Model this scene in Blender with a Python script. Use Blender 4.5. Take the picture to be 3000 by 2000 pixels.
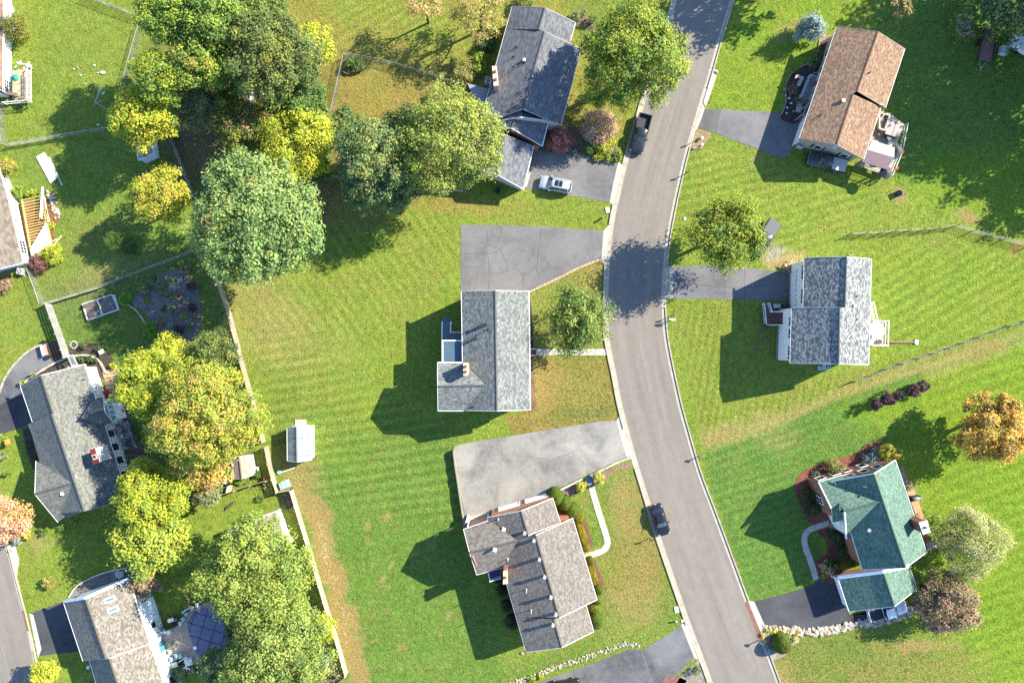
import bpy, math, random
import numpy as np
from mathutils import Vector
R = math.radians
random.seed(7)
rng = np.random.default_rng(11)
sc = bpy.context.scene
for o in list(bpy.data.objects): bpy.data.objects.remove(o, do_unlink=True)

# ---------------------------------------------------------------- camera, sky, sun, exposure
H = 100.0
cd = bpy.data.cameras.new('camera'); cam = bpy.data.objects.new('camera', cd)
sc.collection.objects.link(cam); sc.camera = cam
cam.location = (0, 0, H); cam.rotation_euler = (0, 0, 0)
cd.sensor_width = 36; cd.lens = 24; cd.clip_start = 1; cd.clip_end = 9000
SUN_EL, SUN_AZ = 33.0, 25.5        # elevation; angle of the sun above +x in the ground plane
sdir = Vector((math.cos(R(SUN_AZ))*math.cos(R(SUN_EL)), math.sin(R(SUN_AZ))*math.cos(R(SUN_EL)), math.sin(R(SUN_EL))))
wd = bpy.data.worlds.new('World'); sc.world = wd; wd.use_nodes = True
wn = wd.node_tree.nodes; wl = wd.node_tree.links; wn.clear()
sky = wn.new('ShaderNodeTexSky'); sky.sky_type = 'NISHITA'; sky.sun_disc = False
sky.sun_elevation = R(SUN_EL); sky.sun_rotation = R(90-SUN_AZ); sky.altitude = 100
sky.air_density = 1.0; sky.dust_density = 0.2; sky.ozone_density = 5.0
bg = wn.new('ShaderNodeBackground'); bg.inputs[1].default_value = 0.135
wo = wn.new('ShaderNodeOutputWorld'); wl.new(sky.outputs[0], bg.inputs[0]); wl.new(bg.outputs[0], wo.inputs[0])
sd = bpy.data.lights.new('sun', 'SUN'); sd.energy = 5.0; sd.angle = R(0.5); sd.color = (1.0, 0.915, 0.74)
sun = bpy.data.objects.new('sun', sd); sc.collection.objects.link(sun)
sun.rotation_euler = sdir.to_track_quat('Z', 'Y').to_euler()
vs = sc.view_settings
sc.display_settings.display_device = 'sRGB'
vs.view_transform = 'Standard'; vs.look = 'None'; vs.gamma = 1; vs.use_curve_mapping = False
vs.exposure = 1.68
sc.render.engine = 'CYCLES'
sc.cycles.max_bounces = 5; sc.cycles.diffuse_bounces = 3; sc.cycles.glossy_bounces = 2
sc.cycles.transmission_bounces = 3; sc.cycles.transparent_max_bounces = 6
sc.cycles.use_denoising = False

# ---------------------------------------------------------------- plan of the place
# plan units: 20 per metre on the ground, origin at the top left of the mapped plot
def P(px, py, z=0.0):
    k = (H-z)/H/20.0
    return Vector(((px-1500)*k, (1000-py)*k, z))
def P2(pts, z=0.0): return [P(a, b, z) for a, b in pts]

# ---------------------------------------------------------------- mesh helpers
class MB:
    def __init__(s): s.v = []; s.f = []; s.uv = None; s.col = None
    def add(s, vs_, fs):
        n = len(s.v); s.v += [tuple(p) for p in vs_]; s.f += [tuple(i+n for i in f) for f in fs]; return s
    def prism(s, pts, z0, z1):
        pts = [(p[0], p[1]) for p in pts]; n = len(pts)
        a = sum(pts[i][0]*pts[(i+1) % n][1]-pts[(i+1) % n][0]*pts[i][1] for i in range(n))
        if a < 0: pts = pts[::-1]
        V = [(x, y, z0) for x, y in pts]+[(x, y, z1) for x, y in pts]
        F = [tuple(range(n-1, -1, -1)), tuple(range(n, 2*n))]+[(i, (i+1) % n, n+(i+1) % n, n+i) for i in range(n)]
        return s.add(V, F)
    def box(s, c, size, rz=0.0, ax=None):
        c = Vector(c); hx, hy, hz = [d/2 for d in size]
        if ax is None:
            X = Vector((math.cos(rz), math.sin(rz), 0)); Y = Vector((-math.sin(rz), math.cos(rz), 0)); Z = Vector((0, 0, 1))
        else: X, Y, Z = ax
        V = [c+X*(a*hx)+Y*(b*hy)+Z*(d*hz) for d in (-1, 1) for a, b in ((-1, -1), (1, -1), (1, 1), (-1, 1))]
        return s.add(V, [(3, 2, 1, 0), (4, 5, 6, 7), (0, 1, 5, 4), (1, 2, 6, 5), (2, 3, 7, 6), (3, 0, 4, 7)])
    def bar(s, a, b, w, h):
        a = Vector(a); b = Vector(b); X = (b-a); L = X.length
        if L < 1e-6: return s
        X.normalize(); Z = Vector((0, 0, 1))
        if abs(X.z) > .95: Z = Vector((1, 0, 0))
        Y = Z.cross(X).normalized(); Z = X.cross(Y)
        return s.box((a+b)/2, (L, w, h), ax=(X, Y, Z))
    def tube(s, a, b, r0, r1=None, n=8, cap=True):
        a = Vector(a); b = Vector(b); r1 = r0 if r1 is None else r1
        X = (b-a).normalized(); U = Vector((0, 0, 1)) if abs(X.z) < .9 else Vector((1, 0, 0))
        Y = U.cross(X).normalized(); Z = X.cross(Y)
        V = []
        for c, r in ((a, r0), (b, r1)):
            for i in range(n):
                t = 2*math.pi*i/n; V.append(c+Y*(r*math.cos(t))+Z*(r*math.sin(t)))
        F = [(i, (i+1) % n, n+(i+1) % n, n+i) for i in range(n)]
        if cap: F += [tuple(range(n-1, -1, -1)), tuple(range(n, 2*n))]
        return s.add(V, F)
    def ball(s, c, r, nu=12, nv=7, lump=0.0, seed=0, zmin=-1.0):
        rd = random.Random(seed); c = Vector(c); r = (r, r, r) if isinstance(r, (int, float)) else r
        ph = [rd.uniform(0, 6.28) for _ in range(6)]
        V = []; F = []
        for j in range(nv+1):
            th = math.pi*j/nv
            for i in range(nu):
                t = 2*math.pi*i/nu
                k = 1+lump*(math.sin(3*t+ph[0]+2*th)+.7*math.sin(5*t+ph[1]-3*th)+.5*math.sin(7*th+ph[2]))
                V.append(c+Vector((r[0]*k*math.sin(th)*math.cos(t), r[1]*k*math.sin(th)*math.sin(t), r[2]*max(zmin, k*math.cos(th)))))
        for j in range(nv):
            for i in range(nu):
                F.append((j*nu+i, (j+1)*nu+i, (j+1)*nu+(i+1) % nu, j*nu+(i+1) % nu))
        return s.add(V, F)
    def quad(s, *p): return s.add(p, [tuple(range(len(p)))])

def finish(me, m, smooth=False):
    if m is not None: me.materials.append(m)
    if smooth: me.shade_smooth()

org = {}      # world origin used for an object's vertices
def obj(name, mb, mat, parent=None, smooth=False, **props):
    me = bpy.data.meshes.new(name)
    if parent is None:
        a = np.array(mb.v); o3 = Vector(((a[:, 0].min()+a[:, 0].max())/2, (a[:, 1].min()+a[:, 1].max())/2, a[:, 2].min()))
    else: o3 = org[parent.name]
    me.from_pydata([(x-o3.x, y-o3.y, z-o3.z) for x, y, z in mb.v], [], mb.f); me.update()
    if mb.uv is not None:
        l = me.uv_layers.new(name='UVMap')
        for i, u in enumerate(mb.uv): l.data[i].uv = u
    finish(me, mat, smooth)
    o = bpy.data.objects.new(name, me); sc.collection.objects.link(o)
    if parent is None: o.location = o3
    else: o.parent = parent
    org[o.name] = o3
    for k, v in props.items(): o[k] = v
    return o
def thing(name, label, cat, loc=(0, 0, 0), group=None):
    o = bpy.data.objects.new(name, None); sc.collection.objects.link(o)
    o.empty_display_size = .3
    o.location = loc; org[o.name] = Vector(loc); o['label'] = label; o['category'] = cat
    if group: o['group'] = group
    return o
def single(name, mb, mat, label, cat, group=None, smooth=False):
    o = obj(name, mb, mat, None, smooth); o['label'] = label; o['category'] = cat
    if group: o['group'] = group
    return o
def local(name, loc, rz, label, cat, group=None):     # a thing whose parts are built round (0,0,0)
    o = thing(name, label, cat, (0, 0, 0), group); o.location = loc; o.rotation_euler = (0, 0, rz); return o
def struct(name, mb, mat, **kw): return obj(name, mb, mat, None, kind='structure', **kw)
kids = {}
def dup(root, loc, rz, label, group=None, scale=1.0):
    def cp(o, par):
        c = o.copy(); sc.collection.objects.link(c); c.parent = par
        for ch in list(o.children): cp(ch, c)
        return c
    r = cp(root, None); r.location = loc; r.rotation_euler = (0, 0, rz); r.scale = (scale,)*3
    r['label'] = label
    if group: r['group'] = group
    return r
def share(src, loc, rz=0.0, parent=None, scale=(1, 1, 1)):
    c = bpy.data.objects.new(src.name.split('.')[0], src.data); sc.collection.objects.link(c)
    c.location = loc; c.rotation_euler = (0, 0, rz); c.scale = scale; c.parent = parent; return c
def smooth_line(pts, n=6, closed=False):
    out = []; m = len(pts)
    rngi = range(m) if closed else range(m-1)
    for i in rngi:
        p = [np.array(pts[k % m] if closed else pts[min(max(k, 0), m-1)], float) for k in (i-1, i, i+1, i+2)]
        for j in range(n):
            t = j/n
            out.append(tuple(.5*((2*p[1])+(-p[0]+p[2])*t+(2*p[0]-5*p[1]+4*p[2]-p[3])*t*t+(-p[0]+3*p[1]-3*p[2]+p[3])*t**3)))
    if not closed: out.append(tuple(pts[-1]))
    return out
def resample(pts, step):
    pts = [np.array(p[:2], float) for p in pts]; out = [pts[0]]; acc = 0; prev = pts[0]
    for p in pts[1:]:
        d = np.linalg.norm(p-prev)
        while acc+d >= step:
            prev = prev+(p-prev)*((step-acc)/d); out.append(prev); d = np.linalg.norm(p-prev); acc = 0
        acc += d; prev = p
    if np.linalg.norm(out[-1]-pts[-1]) > step*.25: out.append(pts[-1])
    return out
def offset(pts, d):      # shift a polyline to its left by d metres
    out = []; n = len(pts)
    for i in range(n):
        a = np.array(pts[max(i-1, 0)][:2], float); b = np.array(pts[min(i+1, n-1)][:2], float)
        t = b-a; t /= max(1e-9, np.linalg.norm(t)); out.append((pts[i][0]-t[1]*d, pts[i][1]+t[0]*d))
    return out
# ---------------------------------------------------------------- materials
class NT:
    def __init__(s, name):
        s.m = bpy.data.materials.new(name); s.m.use_nodes = True; s.t = s.m.node_tree; s.t.nodes.clear()
        s.out = s.n('ShaderNodeOutputMaterial'); s.b = s.n('ShaderNodeBsdfPrincipled'); s.l(s.b.outputs[0], s.out.inputs[0])
    def n(s, t, **kw):
        x = s.t.nodes.new(t)
        for k, v in kw.items(): setattr(x, k, v)
        return x
    def l(s, a, b): s.t.links.new(a, b)
    def coord(s, kind='Object', scale=None, rot=None):
        tc = s.n('ShaderNodeTexCoord')
        if kind == 'World':
            g = s.n('ShaderNodeNewGeometry'); o = g.outputs['Position']
        else: o = tc.outputs[kind]
        if scale is None and rot is None: return o
        mp = s.n('ShaderNodeMapping'); s.l(o, mp.inputs[0])
        if scale is not None: mp.inputs['Scale'].default_value = scale
        if rot is not None: mp.inputs['Rotation'].default_value = rot
        return mp.outputs[0]
    def noise(s, vec, scale, detail=3, rough=.6, dist=0.0):
        x = s.n('ShaderNodeTexNoise'); x.inputs['Scale'].default_value = scale; x.inputs['Detail'].default_value = detail
        x.inputs['Roughness'].default_value = rough; x.inputs['Distortion'].default_value = dist; s.l(vec, x.inputs['Vector']); return x.outputs[0]
    def ramp(s, fac, stops):
        r = s.n('ShaderNodeValToRGB'); e = r.color_ramp.elements
        while len(e) < len(stops): e.new(.5)
        for i, (p, c) in enumerate(stops):
            e[i].position = p; e[i].color = (c, c, c, 1) if isinstance(c, (int, float)) else (*c, 1)
        s.l(fac, r.inputs[0]); return r.outputs[0]
    def mix(s, f, a, b, mode='MIX'):
        x = s.n('ShaderNodeMix', data_type='RGBA', blend_type=mode); x.clamp_result = False
        for v, i in ((f, 0), (a, 6), (b, 7)):
            if hasattr(v, 'links') or hasattr(v, 'is_linked'): s.l(v, x.inputs[i])
            elif i == 0: x.inputs[0].default_value = v
            else: x.inputs[i].default_value = (v, v, v, 1) if isinstance(v, (int, float)) else (*v, 1)
        return x.outputs[2]
    def bump(s, h, strength=.5, dist=.05):
        x = s.n('ShaderNodeBump'); x.inputs['Strength'].default_value = strength; x.inputs['Distance'].default_value = dist
        s.l(h, x.inputs['Height']); s.l(x.outputs[0], s.b.inputs['Normal'])
    def set(s, col=None, rough=.8, metal=0.0, spec=.3):
        if col is not None:
            if hasattr(col, 'is_linked'): s.l(col, s.b.inputs['Base Color'])
            else: s.b.inputs['Base Color'].default_value = (*col, 1)
        s.b.inputs['Roughness'].default_value = rough; s.b.inputs['Metallic'].default_value = metal
        s.b.inputs['Specular IOR Level'].default_value = spec; return s.m
mats = {}
def cached(f):
    def g(*a):
        k = (f.__name__,)+a
        if k not in mats: mats[k] = f(*a)
        return mats[k]
    return g
def sc3(c, k): return tuple(min(1, x*k) for x in c)
@cached
def plain(col, rough=.6, metal=0.0, var=.12):
    t = NT('painted_surface'); v = t.coord('World'); n = t.noise(v, 3.0, 4)
    c = t.mix(t.ramp(n, [(.3, 1-var), (.7, 1+var*.6)]), (0, 0, 0), (1, 1, 1))
    c = t.mix(1.0, col, c, 'MULTIPLY'); return t.set(c, rough, metal)
@cached
def asphalt(col, wear, tint):
    t = NT('asphalt'); v = t.coord('World')
    big = t.noise(v, .16, 4, .6, .6); mid = t.noise(v, 1.1, 4, .65); fine = t.noise(v, 11, 2, .7)
    c = t.mix(t.ramp(big, [(.36, 0.0), (.66, 1.0)]), sc3(col, 1-wear), sc3(tint, 1+wear))
    c = t.mix(t.ramp(mid, [(.3, 0.0), (.75, .55)]), c, sc3(tint, 1+wear*1.2))
    c = t.mix(1.0, c, t.ramp(fine, [(.3, .72), (.7, 1.28)]), 'MULTIPLY')
    t.bump(fine, .35, .02); return t.set(c, .85, 0, .25)
@cached
def road_mat():
    t = NT('road_asphalt'); v = t.coord('World'); uv = t.coord('UV')
    sx = t.n('ShaderNodeSeparateXYZ'); t.l(uv, sx.inputs[0])
    mp = t.n('ShaderNodeMapping'); mp.inputs['Scale'].default_value = (4.0, .035, 1); t.l(uv, mp.inputs[0])
    lane = t.noise(mp.outputs[0], 1.6, 4, .6)
    big = t.noise(v, .09, 3, .6); mid = t.noise(v, .8, 4, .7); fine = t.noise(v, 9, 2, .8)
    c = t.mix(t.ramp(lane, [(.32, 0.0), (.68, 1.0)]), (.145, .130, .113), (.190, .170, .148))
    c = t.mix(t.ramp(big, [(.4, 0.0), (.7, .35)]), c, (.178, .160, .138))
    c = t.mix(1.0, c, t.ramp(mid, [(.25, .9), (.75, 1.08)]), 'MULTIPLY')
    c = t.mix(1.0, c, t.ramp(fine, [(.3, .80), (.7, 1.2)]), 'MULTIPLY')
    # thin sealed seam down the middle of the lanes
    m1 = t.n('ShaderNodeMath', operation='SUBTRACT'); t.l(sx.outputs[0], m1.inputs[0]); m1.inputs[1].default_value = .52
    m2 = t.n('ShaderNodeMath', operation='ABSOLUTE'); t.l(m1.outputs[0], m2.inputs[0])
    m3 = t.n('ShaderNodeMath', operation='LESS_THAN'); t.l(m2.outputs[0], m3.inputs[0]); m3.inputs[1].default_value = .0045
    br = t.n('ShaderNodeMath', operation='MULTIPLY'); t.l(m3.outputs[0], br.inputs[0]); t.l(t.ramp(t.noise(v, .7, 2), [(.42, 0.0), (.55, .45)]), br.inputs[1])
    c = t.mix(br.outputs[0], c, (.06, .055, .055))
    t.bump(fine, .3, .02); return t.set(c, .88, 0, .2)
@cached
def concrete(col, var=.2):
    t = NT('concrete'); v = t.coord('World'); n = t.noise(v, .9, 5, .7); f = t.noise(v, 9, 2, .7)
    c = t.mix(t.ramp(n, [(.3, 0.0), (.7, 1.0)]), sc3(col, 1-var), sc3(col, 1+var*.5))
    c = t.mix(1.0, c, t.ramp(f, [(.3, .85), (.7, 1.12)]), 'MULTIPLY'); t.bump(f, .25, .01); return t.set(c, .85, 0, .2)
@cached
def shingle(c1, c2, c3, row, tab, relief):
    t = NT('asphalt_shingle'); uv = t.coord('UV')
    b = t.n('ShaderNodeTexBrick'); t.l(uv, b.inputs['Vector'])
    b.inputs['Scale'].default_value = 1.0; b.inputs['Brick Width'].default_value = tab; b.inputs['Row Height'].default_value = row
    b.inputs['Mortar Size'].default_value = .0; b.offset = .37; b.squash = 1
    b.inputs['Color1'].default_value = (0, 0, 0, 1); b.inputs['Color2'].default_value = (1, 1, 1, 1); b.inputs['Bias'].default_value = 0
    c = t.ramp(b.outputs[0], [(0.0, c1), (.5, c2), (1.0, c3)])
    b2 = t.n('ShaderNodeTexBrick'); t.l(uv, b2.inputs['Vector']); b2.inputs['Scale'].default_value = 1.0
    b2.inputs['Brick Width'].default_value = tab*1.9; b2.inputs['Row Height'].default_value = row; b2.inputs['Mortar Size'].default_value = 0
    b2.inputs['Color1'].default_value = (.95, .95, .95, 1); b2.inputs['Color2'].default_value = (1.05, 1.05, 1.05, 1); b2.offset = .61
    c = t.mix(1.0, c, b2.outputs[0], 'MULTIPLY')
    w = t.coord('World'); n = t.noise(w, .5, 4, .6); f = t.noise(w, 9, 2, .7)
    c = t.mix(1.0, c, t.ramp(n, [(.3, .92), (.7, 1.06)]), 'MULTIPLY'); c = t.mix(1.0, c, t.ramp(f, [(.3, .8), (.7, 1.2)]), 'MULTIPLY')
    sx = t.n('ShaderNodeSeparateXYZ'); t.l(uv, sx.inputs[0])
    d = t.n('ShaderNodeMath', operation='DIVIDE'); t.l(sx.outputs[1], d.inputs[0]); d.inputs[1].default_value = row
    fr = t.n('ShaderNodeMath', operation='FRACT'); t.l(d.outputs[0], fr.inputs[0])
    c = t.mix(1.0, c, t.ramp(fr.outputs[0], [(0.0, .72), (.22, .98), (1.0, 1.06)]), 'MULTIPLY')  # dark line along each course edge: butt shadow painted into the colour
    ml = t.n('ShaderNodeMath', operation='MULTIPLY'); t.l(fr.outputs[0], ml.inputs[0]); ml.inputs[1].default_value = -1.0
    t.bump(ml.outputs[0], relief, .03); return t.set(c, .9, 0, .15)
@cached
def siding(col, step=.16):
    t = NT('lap_siding'); v = t.coord('World'); sx = t.n('ShaderNodeSeparateXYZ'); t.l(v, sx.inputs[0])
    d = t.n('ShaderNodeMath', operation='DIVIDE'); t.l(sx.outputs[2], d.inputs[0]); d.inputs[1].default_value = step
    fr = t.n('ShaderNodeMath', operation='FRACT'); t.l(d.outputs[0], fr.inputs[0])
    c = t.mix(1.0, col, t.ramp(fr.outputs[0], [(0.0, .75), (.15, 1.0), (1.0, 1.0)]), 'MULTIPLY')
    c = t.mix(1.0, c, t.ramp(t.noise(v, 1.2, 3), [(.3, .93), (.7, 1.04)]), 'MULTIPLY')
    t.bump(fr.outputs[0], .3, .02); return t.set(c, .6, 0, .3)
@cached
def brick(c1=(.30, .105, .055), c2=(.19, .065, .04), mortar=(.27, .19, .14)):
    t = NT('brickwork'); v = t.coord('World')
    g = t.n('ShaderNodeNewGeometry'); nx = t.n('ShaderNodeSeparateXYZ'); t.l(v, nx.inputs[0])
    ad = t.n('ShaderNodeMath', operation='ADD'); t.l(nx.outputs[0], ad.inputs[0]); t.l(nx.outputs[1], ad.inputs[1])
    cb = t.n('ShaderNodeCombineXYZ'); t.l(ad.outputs[0], cb.inputs[0]); t.l(nx.outputs[2], cb.inputs[1])
    b = t.n('ShaderNodeTexBrick'); t.l(cb.outputs[0], b.inputs['Vector']); b.inputs['Scale'].default_value = 1
    b.inputs['Brick Width'].default_value = .22; b.inputs['Row Height'].default_value = .075; b.inputs['Mortar Size'].default_value = .01
    b.inputs['Color1'].default_value = (*c1, 1); b.inputs['Color2'].default_value = (*c2, 1); b.inputs['Mortar'].default_value = (*mortar, 1)
    t.bump(b.outputs[1], .3, -.01); return t.set(b.outputs[0], .85, 0, .2)
@cached
def wood(c1, c2, scale=6.0, rot=0.0):
    t = NT('wood'); v = t.coord('World', (1, 1, 1), (0, 0, rot)); mp = t.n('ShaderNodeMapping'); mp.inputs['Scale'].default_value = (.6, 5, 5)
    t.l(v, mp.inputs[0]); n = t.noise(mp.outputs[0], scale*.4, 4, .7); f = t.noise(v, 1.0, 3, .6)
    c = t.mix(t.ramp(n, [(.3, 0.0), (.7, 1.0)]), c1, c2); c = t.mix(1.0, c, t.ramp(f, [(.3, .8), (.7, 1.15)]), 'MULTIPLY')
    t.bump(n, .3, .01); return t.set(c, .8, 0, .2)
@cached
def mulch(c1, c2, c3):
    t = NT('mulch'); v = t.coord('World'); n = t.noise(v, 5.5, 3, .8, 1.0); b = t.noise(v, .8, 3)
    c = t.ramp(n, [(.3, c1), (.5, c2), (.72, c3)]); c = t.mix(1.0, c, t.ramp(b, [(.3, .75), (.7, 1.2)]), 'MULTIPLY')
    t.bump(n, .9, .1); return t.set(c, .95, 0, .1)
@cached
def stone(c1, c2):
    t = NT('stone'); v = t.coord('World'); oi = t.n('ShaderNodeObjectInfo'); n = t.noise(v, 2.2, 4, .7)
    c = t.mix(t.ramp(n, [(.3, 0.0), (.7, 1.0)]), c1, c2)
    c = t.mix(1.0, c, t.ramp(oi.outputs['Random'], [(0.0, .7), (1.0, 1.2)]), 'MULTIPLY'); t.bump(n, .5, .03); return t.set(c, .9, 0, .2)
@cached
def glass(col=(.02, .03, .045)):
    t = NT('window_glass'); return t.set(col, .06, 0, .8)
@cached
def paint(col, metal=.25):
    t = NT('car_paint'); t.b.inputs['Coat Weight'].default_value = .6; t.b.inputs['Coat Roughness'].default_value = .08
    v = t.coord('Object'); n = t.noise(v, 2.5, 4)
    c = t.mix(1.0, col, t.ramp(n, [(.3, .88), (.7, 1.08)]), 'MULTIPLY'); return t.set(c, .32, metal, .5)
@cached
def leaves(trans=.34):
    t = NT('foliage'); a = t.n('ShaderNodeAttribute', attribute_name='Col')
    t.l(a.outputs['Color'], t.b.inputs['Base Color']); t.b.inputs['Roughness'].default_value = .55; t.b.inputs['Specular IOR Level'].default_value = .22
    tr = t.n('ShaderNodeBsdfTranslucent'); c2 = t.mix(1.0, a.outputs['Color'], (1.15, 1.05, .45), 'MULTIPLY'); t.l(c2, tr.inputs[0])
    mx = t.n('ShaderNodeMixShader'); mx.inputs[0].default_value = trans; t.l(t.b.outputs[0], mx.inputs[1]); t.l(tr.outputs[0], mx.inputs[2]); t.l(mx.outputs[0], t.out.inputs[0])
    return t.m
@cached
def clipped(c1, c2):
    t = NT('clipped_hedge'); v = t.coord('World'); n = t.noise(v, 7, 3, .8); b = t.noise(v, 1.0, 3, .6)
    c = t.ramp(n, [(.32, sc3(c1, .45)), (.5, c1), (.68, c2)]); c = t.mix(1.0, c, t.ramp(b, [(.3, .8), (.7, 1.2)]), 'MULTIPLY')
    t.bump(n, 1.0, .12); return t.set(c, .85, 0, .15)
@cached
def bark():
    t = NT('bark'); v = t.coord('World'); n = t.noise(v, 6, 4, .7); t.bump(n, .6, .05)
    return t.set(t.ramp(n, [(.3, (.045, .035, .025)), (.7, (.12, .095, .07))]), .95, 0, .1)
@cached
def grass_mat():
    t = NT('lawn_grass'); v = t.coord('World'); a = t.n('ShaderNodeAttribute', attribute_name='Col')
    dry = a.outputs['Alpha']; col = a.outputs['Color']
    n1 = t.noise(v, 4.2, 3, .75, .5); n2 = t.noise(v, 1.3, 4, .7, .4); n3 = t.noise(v, .22, 4, .6, .3); n4 = t.noise(v, 2.4, 3, .8, .8)
    # straw flecks where the turf is dry
    ad = t.n('ShaderNodeMath', operation='MULTIPLY_ADD'); t.l(dry, ad.inputs[0]); ad.inputs[1].default_value = .34; ad.inputs[2].default_value = -.17
    s_ = t.n('ShaderNodeMath', operation='ADD'); t.l(ad.outputs[0], s_.inputs[0]); t.l(n4, s_.inputs[1])
    fl = t.ramp(s_.outputs[0], [(.50, 0.0), (.66, 1.0)])
    c = t.mix(t.ramp(n3, [(.35, 0.0), (.68, .45)]), col, t.mix(1.0, col, (.62, .95, .8), 'MULTIPLY'))
    c = t.mix(1.0, c, t.ramp(n2, [(.28, .66), (.5, 1.0), (.72, 1.30)]), 'MULTIPLY')
    c = t.mix(fl, c, (.225, .165, .055))
    c = t.mix(t.ramp(n4, [(.27, .8), (.42, 0.0)]), c, t.mix(1.0, col, (.32, .62, .7), 'MULTIPLY'))
    c = t.mix(1.0, c, t.ramp(n1, [(.28, .62), (.5, 1.0), (.72, 1.38)]), 'MULTIPLY')
    bm = t.n('ShaderNodeMath', operation='ADD'); t.l(n1, bm.inputs[0]); t.l(n4, bm.inputs[1])
    t.bump(bm.outputs[0], .95, .16); return t.set(c, .95, 0, .08)

WHITE = plain((.78, .78, .76), .5); OFFW = siding((.70, .70, .66)); TRIM = plain((.72, .72, .70), .45)
DARK = plain((.02, .02, .022), .5); GREY = plain((.22, .22, .22), .6); METAL = plain((.45, .46, .47), .35, .6)
CON = concrete((.34, .305, .245)); CON2 = concrete((.40, .37, .31)); GLASS = glass()
WOODN = wood((.42, .33, .17), (.62, .52, .30)); WOODG = wood((.17, .14, .11), (.30, .25, .19)); WOODF = wood((.30, .21, .125), (.46, .35, .22))
WOODD = wood((.10, .08, .07), (.20, .17, .145))
# ---------------------------------------------------------------- the ground: one sheet to the horizon
def q(c, r, *xy):
    s = 1.792 if (r == 3 and c >= 2) else 3.136
    pts = [(750*c+xy[i]/s, 500*r+xy[i+1]/s) for i in range(0, len(xy), 2)]
    return pts if len(pts) > 1 else pts[0]
def z_(ox, oy, s, *xy):
    pts = [(ox+xy[i]/s, oy+xy[i+1]/s) for i in range(0, len(xy), 2)]
    return pts if len(pts) > 1 else pts[0]

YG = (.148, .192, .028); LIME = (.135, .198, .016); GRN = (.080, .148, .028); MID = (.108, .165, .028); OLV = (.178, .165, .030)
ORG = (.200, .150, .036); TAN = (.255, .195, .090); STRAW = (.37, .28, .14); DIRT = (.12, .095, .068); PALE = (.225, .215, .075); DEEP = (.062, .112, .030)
def inner(lo, hi, step, outer):
    a = np.arange(lo, hi+step*.5, step); return np.concatenate([-np.array(outer[::-1]), a, np.array(outer)])
gx = inner(-84, 84, .3, [86, 90, 100, 130, 200, 500, 1500, 4000]); gy = inner(-58, 58, .3, [60, 64, 75, 100, 170, 500, 1500, 4000])
GX, GY = np.meshgrid(gx, gy); px = GX*20+1500; py = 1000-GY*20
def vnoise(x, y, s, seed):
    r = np.random.default_rng(seed); T = r.random((64, 64)); u = x/s; w = y/s
    i = np.floor(u).astype(int); j = np.floor(w).astype(int); fx = u-i; fy = w-j
    fx = fx*fx*(3-2*fx); fy = fy*fy*(3-2*fy); g = lambda a, b: T[a % 64, b % 64]
    return (g(i, j)*(1-fx)+g(i+1, j)*fx)*(1-fy)+(g(i, j+1)*(1-fx)+g(i+1, j+1)*fx)*fy
def fbm(x, y, s, seed): return (vnoise(x, y, s, seed)*.5+vnoise(x, y, s*.47, seed+1)*.3+vnoise(x, y, s*.21, seed+2)*.2)
wx = px+(fbm(px, py, 60, 1)-.5)*60; wy = py+(fbm(px, py, 60, 5)-.5)*60
C = np.zeros(GX.shape+(4,)); C[..., :3] = YG; C[..., 3] = .35
def lay(m, col, dry): 
    m = m[..., None]; C[..., :3] = C[..., :3]*(1-m)+np.array(col)*m
    if dry is not None: C[..., 3:] = C[..., 3:]*(1-m)+dry*m
def blob(x, y, rx, ry, ang, col, k=1.0, dry=None, soft=.5, warp=1):
    X, Y = (wx, wy) if warp else (px, py)
    a = R(ang); u = (X-x)*math.cos(a)+(Y-y)*math.sin(a); v = -(X-x)*math.sin(a)+(Y-y)*math.cos(a)
    d = np.sqrt((u/rx)**2+(v/ry)**2); lay(np.clip((1+soft-d)/(2*soft), 0, 1)*k, col, dry)
def poly(pts, col, k=1.0, dry=None, soft=10, warp=0):
    X, Y = (wx, wy) if warp else (px, py)
    ins = np.zeros(X.shape, bool); dist = np.full(X.shape, 1e9); n = len(pts)
    for i in range(n):
        (x0, y0), (x1, y1) = pts[i], pts[(i+1) % n]
        c = ((y0 > Y) != (y1 > Y)); xx = x0+(Y-y0)/((y1-y0) or 1e-9)*(x1-x0); ins ^= c & (X < xx)
        t = np.clip(((X-x0)*(x1-x0)+(Y-y0)*(y1-y0))/max(1e-9, (x1-x0)**2+(y1-y0)**2), 0, 1)
        dist = np.minimum(dist, np.hypot(X-x0-t*(x1-x0), Y-y0-t*(y1-y0)))
    sd_ = np.where(ins, dist, -dist); lay(np.clip(.5+sd_/(2*soft), 0, 1)*k, col, dry)
# lawns of the separate plots
poly([(820, -200), (1960, -200), (1960, 60), (1800, 470), (1400, 480), (700, 420), (560, 100)], OLV, .75, .6, 30, 1)
poly([(1000, 180), (1330, 250), (1350, 520), (960, 520), (970, 330)], ORG, .55, .7, 25, 1)
blob(1150, 60, 330, 60, 12, YG, .7, .45); blob(900, 100, 60, 160, 0, ORG, .5, .7)
poly([(1560, -100), (1960, -100), (1950, 60), (1860, 300), (1700, 120)], MID, .6, .3, 25, 1)
poly([(0, 0), (400, 60), (330, 380), (0, 430)], YG, .5, .35, 20); blob(200, 180, 170, 80, -35, MID, .35, .3)
poly([(0, 430), (330, 380), (520, 420), (600, 720), (140, 890), (0, 780)], MID, .6, .4, 15, 1)
blob(300, 830, 220, 60, -20, (.14, .13, .07), .5, .6); blob(620, 470, 110, 60, 70, DIRT, .95, .6); blob(560, 420, 90, 70, 20, DIRT, .9, .6)
poly([(140, 890), (590, 730), (690, 1010), (760, 1400), (550, 1480), (200, 1450), (60, 1100)], DEEP, .55, .3, 10)
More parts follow.
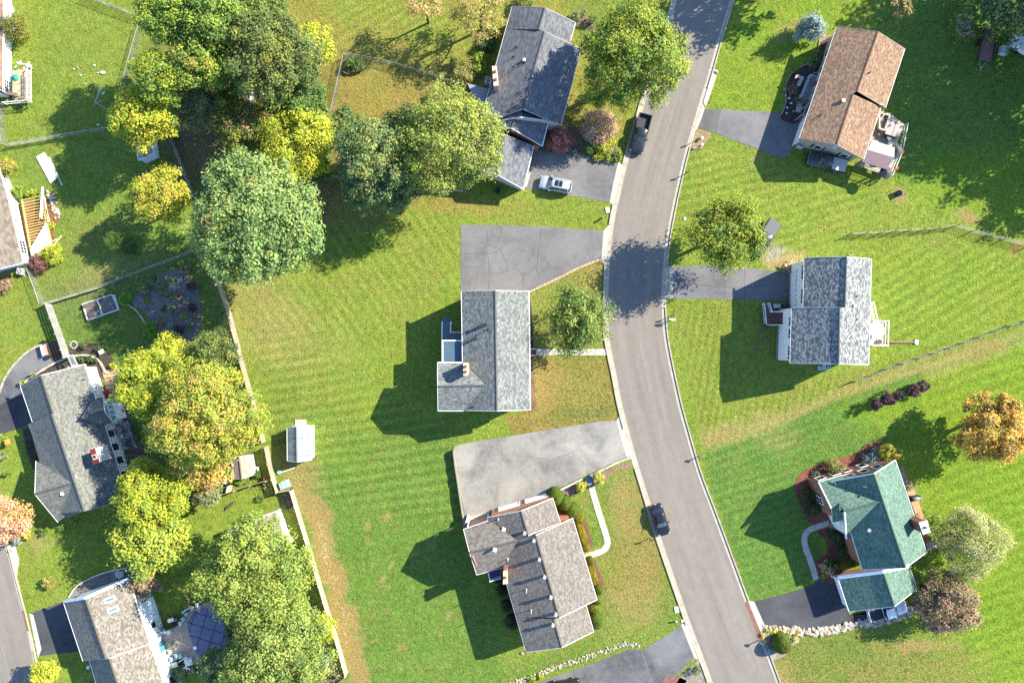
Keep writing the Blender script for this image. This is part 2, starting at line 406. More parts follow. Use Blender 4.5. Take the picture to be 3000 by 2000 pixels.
blob(860, 520, 110, 90, 0, DIRT, .85, .9); blob(960, 600, 190, 70, 0, (.12, .09, .06), .75, .9); blob(1280, 590, 180, 25, 5, ORG, .7, .9)
blob(700, 250, 260, 180, 20, (.09, .075, .04), .7, .7)
poly([(1030, 590), (1800, 590), (1790, 670), (1350, 660), (1340, 870), (1100, 1000), (700, 930), (720, 800)], YG, .5, .55, 40, 1)
blob(760, 900, 110, 180, -25, PALE, .5, .8); blob(880, 1000, 170, 100, 20, PALE, .25, .6)
poly([(1540, 860), (1780, 740), (1780, 1020), (1540, 1020)], MID, .8, .75, 8); blob(1740, 820, 50, 60, 0, ORG, .4, .9)
poly([(1560, 1045), (1785, 1045), (1815, 1235), (1500, 1275), (1480, 1220), (1560, 1200)], (.135, .125, .024), .95, .78, 8)
blob(1600, 1100, 70, 60, 0, ORG, .6, 1.0); blob(1700, 1120, 70, 60, 40, MID, .5, .6); blob(1590, 1190, 50, 60, 0, ORG, .5, 1.0); blob(1700, 1215, 120, 20, -6, DEEP, .5, .3)
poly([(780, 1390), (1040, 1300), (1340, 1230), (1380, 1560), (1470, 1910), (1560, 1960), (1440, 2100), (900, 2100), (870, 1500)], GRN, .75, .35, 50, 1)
poly([(720, 1000), (1060, 1240), (1340, 1290), (1040, 1340), (800, 1390), (760, 1200)], MID, .6, .4, 40, 1)
blob(870, 1420, 60, 90, 0, TAN, .6, 1.0)
poly([(885, 1450), (935, 1450), (975, 1540), (1003, 1640), (1030, 1760), (1060, 1880), (1085, 2020), (1030, 2020), (985, 1840), (950, 1700), (912, 1570)], TAN, .95, 1.0, 13, 1)
poly([(925, 1510), (960, 1560), (990, 1680), (1040, 1860), (1020, 1880), (985, 1740), (945, 1600)], STRAW, .9, .8, 12, 1)
for i in range(26):
    a = rng.uniform(0, 1, 2); blob(1080+a[0]*300, 1480+a[1]*480, rng.uniform(5, 16), rng.uniform(4, 9), rng.uniform(0, 180), TAN, .6, 1.0)
poly([(1700, 1400), (1860, 1345), (2010, 1820), (1880, 1900), (1600, 1985), (1440, 2060), (1480, 1960), (1740, 1860)], MID, .85, .55, 10)
blob(1870, 1640, 90, 130, -15, (.14, .125, .03), .6, .85); blob(1830, 1480, 40, 90, -10, TAN, .45, 1.0); blob(1850, 1760, 60, 60, 0, TAN, .35, 1.0)
poly([(1640, 1905), (1760, 1870), (1860, 1885), (1600, 1975), (1470, 2010), (1500, 1950)], MID, .6, .2, 14)
poly([(1750, 1440), (1800, 1590), (1700, 1600), (1690, 1500)], MID, .6, .3, 8)
# right of the road
poly([(2110, -100), (2700, -100), (2450, 100), (2330, 330), (2070, 300)], LIME, .55, .35, 15)
poly([(2040, 390), (2300, 480), (2600, 540), (2450, 700), (2240, 760), (1970, 770), (1980, 600)], YG, .6, .4, 20, 1)
poly([(2560, -100), (3300, -100), (3300, 560), (2640, 540), (2560, 250)], GRN, .75, .25, 25, 1)
poly([(2640, 470), (3300, 380), (3300, 700), (2900, 660), (2700, 600)], LIME, .6, .2, 30, 1)
poly([(2560, 740), (3100, 700), (3100, 920), (2560, 1080)], LIME, .35, .35, 30, 1)
poly([(1960, 880), (2130, 890), (2150, 1180), (2540, 1070), (3100, 930), (3100, 980), (2560, 1150), (2060, 1310)], (.140, .172, .026), .8, .5, 10)
poly([(2060, 1262), (2300, 1200), (2560, 1100), (3100, 925), (3100, 965), (2600, 1135), (2350, 1240), (2070, 1325)], PALE, .75, .8, 12, 1)
poly([(2050, 1328), (2230, 1272), (2450, 1170), (2700, 1090), (2700, 1300), (2440, 1350), (2330, 1440), (2440, 1690), (2200, 1770)], GRN, .95, .35, 8)
poly([(2460, 1200), (3200, 960), (3200, 2100), (2850, 2000), (2780, 1830), (2700, 1500), (2640, 1330)], LIME, .75, .2, 40, 1)
blob(2170, 1520, 110, 130, 0, GRN, .5, .35); blob(2280, 1290, 60, 40, 0, TAN, .3, .8)
poly([(2280, 1860), (2540, 1830), (2850, 1900), (2900, 2100), (2260, 2100)], (.095, .140, .024), .9, .6, 30, 1)
blob(2700, 1890, 80, 14, 5, TAN, .6, 1.0); blob(2290, 1990, 40, 50, 0, TAN, .6, 1.0); blob(2830, 1960, 120, 60, 0, YG, .6, .5)
blob(2290, 765, 55, 28, -10, STRAW, .9, .9, .35); blob(2265, 745, 26, 16, -40, (.26, .24, .2), .9, .6); blob(2215, 468, 18, 12, 0, TAN, .8, 1.0); blob(2830, 645, 35, 14, 10, TAN, .7, 1.0); blob(2635, 570, 18, 14, 0, TAN, .9, 1.0)
blob(2990, 735, 20, 16, 0, ORG, .8, 1.0); blob(2330, 90, 60, 22, -20, PALE, .6, .8); blob(3000, 1250, 60, 300, 0, LIME, .5, .1)
blob(2240, 950, 22, 80, 10, (.12, .11, .07), .5, .8)
poly([(0, 780), (80, 800), (140, 890), (190, 1000), (0, 1110)], YG, .6, .4, 12); blob(10, 820, 30, 30, 0, TAN, .6, .9)
poly([(40, 1560), (340, 1500), (350, 1760), (90, 1790)], YG, .4, .4, 12, 1); blob(100, 1590, 60, 20, 0, PALE, .6, .7)
poly([(560, 1480), (800, 1410), (880, 1500), (1000, 1960), (700, 1990), (450, 1700)], YG, .6, .3, 10)
blob(300, 690, 120, 40, -20, (.13, .13, .04), .5, .5)
# mowing passes: faint alternate stripes on four lawns
def stripes(pts, ang, w, k):
    a = R(ang); ph = (px*math.cos(a)+py*math.sin(a))/w*math.pi+fbm(px, py, 220, 9)*2.4; s = np.tanh(2.2*np.sin(ph))
    m = np.zeros(px.shape); keep = C.copy(); poly(pts, (0, 0, 0), 1, None, 25); m = 1-C[..., 0]/np.maximum(keep[..., 0], 1e-9); C[...] = keep
    C[..., :3] *= (1+k*s*m)[..., None]
stripes([(760, 950), (1300, 1240), (1340, 1330), (1360, 1560), (960, 1460), (780, 1300)], 82, 15, .15)
stripes([(1960, 890), (2120, 890), (2150, 1180), (2540, 1080), (2500, 1150), (2070, 1310)], 10, 11, .16)
stripes([(1980, 420), (2300, 500), (2550, 560), (2450, 700), (1970, 770)], 75, 13, .13)
stripes([(2560, 700), (3000, 720), (3000, 900), (2560, 1040)], 60, 15, .12)
stripes([(1060, -50), (1500, 0), (1350, 240), (850, 100)], 60, 13, .12)
stripes([(1080, 560), (1340, 560), (1340, 860), (1060, 1000), (740, 1000), (720, 860)], -35, 14, .12)
stripes([(2040, 1330), (2420, 1200), (2330, 1430), (2400, 1690), (2200, 1750)], 72, 13, .10)
stripes([(2700, 1000), (3100, 900), (3100, 2100), (2850, 1990)], 70, 17, .10)
C[..., :3] *= (.9+.24*fbm(px, py, 45, 21))[..., None]; C[..., 3] = np.clip(C[..., 3]+(fbm(px, py, 90, 31)-.5)*.45, 0, 1)
ny, nx = GX.shape
me = bpy.data.meshes.new('ground')
V = np.stack([GX, GY, np.zeros_like(GX)], -1).reshape(-1, 3)
i = np.arange(nx-1)[None, :]+np.arange(ny-1)[:, None]*nx
F = np.stack([i, i+1, i+nx+1, i+nx], -1).reshape(-1, 4)
def fastmesh(me, V, F, k):
    me.vertices.add(len(V)); me.vertices.foreach_set('co', V.astype(np.float32).ravel())
    me.loops.add(F.size); me.loops.foreach_set('vertex_index', F.astype(np.int32).ravel())
    me.polygons.add(len(F)); me.polygons.foreach_set('loop_start', np.arange(0, F.size, k, dtype=np.int32))
    me.update(calc_edges=True)
fastmesh(me, V, F, 4)
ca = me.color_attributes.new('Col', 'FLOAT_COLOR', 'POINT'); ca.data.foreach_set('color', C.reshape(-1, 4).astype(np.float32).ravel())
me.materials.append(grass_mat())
g = bpy.data.objects.new('ground', me); sc.collection.objects.link(g); g['kind'] = 'structure'

# ---------------------------------------------------------------- the road, gutters and kerbs
PAVED = []
def sheet(name, pts, z, mat, thick=.03, **kw):
    PAVED.append([tuple(P(a, b)[:2]) for a, b in pts])
    return struct(name, MB().prism([tuple(P(a, b)[:2]) for a, b in pts], z-thick, z), mat, **kw)
AL = [(2010, -90), (1983, 0), (1965, 69), (1937, 150), (1908, 240), (1879, 338), (1853, 430), (1833, 500), (1815, 580), (1802, 640), (1790, 723), (1785, 800), (1782, 883), (1782, 950), (1788, 1010), (1806, 1096), (1822, 1180), (1840, 1252), (1863, 1335), (1886, 1410), (1910, 1488), (1932, 1561), (1976, 1690), (2022, 1821), (2060, 1920), (2089, 2000), (2125, 2100)]
AR = [(2163, -90), (2138, 0), (2106, 105), (2074, 217), (2048, 300), (2023, 386), (2006, 445), (1990, 510), (1972, 590), (1956, 672), (1944, 760), (1938, 851), (1939, 920), (1946, 1000), (1969, 1115), (1986, 1190), (2004, 1255), (2041, 1383), (2086, 1503), (2135, 1635), (2184, 1768), (2220, 1857), (2250, 1935), (2276, 2005), (2312, 2100)]
AL = [tuple(P(*p)[:2]) for p in smooth_line(AL, 4)]; AR = [tuple(P(*p)[:2]) for p in smooth_line(AR, 4)]
def strip(name, A, B, z, mat):      # ribbon with UV: u across, v along in metres
    A = resample(A, .8); n = len(A); BL = [0]+list(np.cumsum([math.dist(B[i], B[i+1]) for i in range(len(B)-1)])); T = BL[-1]
    Bx = [b[0] for b in B]; By = [b[1] for b in B]
    mb = MB(); uv = []
    for i in range(n):
        s = T*i/(n-1); bx = np.interp(s, BL, Bx); by = np.interp(s, BL, By)
        for k in range(5):
            f = k/4; mb.v.append((A[i][0]*(1-f)+bx*f, A[i][1]*(1-f)+by*f, z+.05*math.sin(math.pi*f)*0))
    for i in range(n-1):
        for k in range(4):
            a = i*5+k; mb.f.append((a, a+5, a+6, a+1)); uv += [(k/4, i*.8), (k/4, (i+1)*.8), ((k+1)/4, (i+1)*.8), ((k+1)/4, i*.8)]
    mb.uv = uv; return mb
o = struct('road', strip('road', AL, AR, .012, None), road_mat())
for v in o.data.polygons[0:1]:
    if v.normal.z < 0: o.data.flip_normals()
PAVED.append(offset(AL, -.9)+offset(AR, .8)[::-1])
def kerb_line(edge, side, w_g, name, skip=(), apron=(), red=()):
    root = bpy.data.objects.new(name, None); sc.collection.objects.link(root); root['kind'] = 'structure'; org[root.name] = Vector((0, 0, 0))
    E = resample(edge, .6); G = offset(E, side*w_g); K = offset(E, side*(w_g+.17)); A2 = offset(E, side*(w_g+.55))
    i = 0; n = len(E); step = 5
    while i < n-1:
        j = min(i+step, n-1); mid = E[(i+j)//2]; ymid = 1000-mid[1]*20
        rd = any(a <= ymid <= b for a, b in red)
        def seg(Pa, Pb, z0, z1, nm, mt):
            pa = list(Pa[i:j+1]); pb = list(Pb[i:j+1])
            # a narrow open joint at each end
            def trim(p): 
                p = [np.array(x, float) for x in p]; d = p[1]-p[0]; p[0] = p[0]+d/np.linalg.norm(d)*.02; d = p[-2]-p[-1]; p[-1] = p[-1]+d/np.linalg.norm(d)*.02; return p
            pa = trim(pa); pb = trim(pb)
            obj(nm, MB().prism([tuple(x) for x in pa]+[tuple(x) for x in pb[::-1]], z0, z1), mt, root)
        dr = any(a <= ymid <= b for a, b in apron)
        seg(E, G, -.05, .03, 'gutter_slab', RED if rd else CON)
        if dr: seg(G, K, -.05, .05, 'dropped_kerb', CON2)
        else: seg(G, K, -.05, .17, 'kerb_stone', CON)
        i = j
    return root
RED = concrete((.20, .085, .065), .2)
kerb_line(AL, -1, .62, 'kerb_left', apron=((478, 600), (665, 765), (1225, 1345), (1815, 1935)))
kerb_line(AR, 1, .50, 'kerb_right', apron=((225, 400), (775, 885), (1765, 1860)), red=((1768, 1858),))
dr = lambda name, pts, mat, z=.028: sheet(name, pts, z, mat, .08)
AS_N = asphalt((.085, .085, .092), .12, (.13, .128, .132)); AS_D = asphalt((.030, .032, .038), .15, (.052, .054, .06)); AS_O = asphalt((.105, .104, .10), .15, (.215, .205, .185)); AS_M = asphalt((.062, .063, .07), .2, (.115, .115, .118)); AS_P = asphalt((.10, .098, .10), .12, (.14, .137, .135))
dr('driveway', [(2110, 322), (2250, 328), (2345, 340), (2345, 380), (2318, 440), (2297, 466), (2250, 450), (2097, 390)], AS_N)
dr('driveway', [(2062, 319), (2112, 322), (2099, 391), (2045, 374)], asphalt((.07, .068, .068), .15, (.10, .096, .093)), .032)
dr('driveway', [(1556, 430), (1572, 441), (1621, 446), (1740, 462), (1811, 480), (1807, 500), (1786, 592), (1660, 571), (1606, 560), (1540, 555), (1535, 500)], AS_P)
dr('driveway', [(1350, 658), (1440, 659), (1600, 664), (1770, 676), (1763, 757), (1650, 805), (1548, 855), (1350, 856)], AS_P)
dr('driveway', smooth_line([(1350, 1301), (1500, 1276), (1640, 1253), (1806, 1232), (1820, 1285), (1836, 1338), (1775, 1366), (1707, 1396), (1640, 1428), (1573, 1470), (1500, 1500), (1366, 1555), (1360, 1500), (1345, 1420), (1331, 1345), (1330, 1318)], 3, True), AS_O)
dr('driveway', [(1995, 1830), (2034, 1925), (1950, 2006), (1920, 2060), (1480, 2090), (1530, 2015), (1600, 1990), (1700, 1955), (1790, 1922), (1845, 1900), (1880, 1903), (1950, 1862)], AS_M)
dr('driveway', [(2208, 1762), (2311, 1734), (2384, 1712), (2400, 1698), (2445, 1700), (2490, 1800), (2700, 1790), (2710, 1760), (2660, 1770), (2640, 1812), (2551, 1830), (2484, 1830), (2356, 1840), (2250, 1834), (2238, 1828)], AS_D)
dr('driveway', [(1972, 781), (2074, 777), (2180, 783), (2250, 792), (2330, 800), (2330, 885), (2250, 881), (2150, 877), (1969, 874)], AS_N)
dr('driveway', [(-60, 1200), (0, 1178), (70, 1142), (100, 1235), (66, 1252), (0, 1272), (-60, 1290)], AS_D)
dr('driveway', smooth_line([(128, 1012), (100, 1024), (70, 1045), (36, 1082), (14, 1115), (0, 1150), (-40, 1200), (0, 1186), (62, 1150), (68, 1122), (100, 1095), (155, 1062), (140, 1030)], 3, True), AS_M, .033)
dr('driveway', [(88, 1797), (200, 1755), (240, 1905), (118, 1920)], AS_D)
LR = [tuple(P(*p)[:2]) for p in smooth_line([(-14, 1500), (-4, 1540), (12, 1590), (36, 1680), (63, 1784), (82, 1860), (96, 1925), (112, 2000), (125, 2100)], 4)]
PAVED.append(offset(LR, .6)+offset(LR, -9)[::-1])
o = struct('road', strip('road', LL if False else offset(LR, -9), LR, .012, None), road_mat())
kerb_line(LR, 1, .35, 'kerb_side_street', apron=((1790, 1925),), red=((1782, 1858),))
# aprons of poured concrete between kerb and driveway, paths and their slabs
APR = [[(1826, 462), (1806, 480), (1790, 598), (1794, 640)], [(1781, 666), (1770, 674), (1763, 757), (1771, 772)]]
sheet('apron', [(1811, 476), (1824, 480), (1808, 540), (1797, 600), (1786, 594), (1796, 540)], .04, CON2, .1)
sheet('apron', [(1768, 676), (1784, 660), (1776, 720), (1770, 775), (1762, 757)], .04, CON2, .1)
sheet('apron', [(1806, 1232), (1815, 1215), (1832, 1280), (1850, 1342), (1836, 1340), (1820, 1288)], .04, CON2, .1)
sheet('apron', [(1995, 1828), (2006, 1824), (2046, 1932), (2034, 1926)], .04, CON2, .1)
sheet('apron', [(1952, 780), (1972, 780), (1970, 874), (1952, 874)], .04, CON, .1)
sheet('apron', [(2192, 1757), (2210, 1762), (2240, 1830), (2228, 1850)], .04, CON2, .1)
sheet('apron', [(2066, 313), (2056, 345), (2042, 380), (2032, 386), (2046, 340), (2060, 305)], .04, CON2, .1)
sheet('apron', [(2090, 204), (2104, 208), (2080, 280), (2066, 315), (2060, 300)], .12, CON2, .2)
sheet('apron', [(42, 1590), (56, 1640), (50, 1685), (40, 1660), (24, 1600)], .12, CON2, .2)
sheet('apron', [(86, 1795), (98, 1800), (122, 1900), (112, 1925)], .04, CON2, .1)
def slabs(name, cl, w, mat, step=1.25, z=.06):
    root = bpy.data.objects.new(name, None); sc.collection.objects.link(root); root['kind'] = 'structure'; org[root.name] = Vector((0, 0, 0))
    L = resample([tuple(P(*p)[:2]) for p in cl], step/4); a = offset(L, w/2); b = offset(L, -w/2); i = 0; PAVED.append(list(a)+list(b)[::-1])
    while i < len(L)-1:
        j = min(i+4, len(L)-1)
        pa = [np.array(x) for x in a[i:j+1]]; pb = [np.array(x) for x in b[i:j+1]]
        for p in (pa, pb):
            d = p[1]-p[0]; p[0] = p[0]+d/np.linalg.norm(d)*.018; d = p[-2]-p[-1]; p[-1] = p[-1]+d/np.linalg.norm(d)*.018
        obj('slab', MB().prism([tuple(x) for x in pa]+[tuple(x) for x in pb[::-1]], -.05, z), mat, root); i = j
    return root
slabs('path_to_brick_steps', [(1568, 1030.5), (1640, 1031), (1778, 1031)], .95, CON2)
slabs('path_beside_hedges', smooth_line([(1732, 1424), (1744, 1466), (1759, 1515), (1774, 1562), (1780, 1590), (1768, 1610), (1740, 1622), (1706, 1634)], 5), .9, CON2)
slabs('path_to_front_door', smooth_line([(2391, 1697), (2380, 1660), (2370, 1630), (2359, 1600), (2357, 1572), (2370, 1552), (2395, 1542), (2430, 1531)], 5), .85, CON2)
slabs('path_to_porch', [(2338, 330), (2342, 310), (2350, 275)], .85, CON2, 1.0)
# mulch beds
RB = mulch((.10, .035, .028), (.17, .062, .045), (.25, .11, .085)); BB = mulch((.03, .022, .018), (.06, .045, .038), (.12, .095, .08)); GB = mulch((.10, .085, .07), (.20, .17, .14), (.33, .30, .27)); TB = mulch((.13, .09, .055), (.23, .17, .10), (.33, .26, .17))
bed = lambda pts, m, z=.045: sheet('mulch_bed', pts, z, m, .1)
bed(smooth_line([(2550, 1297), (2580, 1292), (2605, 1302), (2640, 1330), (2600, 1360), (2560, 1440), (2480, 1550), (2445, 1700), (2425, 1705), (2398, 1695), (2388, 1660), (2390, 1640), (2415, 1625), (2425, 1600), (2416, 1578), (2395, 1560), (2400, 1540), (2370, 1530), (2348, 1490), (2328, 1430), (2336, 1400), (2360, 1375), (2400, 1360), (2450, 1345), (2500, 1330)], 4, True), RB)
bed([(2640, 1350), (2655, 1395), (2685, 1435), (2650, 1445), (2630, 1400)], GB)
bed(smooth_line([(2405, 130), (2398, 100), (2412, 97), (2435, 105), (2440, 112), (2420, 200), (2370, 330), (2325, 362), (2284, 345), (2300, 310), (2302, 280), (2300, 255), (2315, 220), (2340, 200), (2372, 185), (2392, 160)], 4, True), BB)
bed([(2398, 100), (2412, 96), (2438, 106), (2416, 118), (2400, 130)], TB, .052)
bed(smooth_line([(1548, 878), (1556, 890), (1560, 960), (1562, 1020), (1548, 1020)], 3, True), BB); bed(smooth_line([(1548, 1046), (1563, 1048), (1560, 1080), (1566, 1120), (1570, 1190), (1560, 1200), (1548, 1200)], 3, True), mulch((.08, .05, .03), (.15, .09, .05), (.24, .16, .10)))
bed([(1738, 1396), (1852, 1350), (1854, 1362), (1800, 1380), (1775, 1400), (1745, 1424)], mulch((.12, .06, .06), (.21, .12, .12), (.30, .20, .19)))
bed([(1640, 1440), (1660, 1432), (1708, 1408), (1715, 1425), (1700, 1438), (1668, 1452)], mulch((.12, .06, .06), (.21, .12, .12), (.30, .20, .19)))
bed([(1700, 1520), (1714, 1518), (1738, 1600), (1722, 1612)], mulch((.08, .04, .03), (.15, .07, .05), (.22, .12, .09)))
bed([(1722, 1640), (1742, 1634), (1772, 1720), (1752, 1740)], mulch((.08, .04, .03), (.15, .07, .05), (.22, .12, .09)))
bed([(2046, 1930), (2062, 1975), (2070, 2010), (2090, 2080), (1980, 2080), (1975, 2010), (1998, 1972)], GB); bed([(1945, 1985), (1975, 1975), (2012, 1992), (1970, 2060), (1920, 2040)], mulch((.10, .05, .045), (.17, .09, .08), (.25, .15, .13)))
bed([(2040, 384), (2052, 379), (2085, 392), (2070, 415), (2055, 435), (2030, 442), (2025, 425)], TB)
bed([(2232, 1845), (2300, 1842), (2350, 1850), (2340, 1880), (2320, 1890), (2300, 1920), (2262, 1935), (2245, 1905)], mulch((.13, .10, .08), (.23, .19, .16), (.34, .29, .24)))
bed(smooth_line([(385, 885), (420, 845), (470, 805), (520, 790), (560, 820), (585, 870), (590, 960), (540, 1010), (480, 1000), (455, 960), (425, 915)], 4, True), mulch((.055, .05, .045), (.13, .125, .115), (.25, .24, .23)), .03)
bed(smooth_line([(205, 1020), (235, 1005), (290, 1008), (325, 1040), (330, 1065), (318, 1085), (300, 1060), (270, 1040), (230, 1035), (205, 1045)], 4, True), BB)
bed(smooth_line([(140, 1005), (185, 1000), (195, 1040), (160, 1060), (145, 1040)], 3, True), BB)
bed([(60, 1125), (75, 1105), (155, 1062), (230, 1040), (290, 1045), (315, 1085), (320, 1120), (250, 1080), (180, 1085), (65, 1132)], BB)
bed([(66, 1255), (84, 1250), (118, 1350), (105, 1385), (92, 1360), (78, 1320)], BB)
bed([(355, 1100), (360, 1180), (400, 1260), (440, 1340), (450, 1400), (380, 1400), (330, 1230), (310, 1130), (330, 1085)], mulch((.06, .04, .03), (.13, .09, .06), (.22, .16, .12)), .03)
bed([(120, 600), (150, 560), (170, 620), (178, 645), (160, 660), (160, 720), (60, 720), (65, 580)], mulch((.10, .05, .025), (.20, .10, .045), (.30, .17, .09)))
bed([(1555, 440), (1590, 370), (1680, 372), (1740, 400), (1800, 430), (1830, 472), (1760, 465), (1700, 452), (1621, 444)], mulch((.05, .035, .03), (.11, .085, .06), (.19, .16, .11)), .02)
bed([(1690, 65), (1720, 48), (1745, 70), (1750, 100), (1720, 85), (1695, 75)], mulch((.08, .05, .04), (.16, .11, .09), (.27, .20, .17)))
bed(smooth_line([(2700, 1720), (2730, 1705), (2790, 1708), (2850, 1750), (2840, 1800), (2780, 1850), (2720, 1840), (2690, 1780)], 4, True), mulch((.09, .06, .045), (.17, .12, .09), (.26, .20, .16)))
bed([(2540, 1835), (2560, 1800), (2650, 1790), (2672, 1770), (2676, 1800), (2600, 1830)], GB, .03)
# cracks in the middle driveway: thin dark tar lines
def crack(pts, w=.045, z=.031, col=(.03, .03, .033), root=None):
    L = resample([tuple(P(*p)[:2]) for p in pts], .35); L = [(x+rng.normal(0, .035), y+rng.normal(0, .035)) for x, y in L]
    a = offset(L, w/2); b = offset(L, -w/2); mb = MB()
    for i in range(len(L)-1): mb.quad((*a[i], z), (*b[i], z), (*b[i+1], z), (*a[i+1], z))
    struct('crack', mb, plain(col, .8))
for c in [[(1352, 745), (1400, 742), (1425, 746), (1455, 740), (1464, 725), (1427, 716), (1425, 672)], [(1427, 716), (1421, 742)], [(1425, 742), (1430, 755), (1434, 800), (1464, 800), (1489, 792), (1485, 770), (1466, 737), (1470, 720)],
          [(1350, 778), (1385, 784), (1400, 780)], [(1584, 670), (1582, 700), (1575, 760), (1569, 782), (1548, 800), (1532, 802)], [(1532, 802), (1534, 850)], [(1500, 788), (1516, 786), (1522, 800), (1530, 806)], [(1530, 733), (1545, 740)], [(1569, 782), (1580, 812)],
          [(1433, 800), (1430, 855)], [(1470, 665), (1468, 690), (1458, 710)], [(1425, 716), (1405, 710)]]: crack(c, .04)
for c in [[(2090, 781), (2092, 815), (2110, 848)], [(2182, 784), (2180, 880)], [(2120, 808), (2122, 845), (2126, 860)], [(2050, 835), (2120, 842), (2250, 838)]]: crack(c, .035, .031)
for c in [[(1878, 1903), (1892, 1942), (1908, 1990), (1918, 2030)]]: crack(c, .05, .031, (.17, .17, .17))
for c in [[(1480, 1330), (1560, 1340), (1620, 1345), (1660, 1330), (1690, 1318), (1700, 1300), (1760, 1290)], [(1380, 1330), (1430, 1325)], [(1620, 1345), (1650, 1340)]]: crack(c, .035, .031, (.09, .09, .09))
# ---------------------------------------------------------------- houses
def V2(p): return Vector((p[0], p[1], 0))
def roof_slope(parent, pts, mat, th=.16, name='roof_slope', **kw):
    pts = [Vector(p) for p in pts]; n = Vector((0, 0, 0))
    for i in range(len(pts)): n += pts[i].cross(pts[(i+1) % len(pts)])
    if n.z < 0: pts = pts[::-1]; n = -n
    n.normalize(); up = (Vector((0, 0, 1))-n*n.z)
    up = up.normalized() if up.length > 1e-3 else Vector((0, 1, 0)); u = up.cross(n)
    m = len(pts); V = pts+[p-Vector((0, 0, th)) for p in pts]
    F = [tuple(range(m)), tuple(range(2*m-1, m-1, -1))]+[(i+m, (i+1) % m+m, (i+1) % m, i) for i in range(m)]
    mb = MB().add(V, F); mb.uv = [(V[k].dot(u), V[k].dot(up)) for f in F for k in f]
    o = obj(name, mb, mat, parent, **kw); return o, (pts[0], n)
def on_plane(px, py, pl):        # the point of a roof plane seen at a plan position
    c = Vector((0, 0, H)); d = P(px, py)-c; p0, n = pl; t = (p0-c).dot(n)/d.dot(n); return c+d*t
def wall(parent, a, b, z0, z1, mat, apex=None, inside=None, th=.18, name='wall', t_apex=.5):
    a = V2(a); b = V2(b); d = (b-a).normalized(); nrm = Vector((d.y, -d.x, 0))
    if inside is not None and (V2(inside)-a).dot(nrm) > 0: nrm = -nrm
    prof = [(a, z0), (b, z0), (b, z1)]+([(a+(b-a)*t_apex, apex)] if apex else [])+[(a, z1)]
    m = len(prof); V = [p+Vector((0, 0, z)) for p, z in prof]+[p-nrm*th+Vector((0, 0, z)) for p, z in prof]
    F = [tuple(range(m)), tuple(range(2*m-1, m-1, -1))]+[(i+m, (i+1) % m+m, (i+1) % m, i) for i in range(m)]
    o = obj(name, MB().add(V, F), mat, parent); return (a, b, nrm, o)
def window(parent, w, t, z, wid, hgt, fr=None, shutters=None, grid=(1, 1), name='window', glassm=None, proud=.04):
    a, b, n, _ = w; d = (b-a).normalized(); c = a+d*t+Vector((0, 0, z+hgt/2)); ax = (d, n, Vector((0, 0, 1))); fr = fr or TRIM
    g_ = obj(name, MB().box(c+n*(proud*.5), (wid, .03, hgt), ax=ax), glassm or GLASS, parent); f = MB()
    for s in (-1, 1):
        f.box(c+d*(s*(wid/2+.04))+n*.03, (.10, .08, hgt+.2), ax=ax); f.box(c+Vector((0, 0, s*(hgt/2+.05)))+n*.03, (wid-.02, .08, .1), ax=ax)
    for i in range(1, grid[0]): f.box(c+d*(wid*(i/grid[0]-.5))+n*.045, (.05, .03, hgt), ax=ax)
    for i in range(1, grid[1]): f.box(c+Vector((0, 0, hgt*(i/grid[1]-.5)))+n*.05, (wid, .03, .05), ax=ax)
    obj('frame', f, fr, g_)
    if shutters:
        for s in (-1, 1): obj('shutter', MB().box(c+d*(s*(wid/2+.28))+n*.03, (.36, .05, hgt+.1), ax=ax), shutters, g_)
def door(parent, w, t, wid, hgt, mat, name='door', panels=0, z=.05):
    a, b, n, _ = w; d = (b-a).normalized(); c = a+d*t+Vector((0, 0, z+hgt/2)); ax = (d, n, Vector((0, 0, 1)))
    g_ = obj(name, MB().box(c+n*.02, (wid, .08, hgt), ax=ax), mat, parent); f = MB()
    for s in (-1, 1): f.box(c+d*(s*(wid/2+.06))+n*.03, (.12, .12, hgt+.1), ax=ax)
    f.box(c+Vector((0, 0, hgt/2+.07))+n*.03, (wid, .12, .13), ax=ax)
    for i in range(panels): f.box(c+Vector((0, 0, hgt*((i+1)/(panels+1)-.5)))+n*.065, (wid-.02, .02, .03), ax=ax)
    obj('frame', f, TRIM, g_)
def gutter(parent, a, b, mat=None):
    a = Vector(a); b = Vector(b); d = Vector((0, 0, -.09)); obj('gutter', MB().bar(a+d, b+d, .13, .12), mat or TRIM, parent)
def rake(parent, a, b, mat=None, w=.06, h=.2):
    a = Vector(a)+Vector((0, 0, -.085)); b = Vector(b)+Vector((0, 0, -.085)); obj('rake_board', MB().bar(a, b, w, h), mat or TRIM, parent)
def ridge_cap(parent, a, b, mat):
    a = Vector(a); b = Vector(b); L = (b-a).length; n = max(1, int(L/.9)); mb = MB(); d = (b-a).normalized(); s = Vector((-d.y, d.x, 0)).normalized()
    for i in range(n):
        p0 = a+(b-a)*(i/n); p1 = a+(b-a)*((i+.97)/n); e = Vector((0, 0, .045)); l = Vector((0, 0, .02-.075))
        mb.add([p0+s*.17+l, p0+e, p0-s*.17+l, p1+s*.17+l, p1+e+Vector((0, 0, .012)), p1-s*.17+l], [(0, 1, 4, 3), (1, 2, 5, 4)])
    mb.uv = [(0, 0)]*(8*n); obj('ridge_cap', mb, mat, parent)
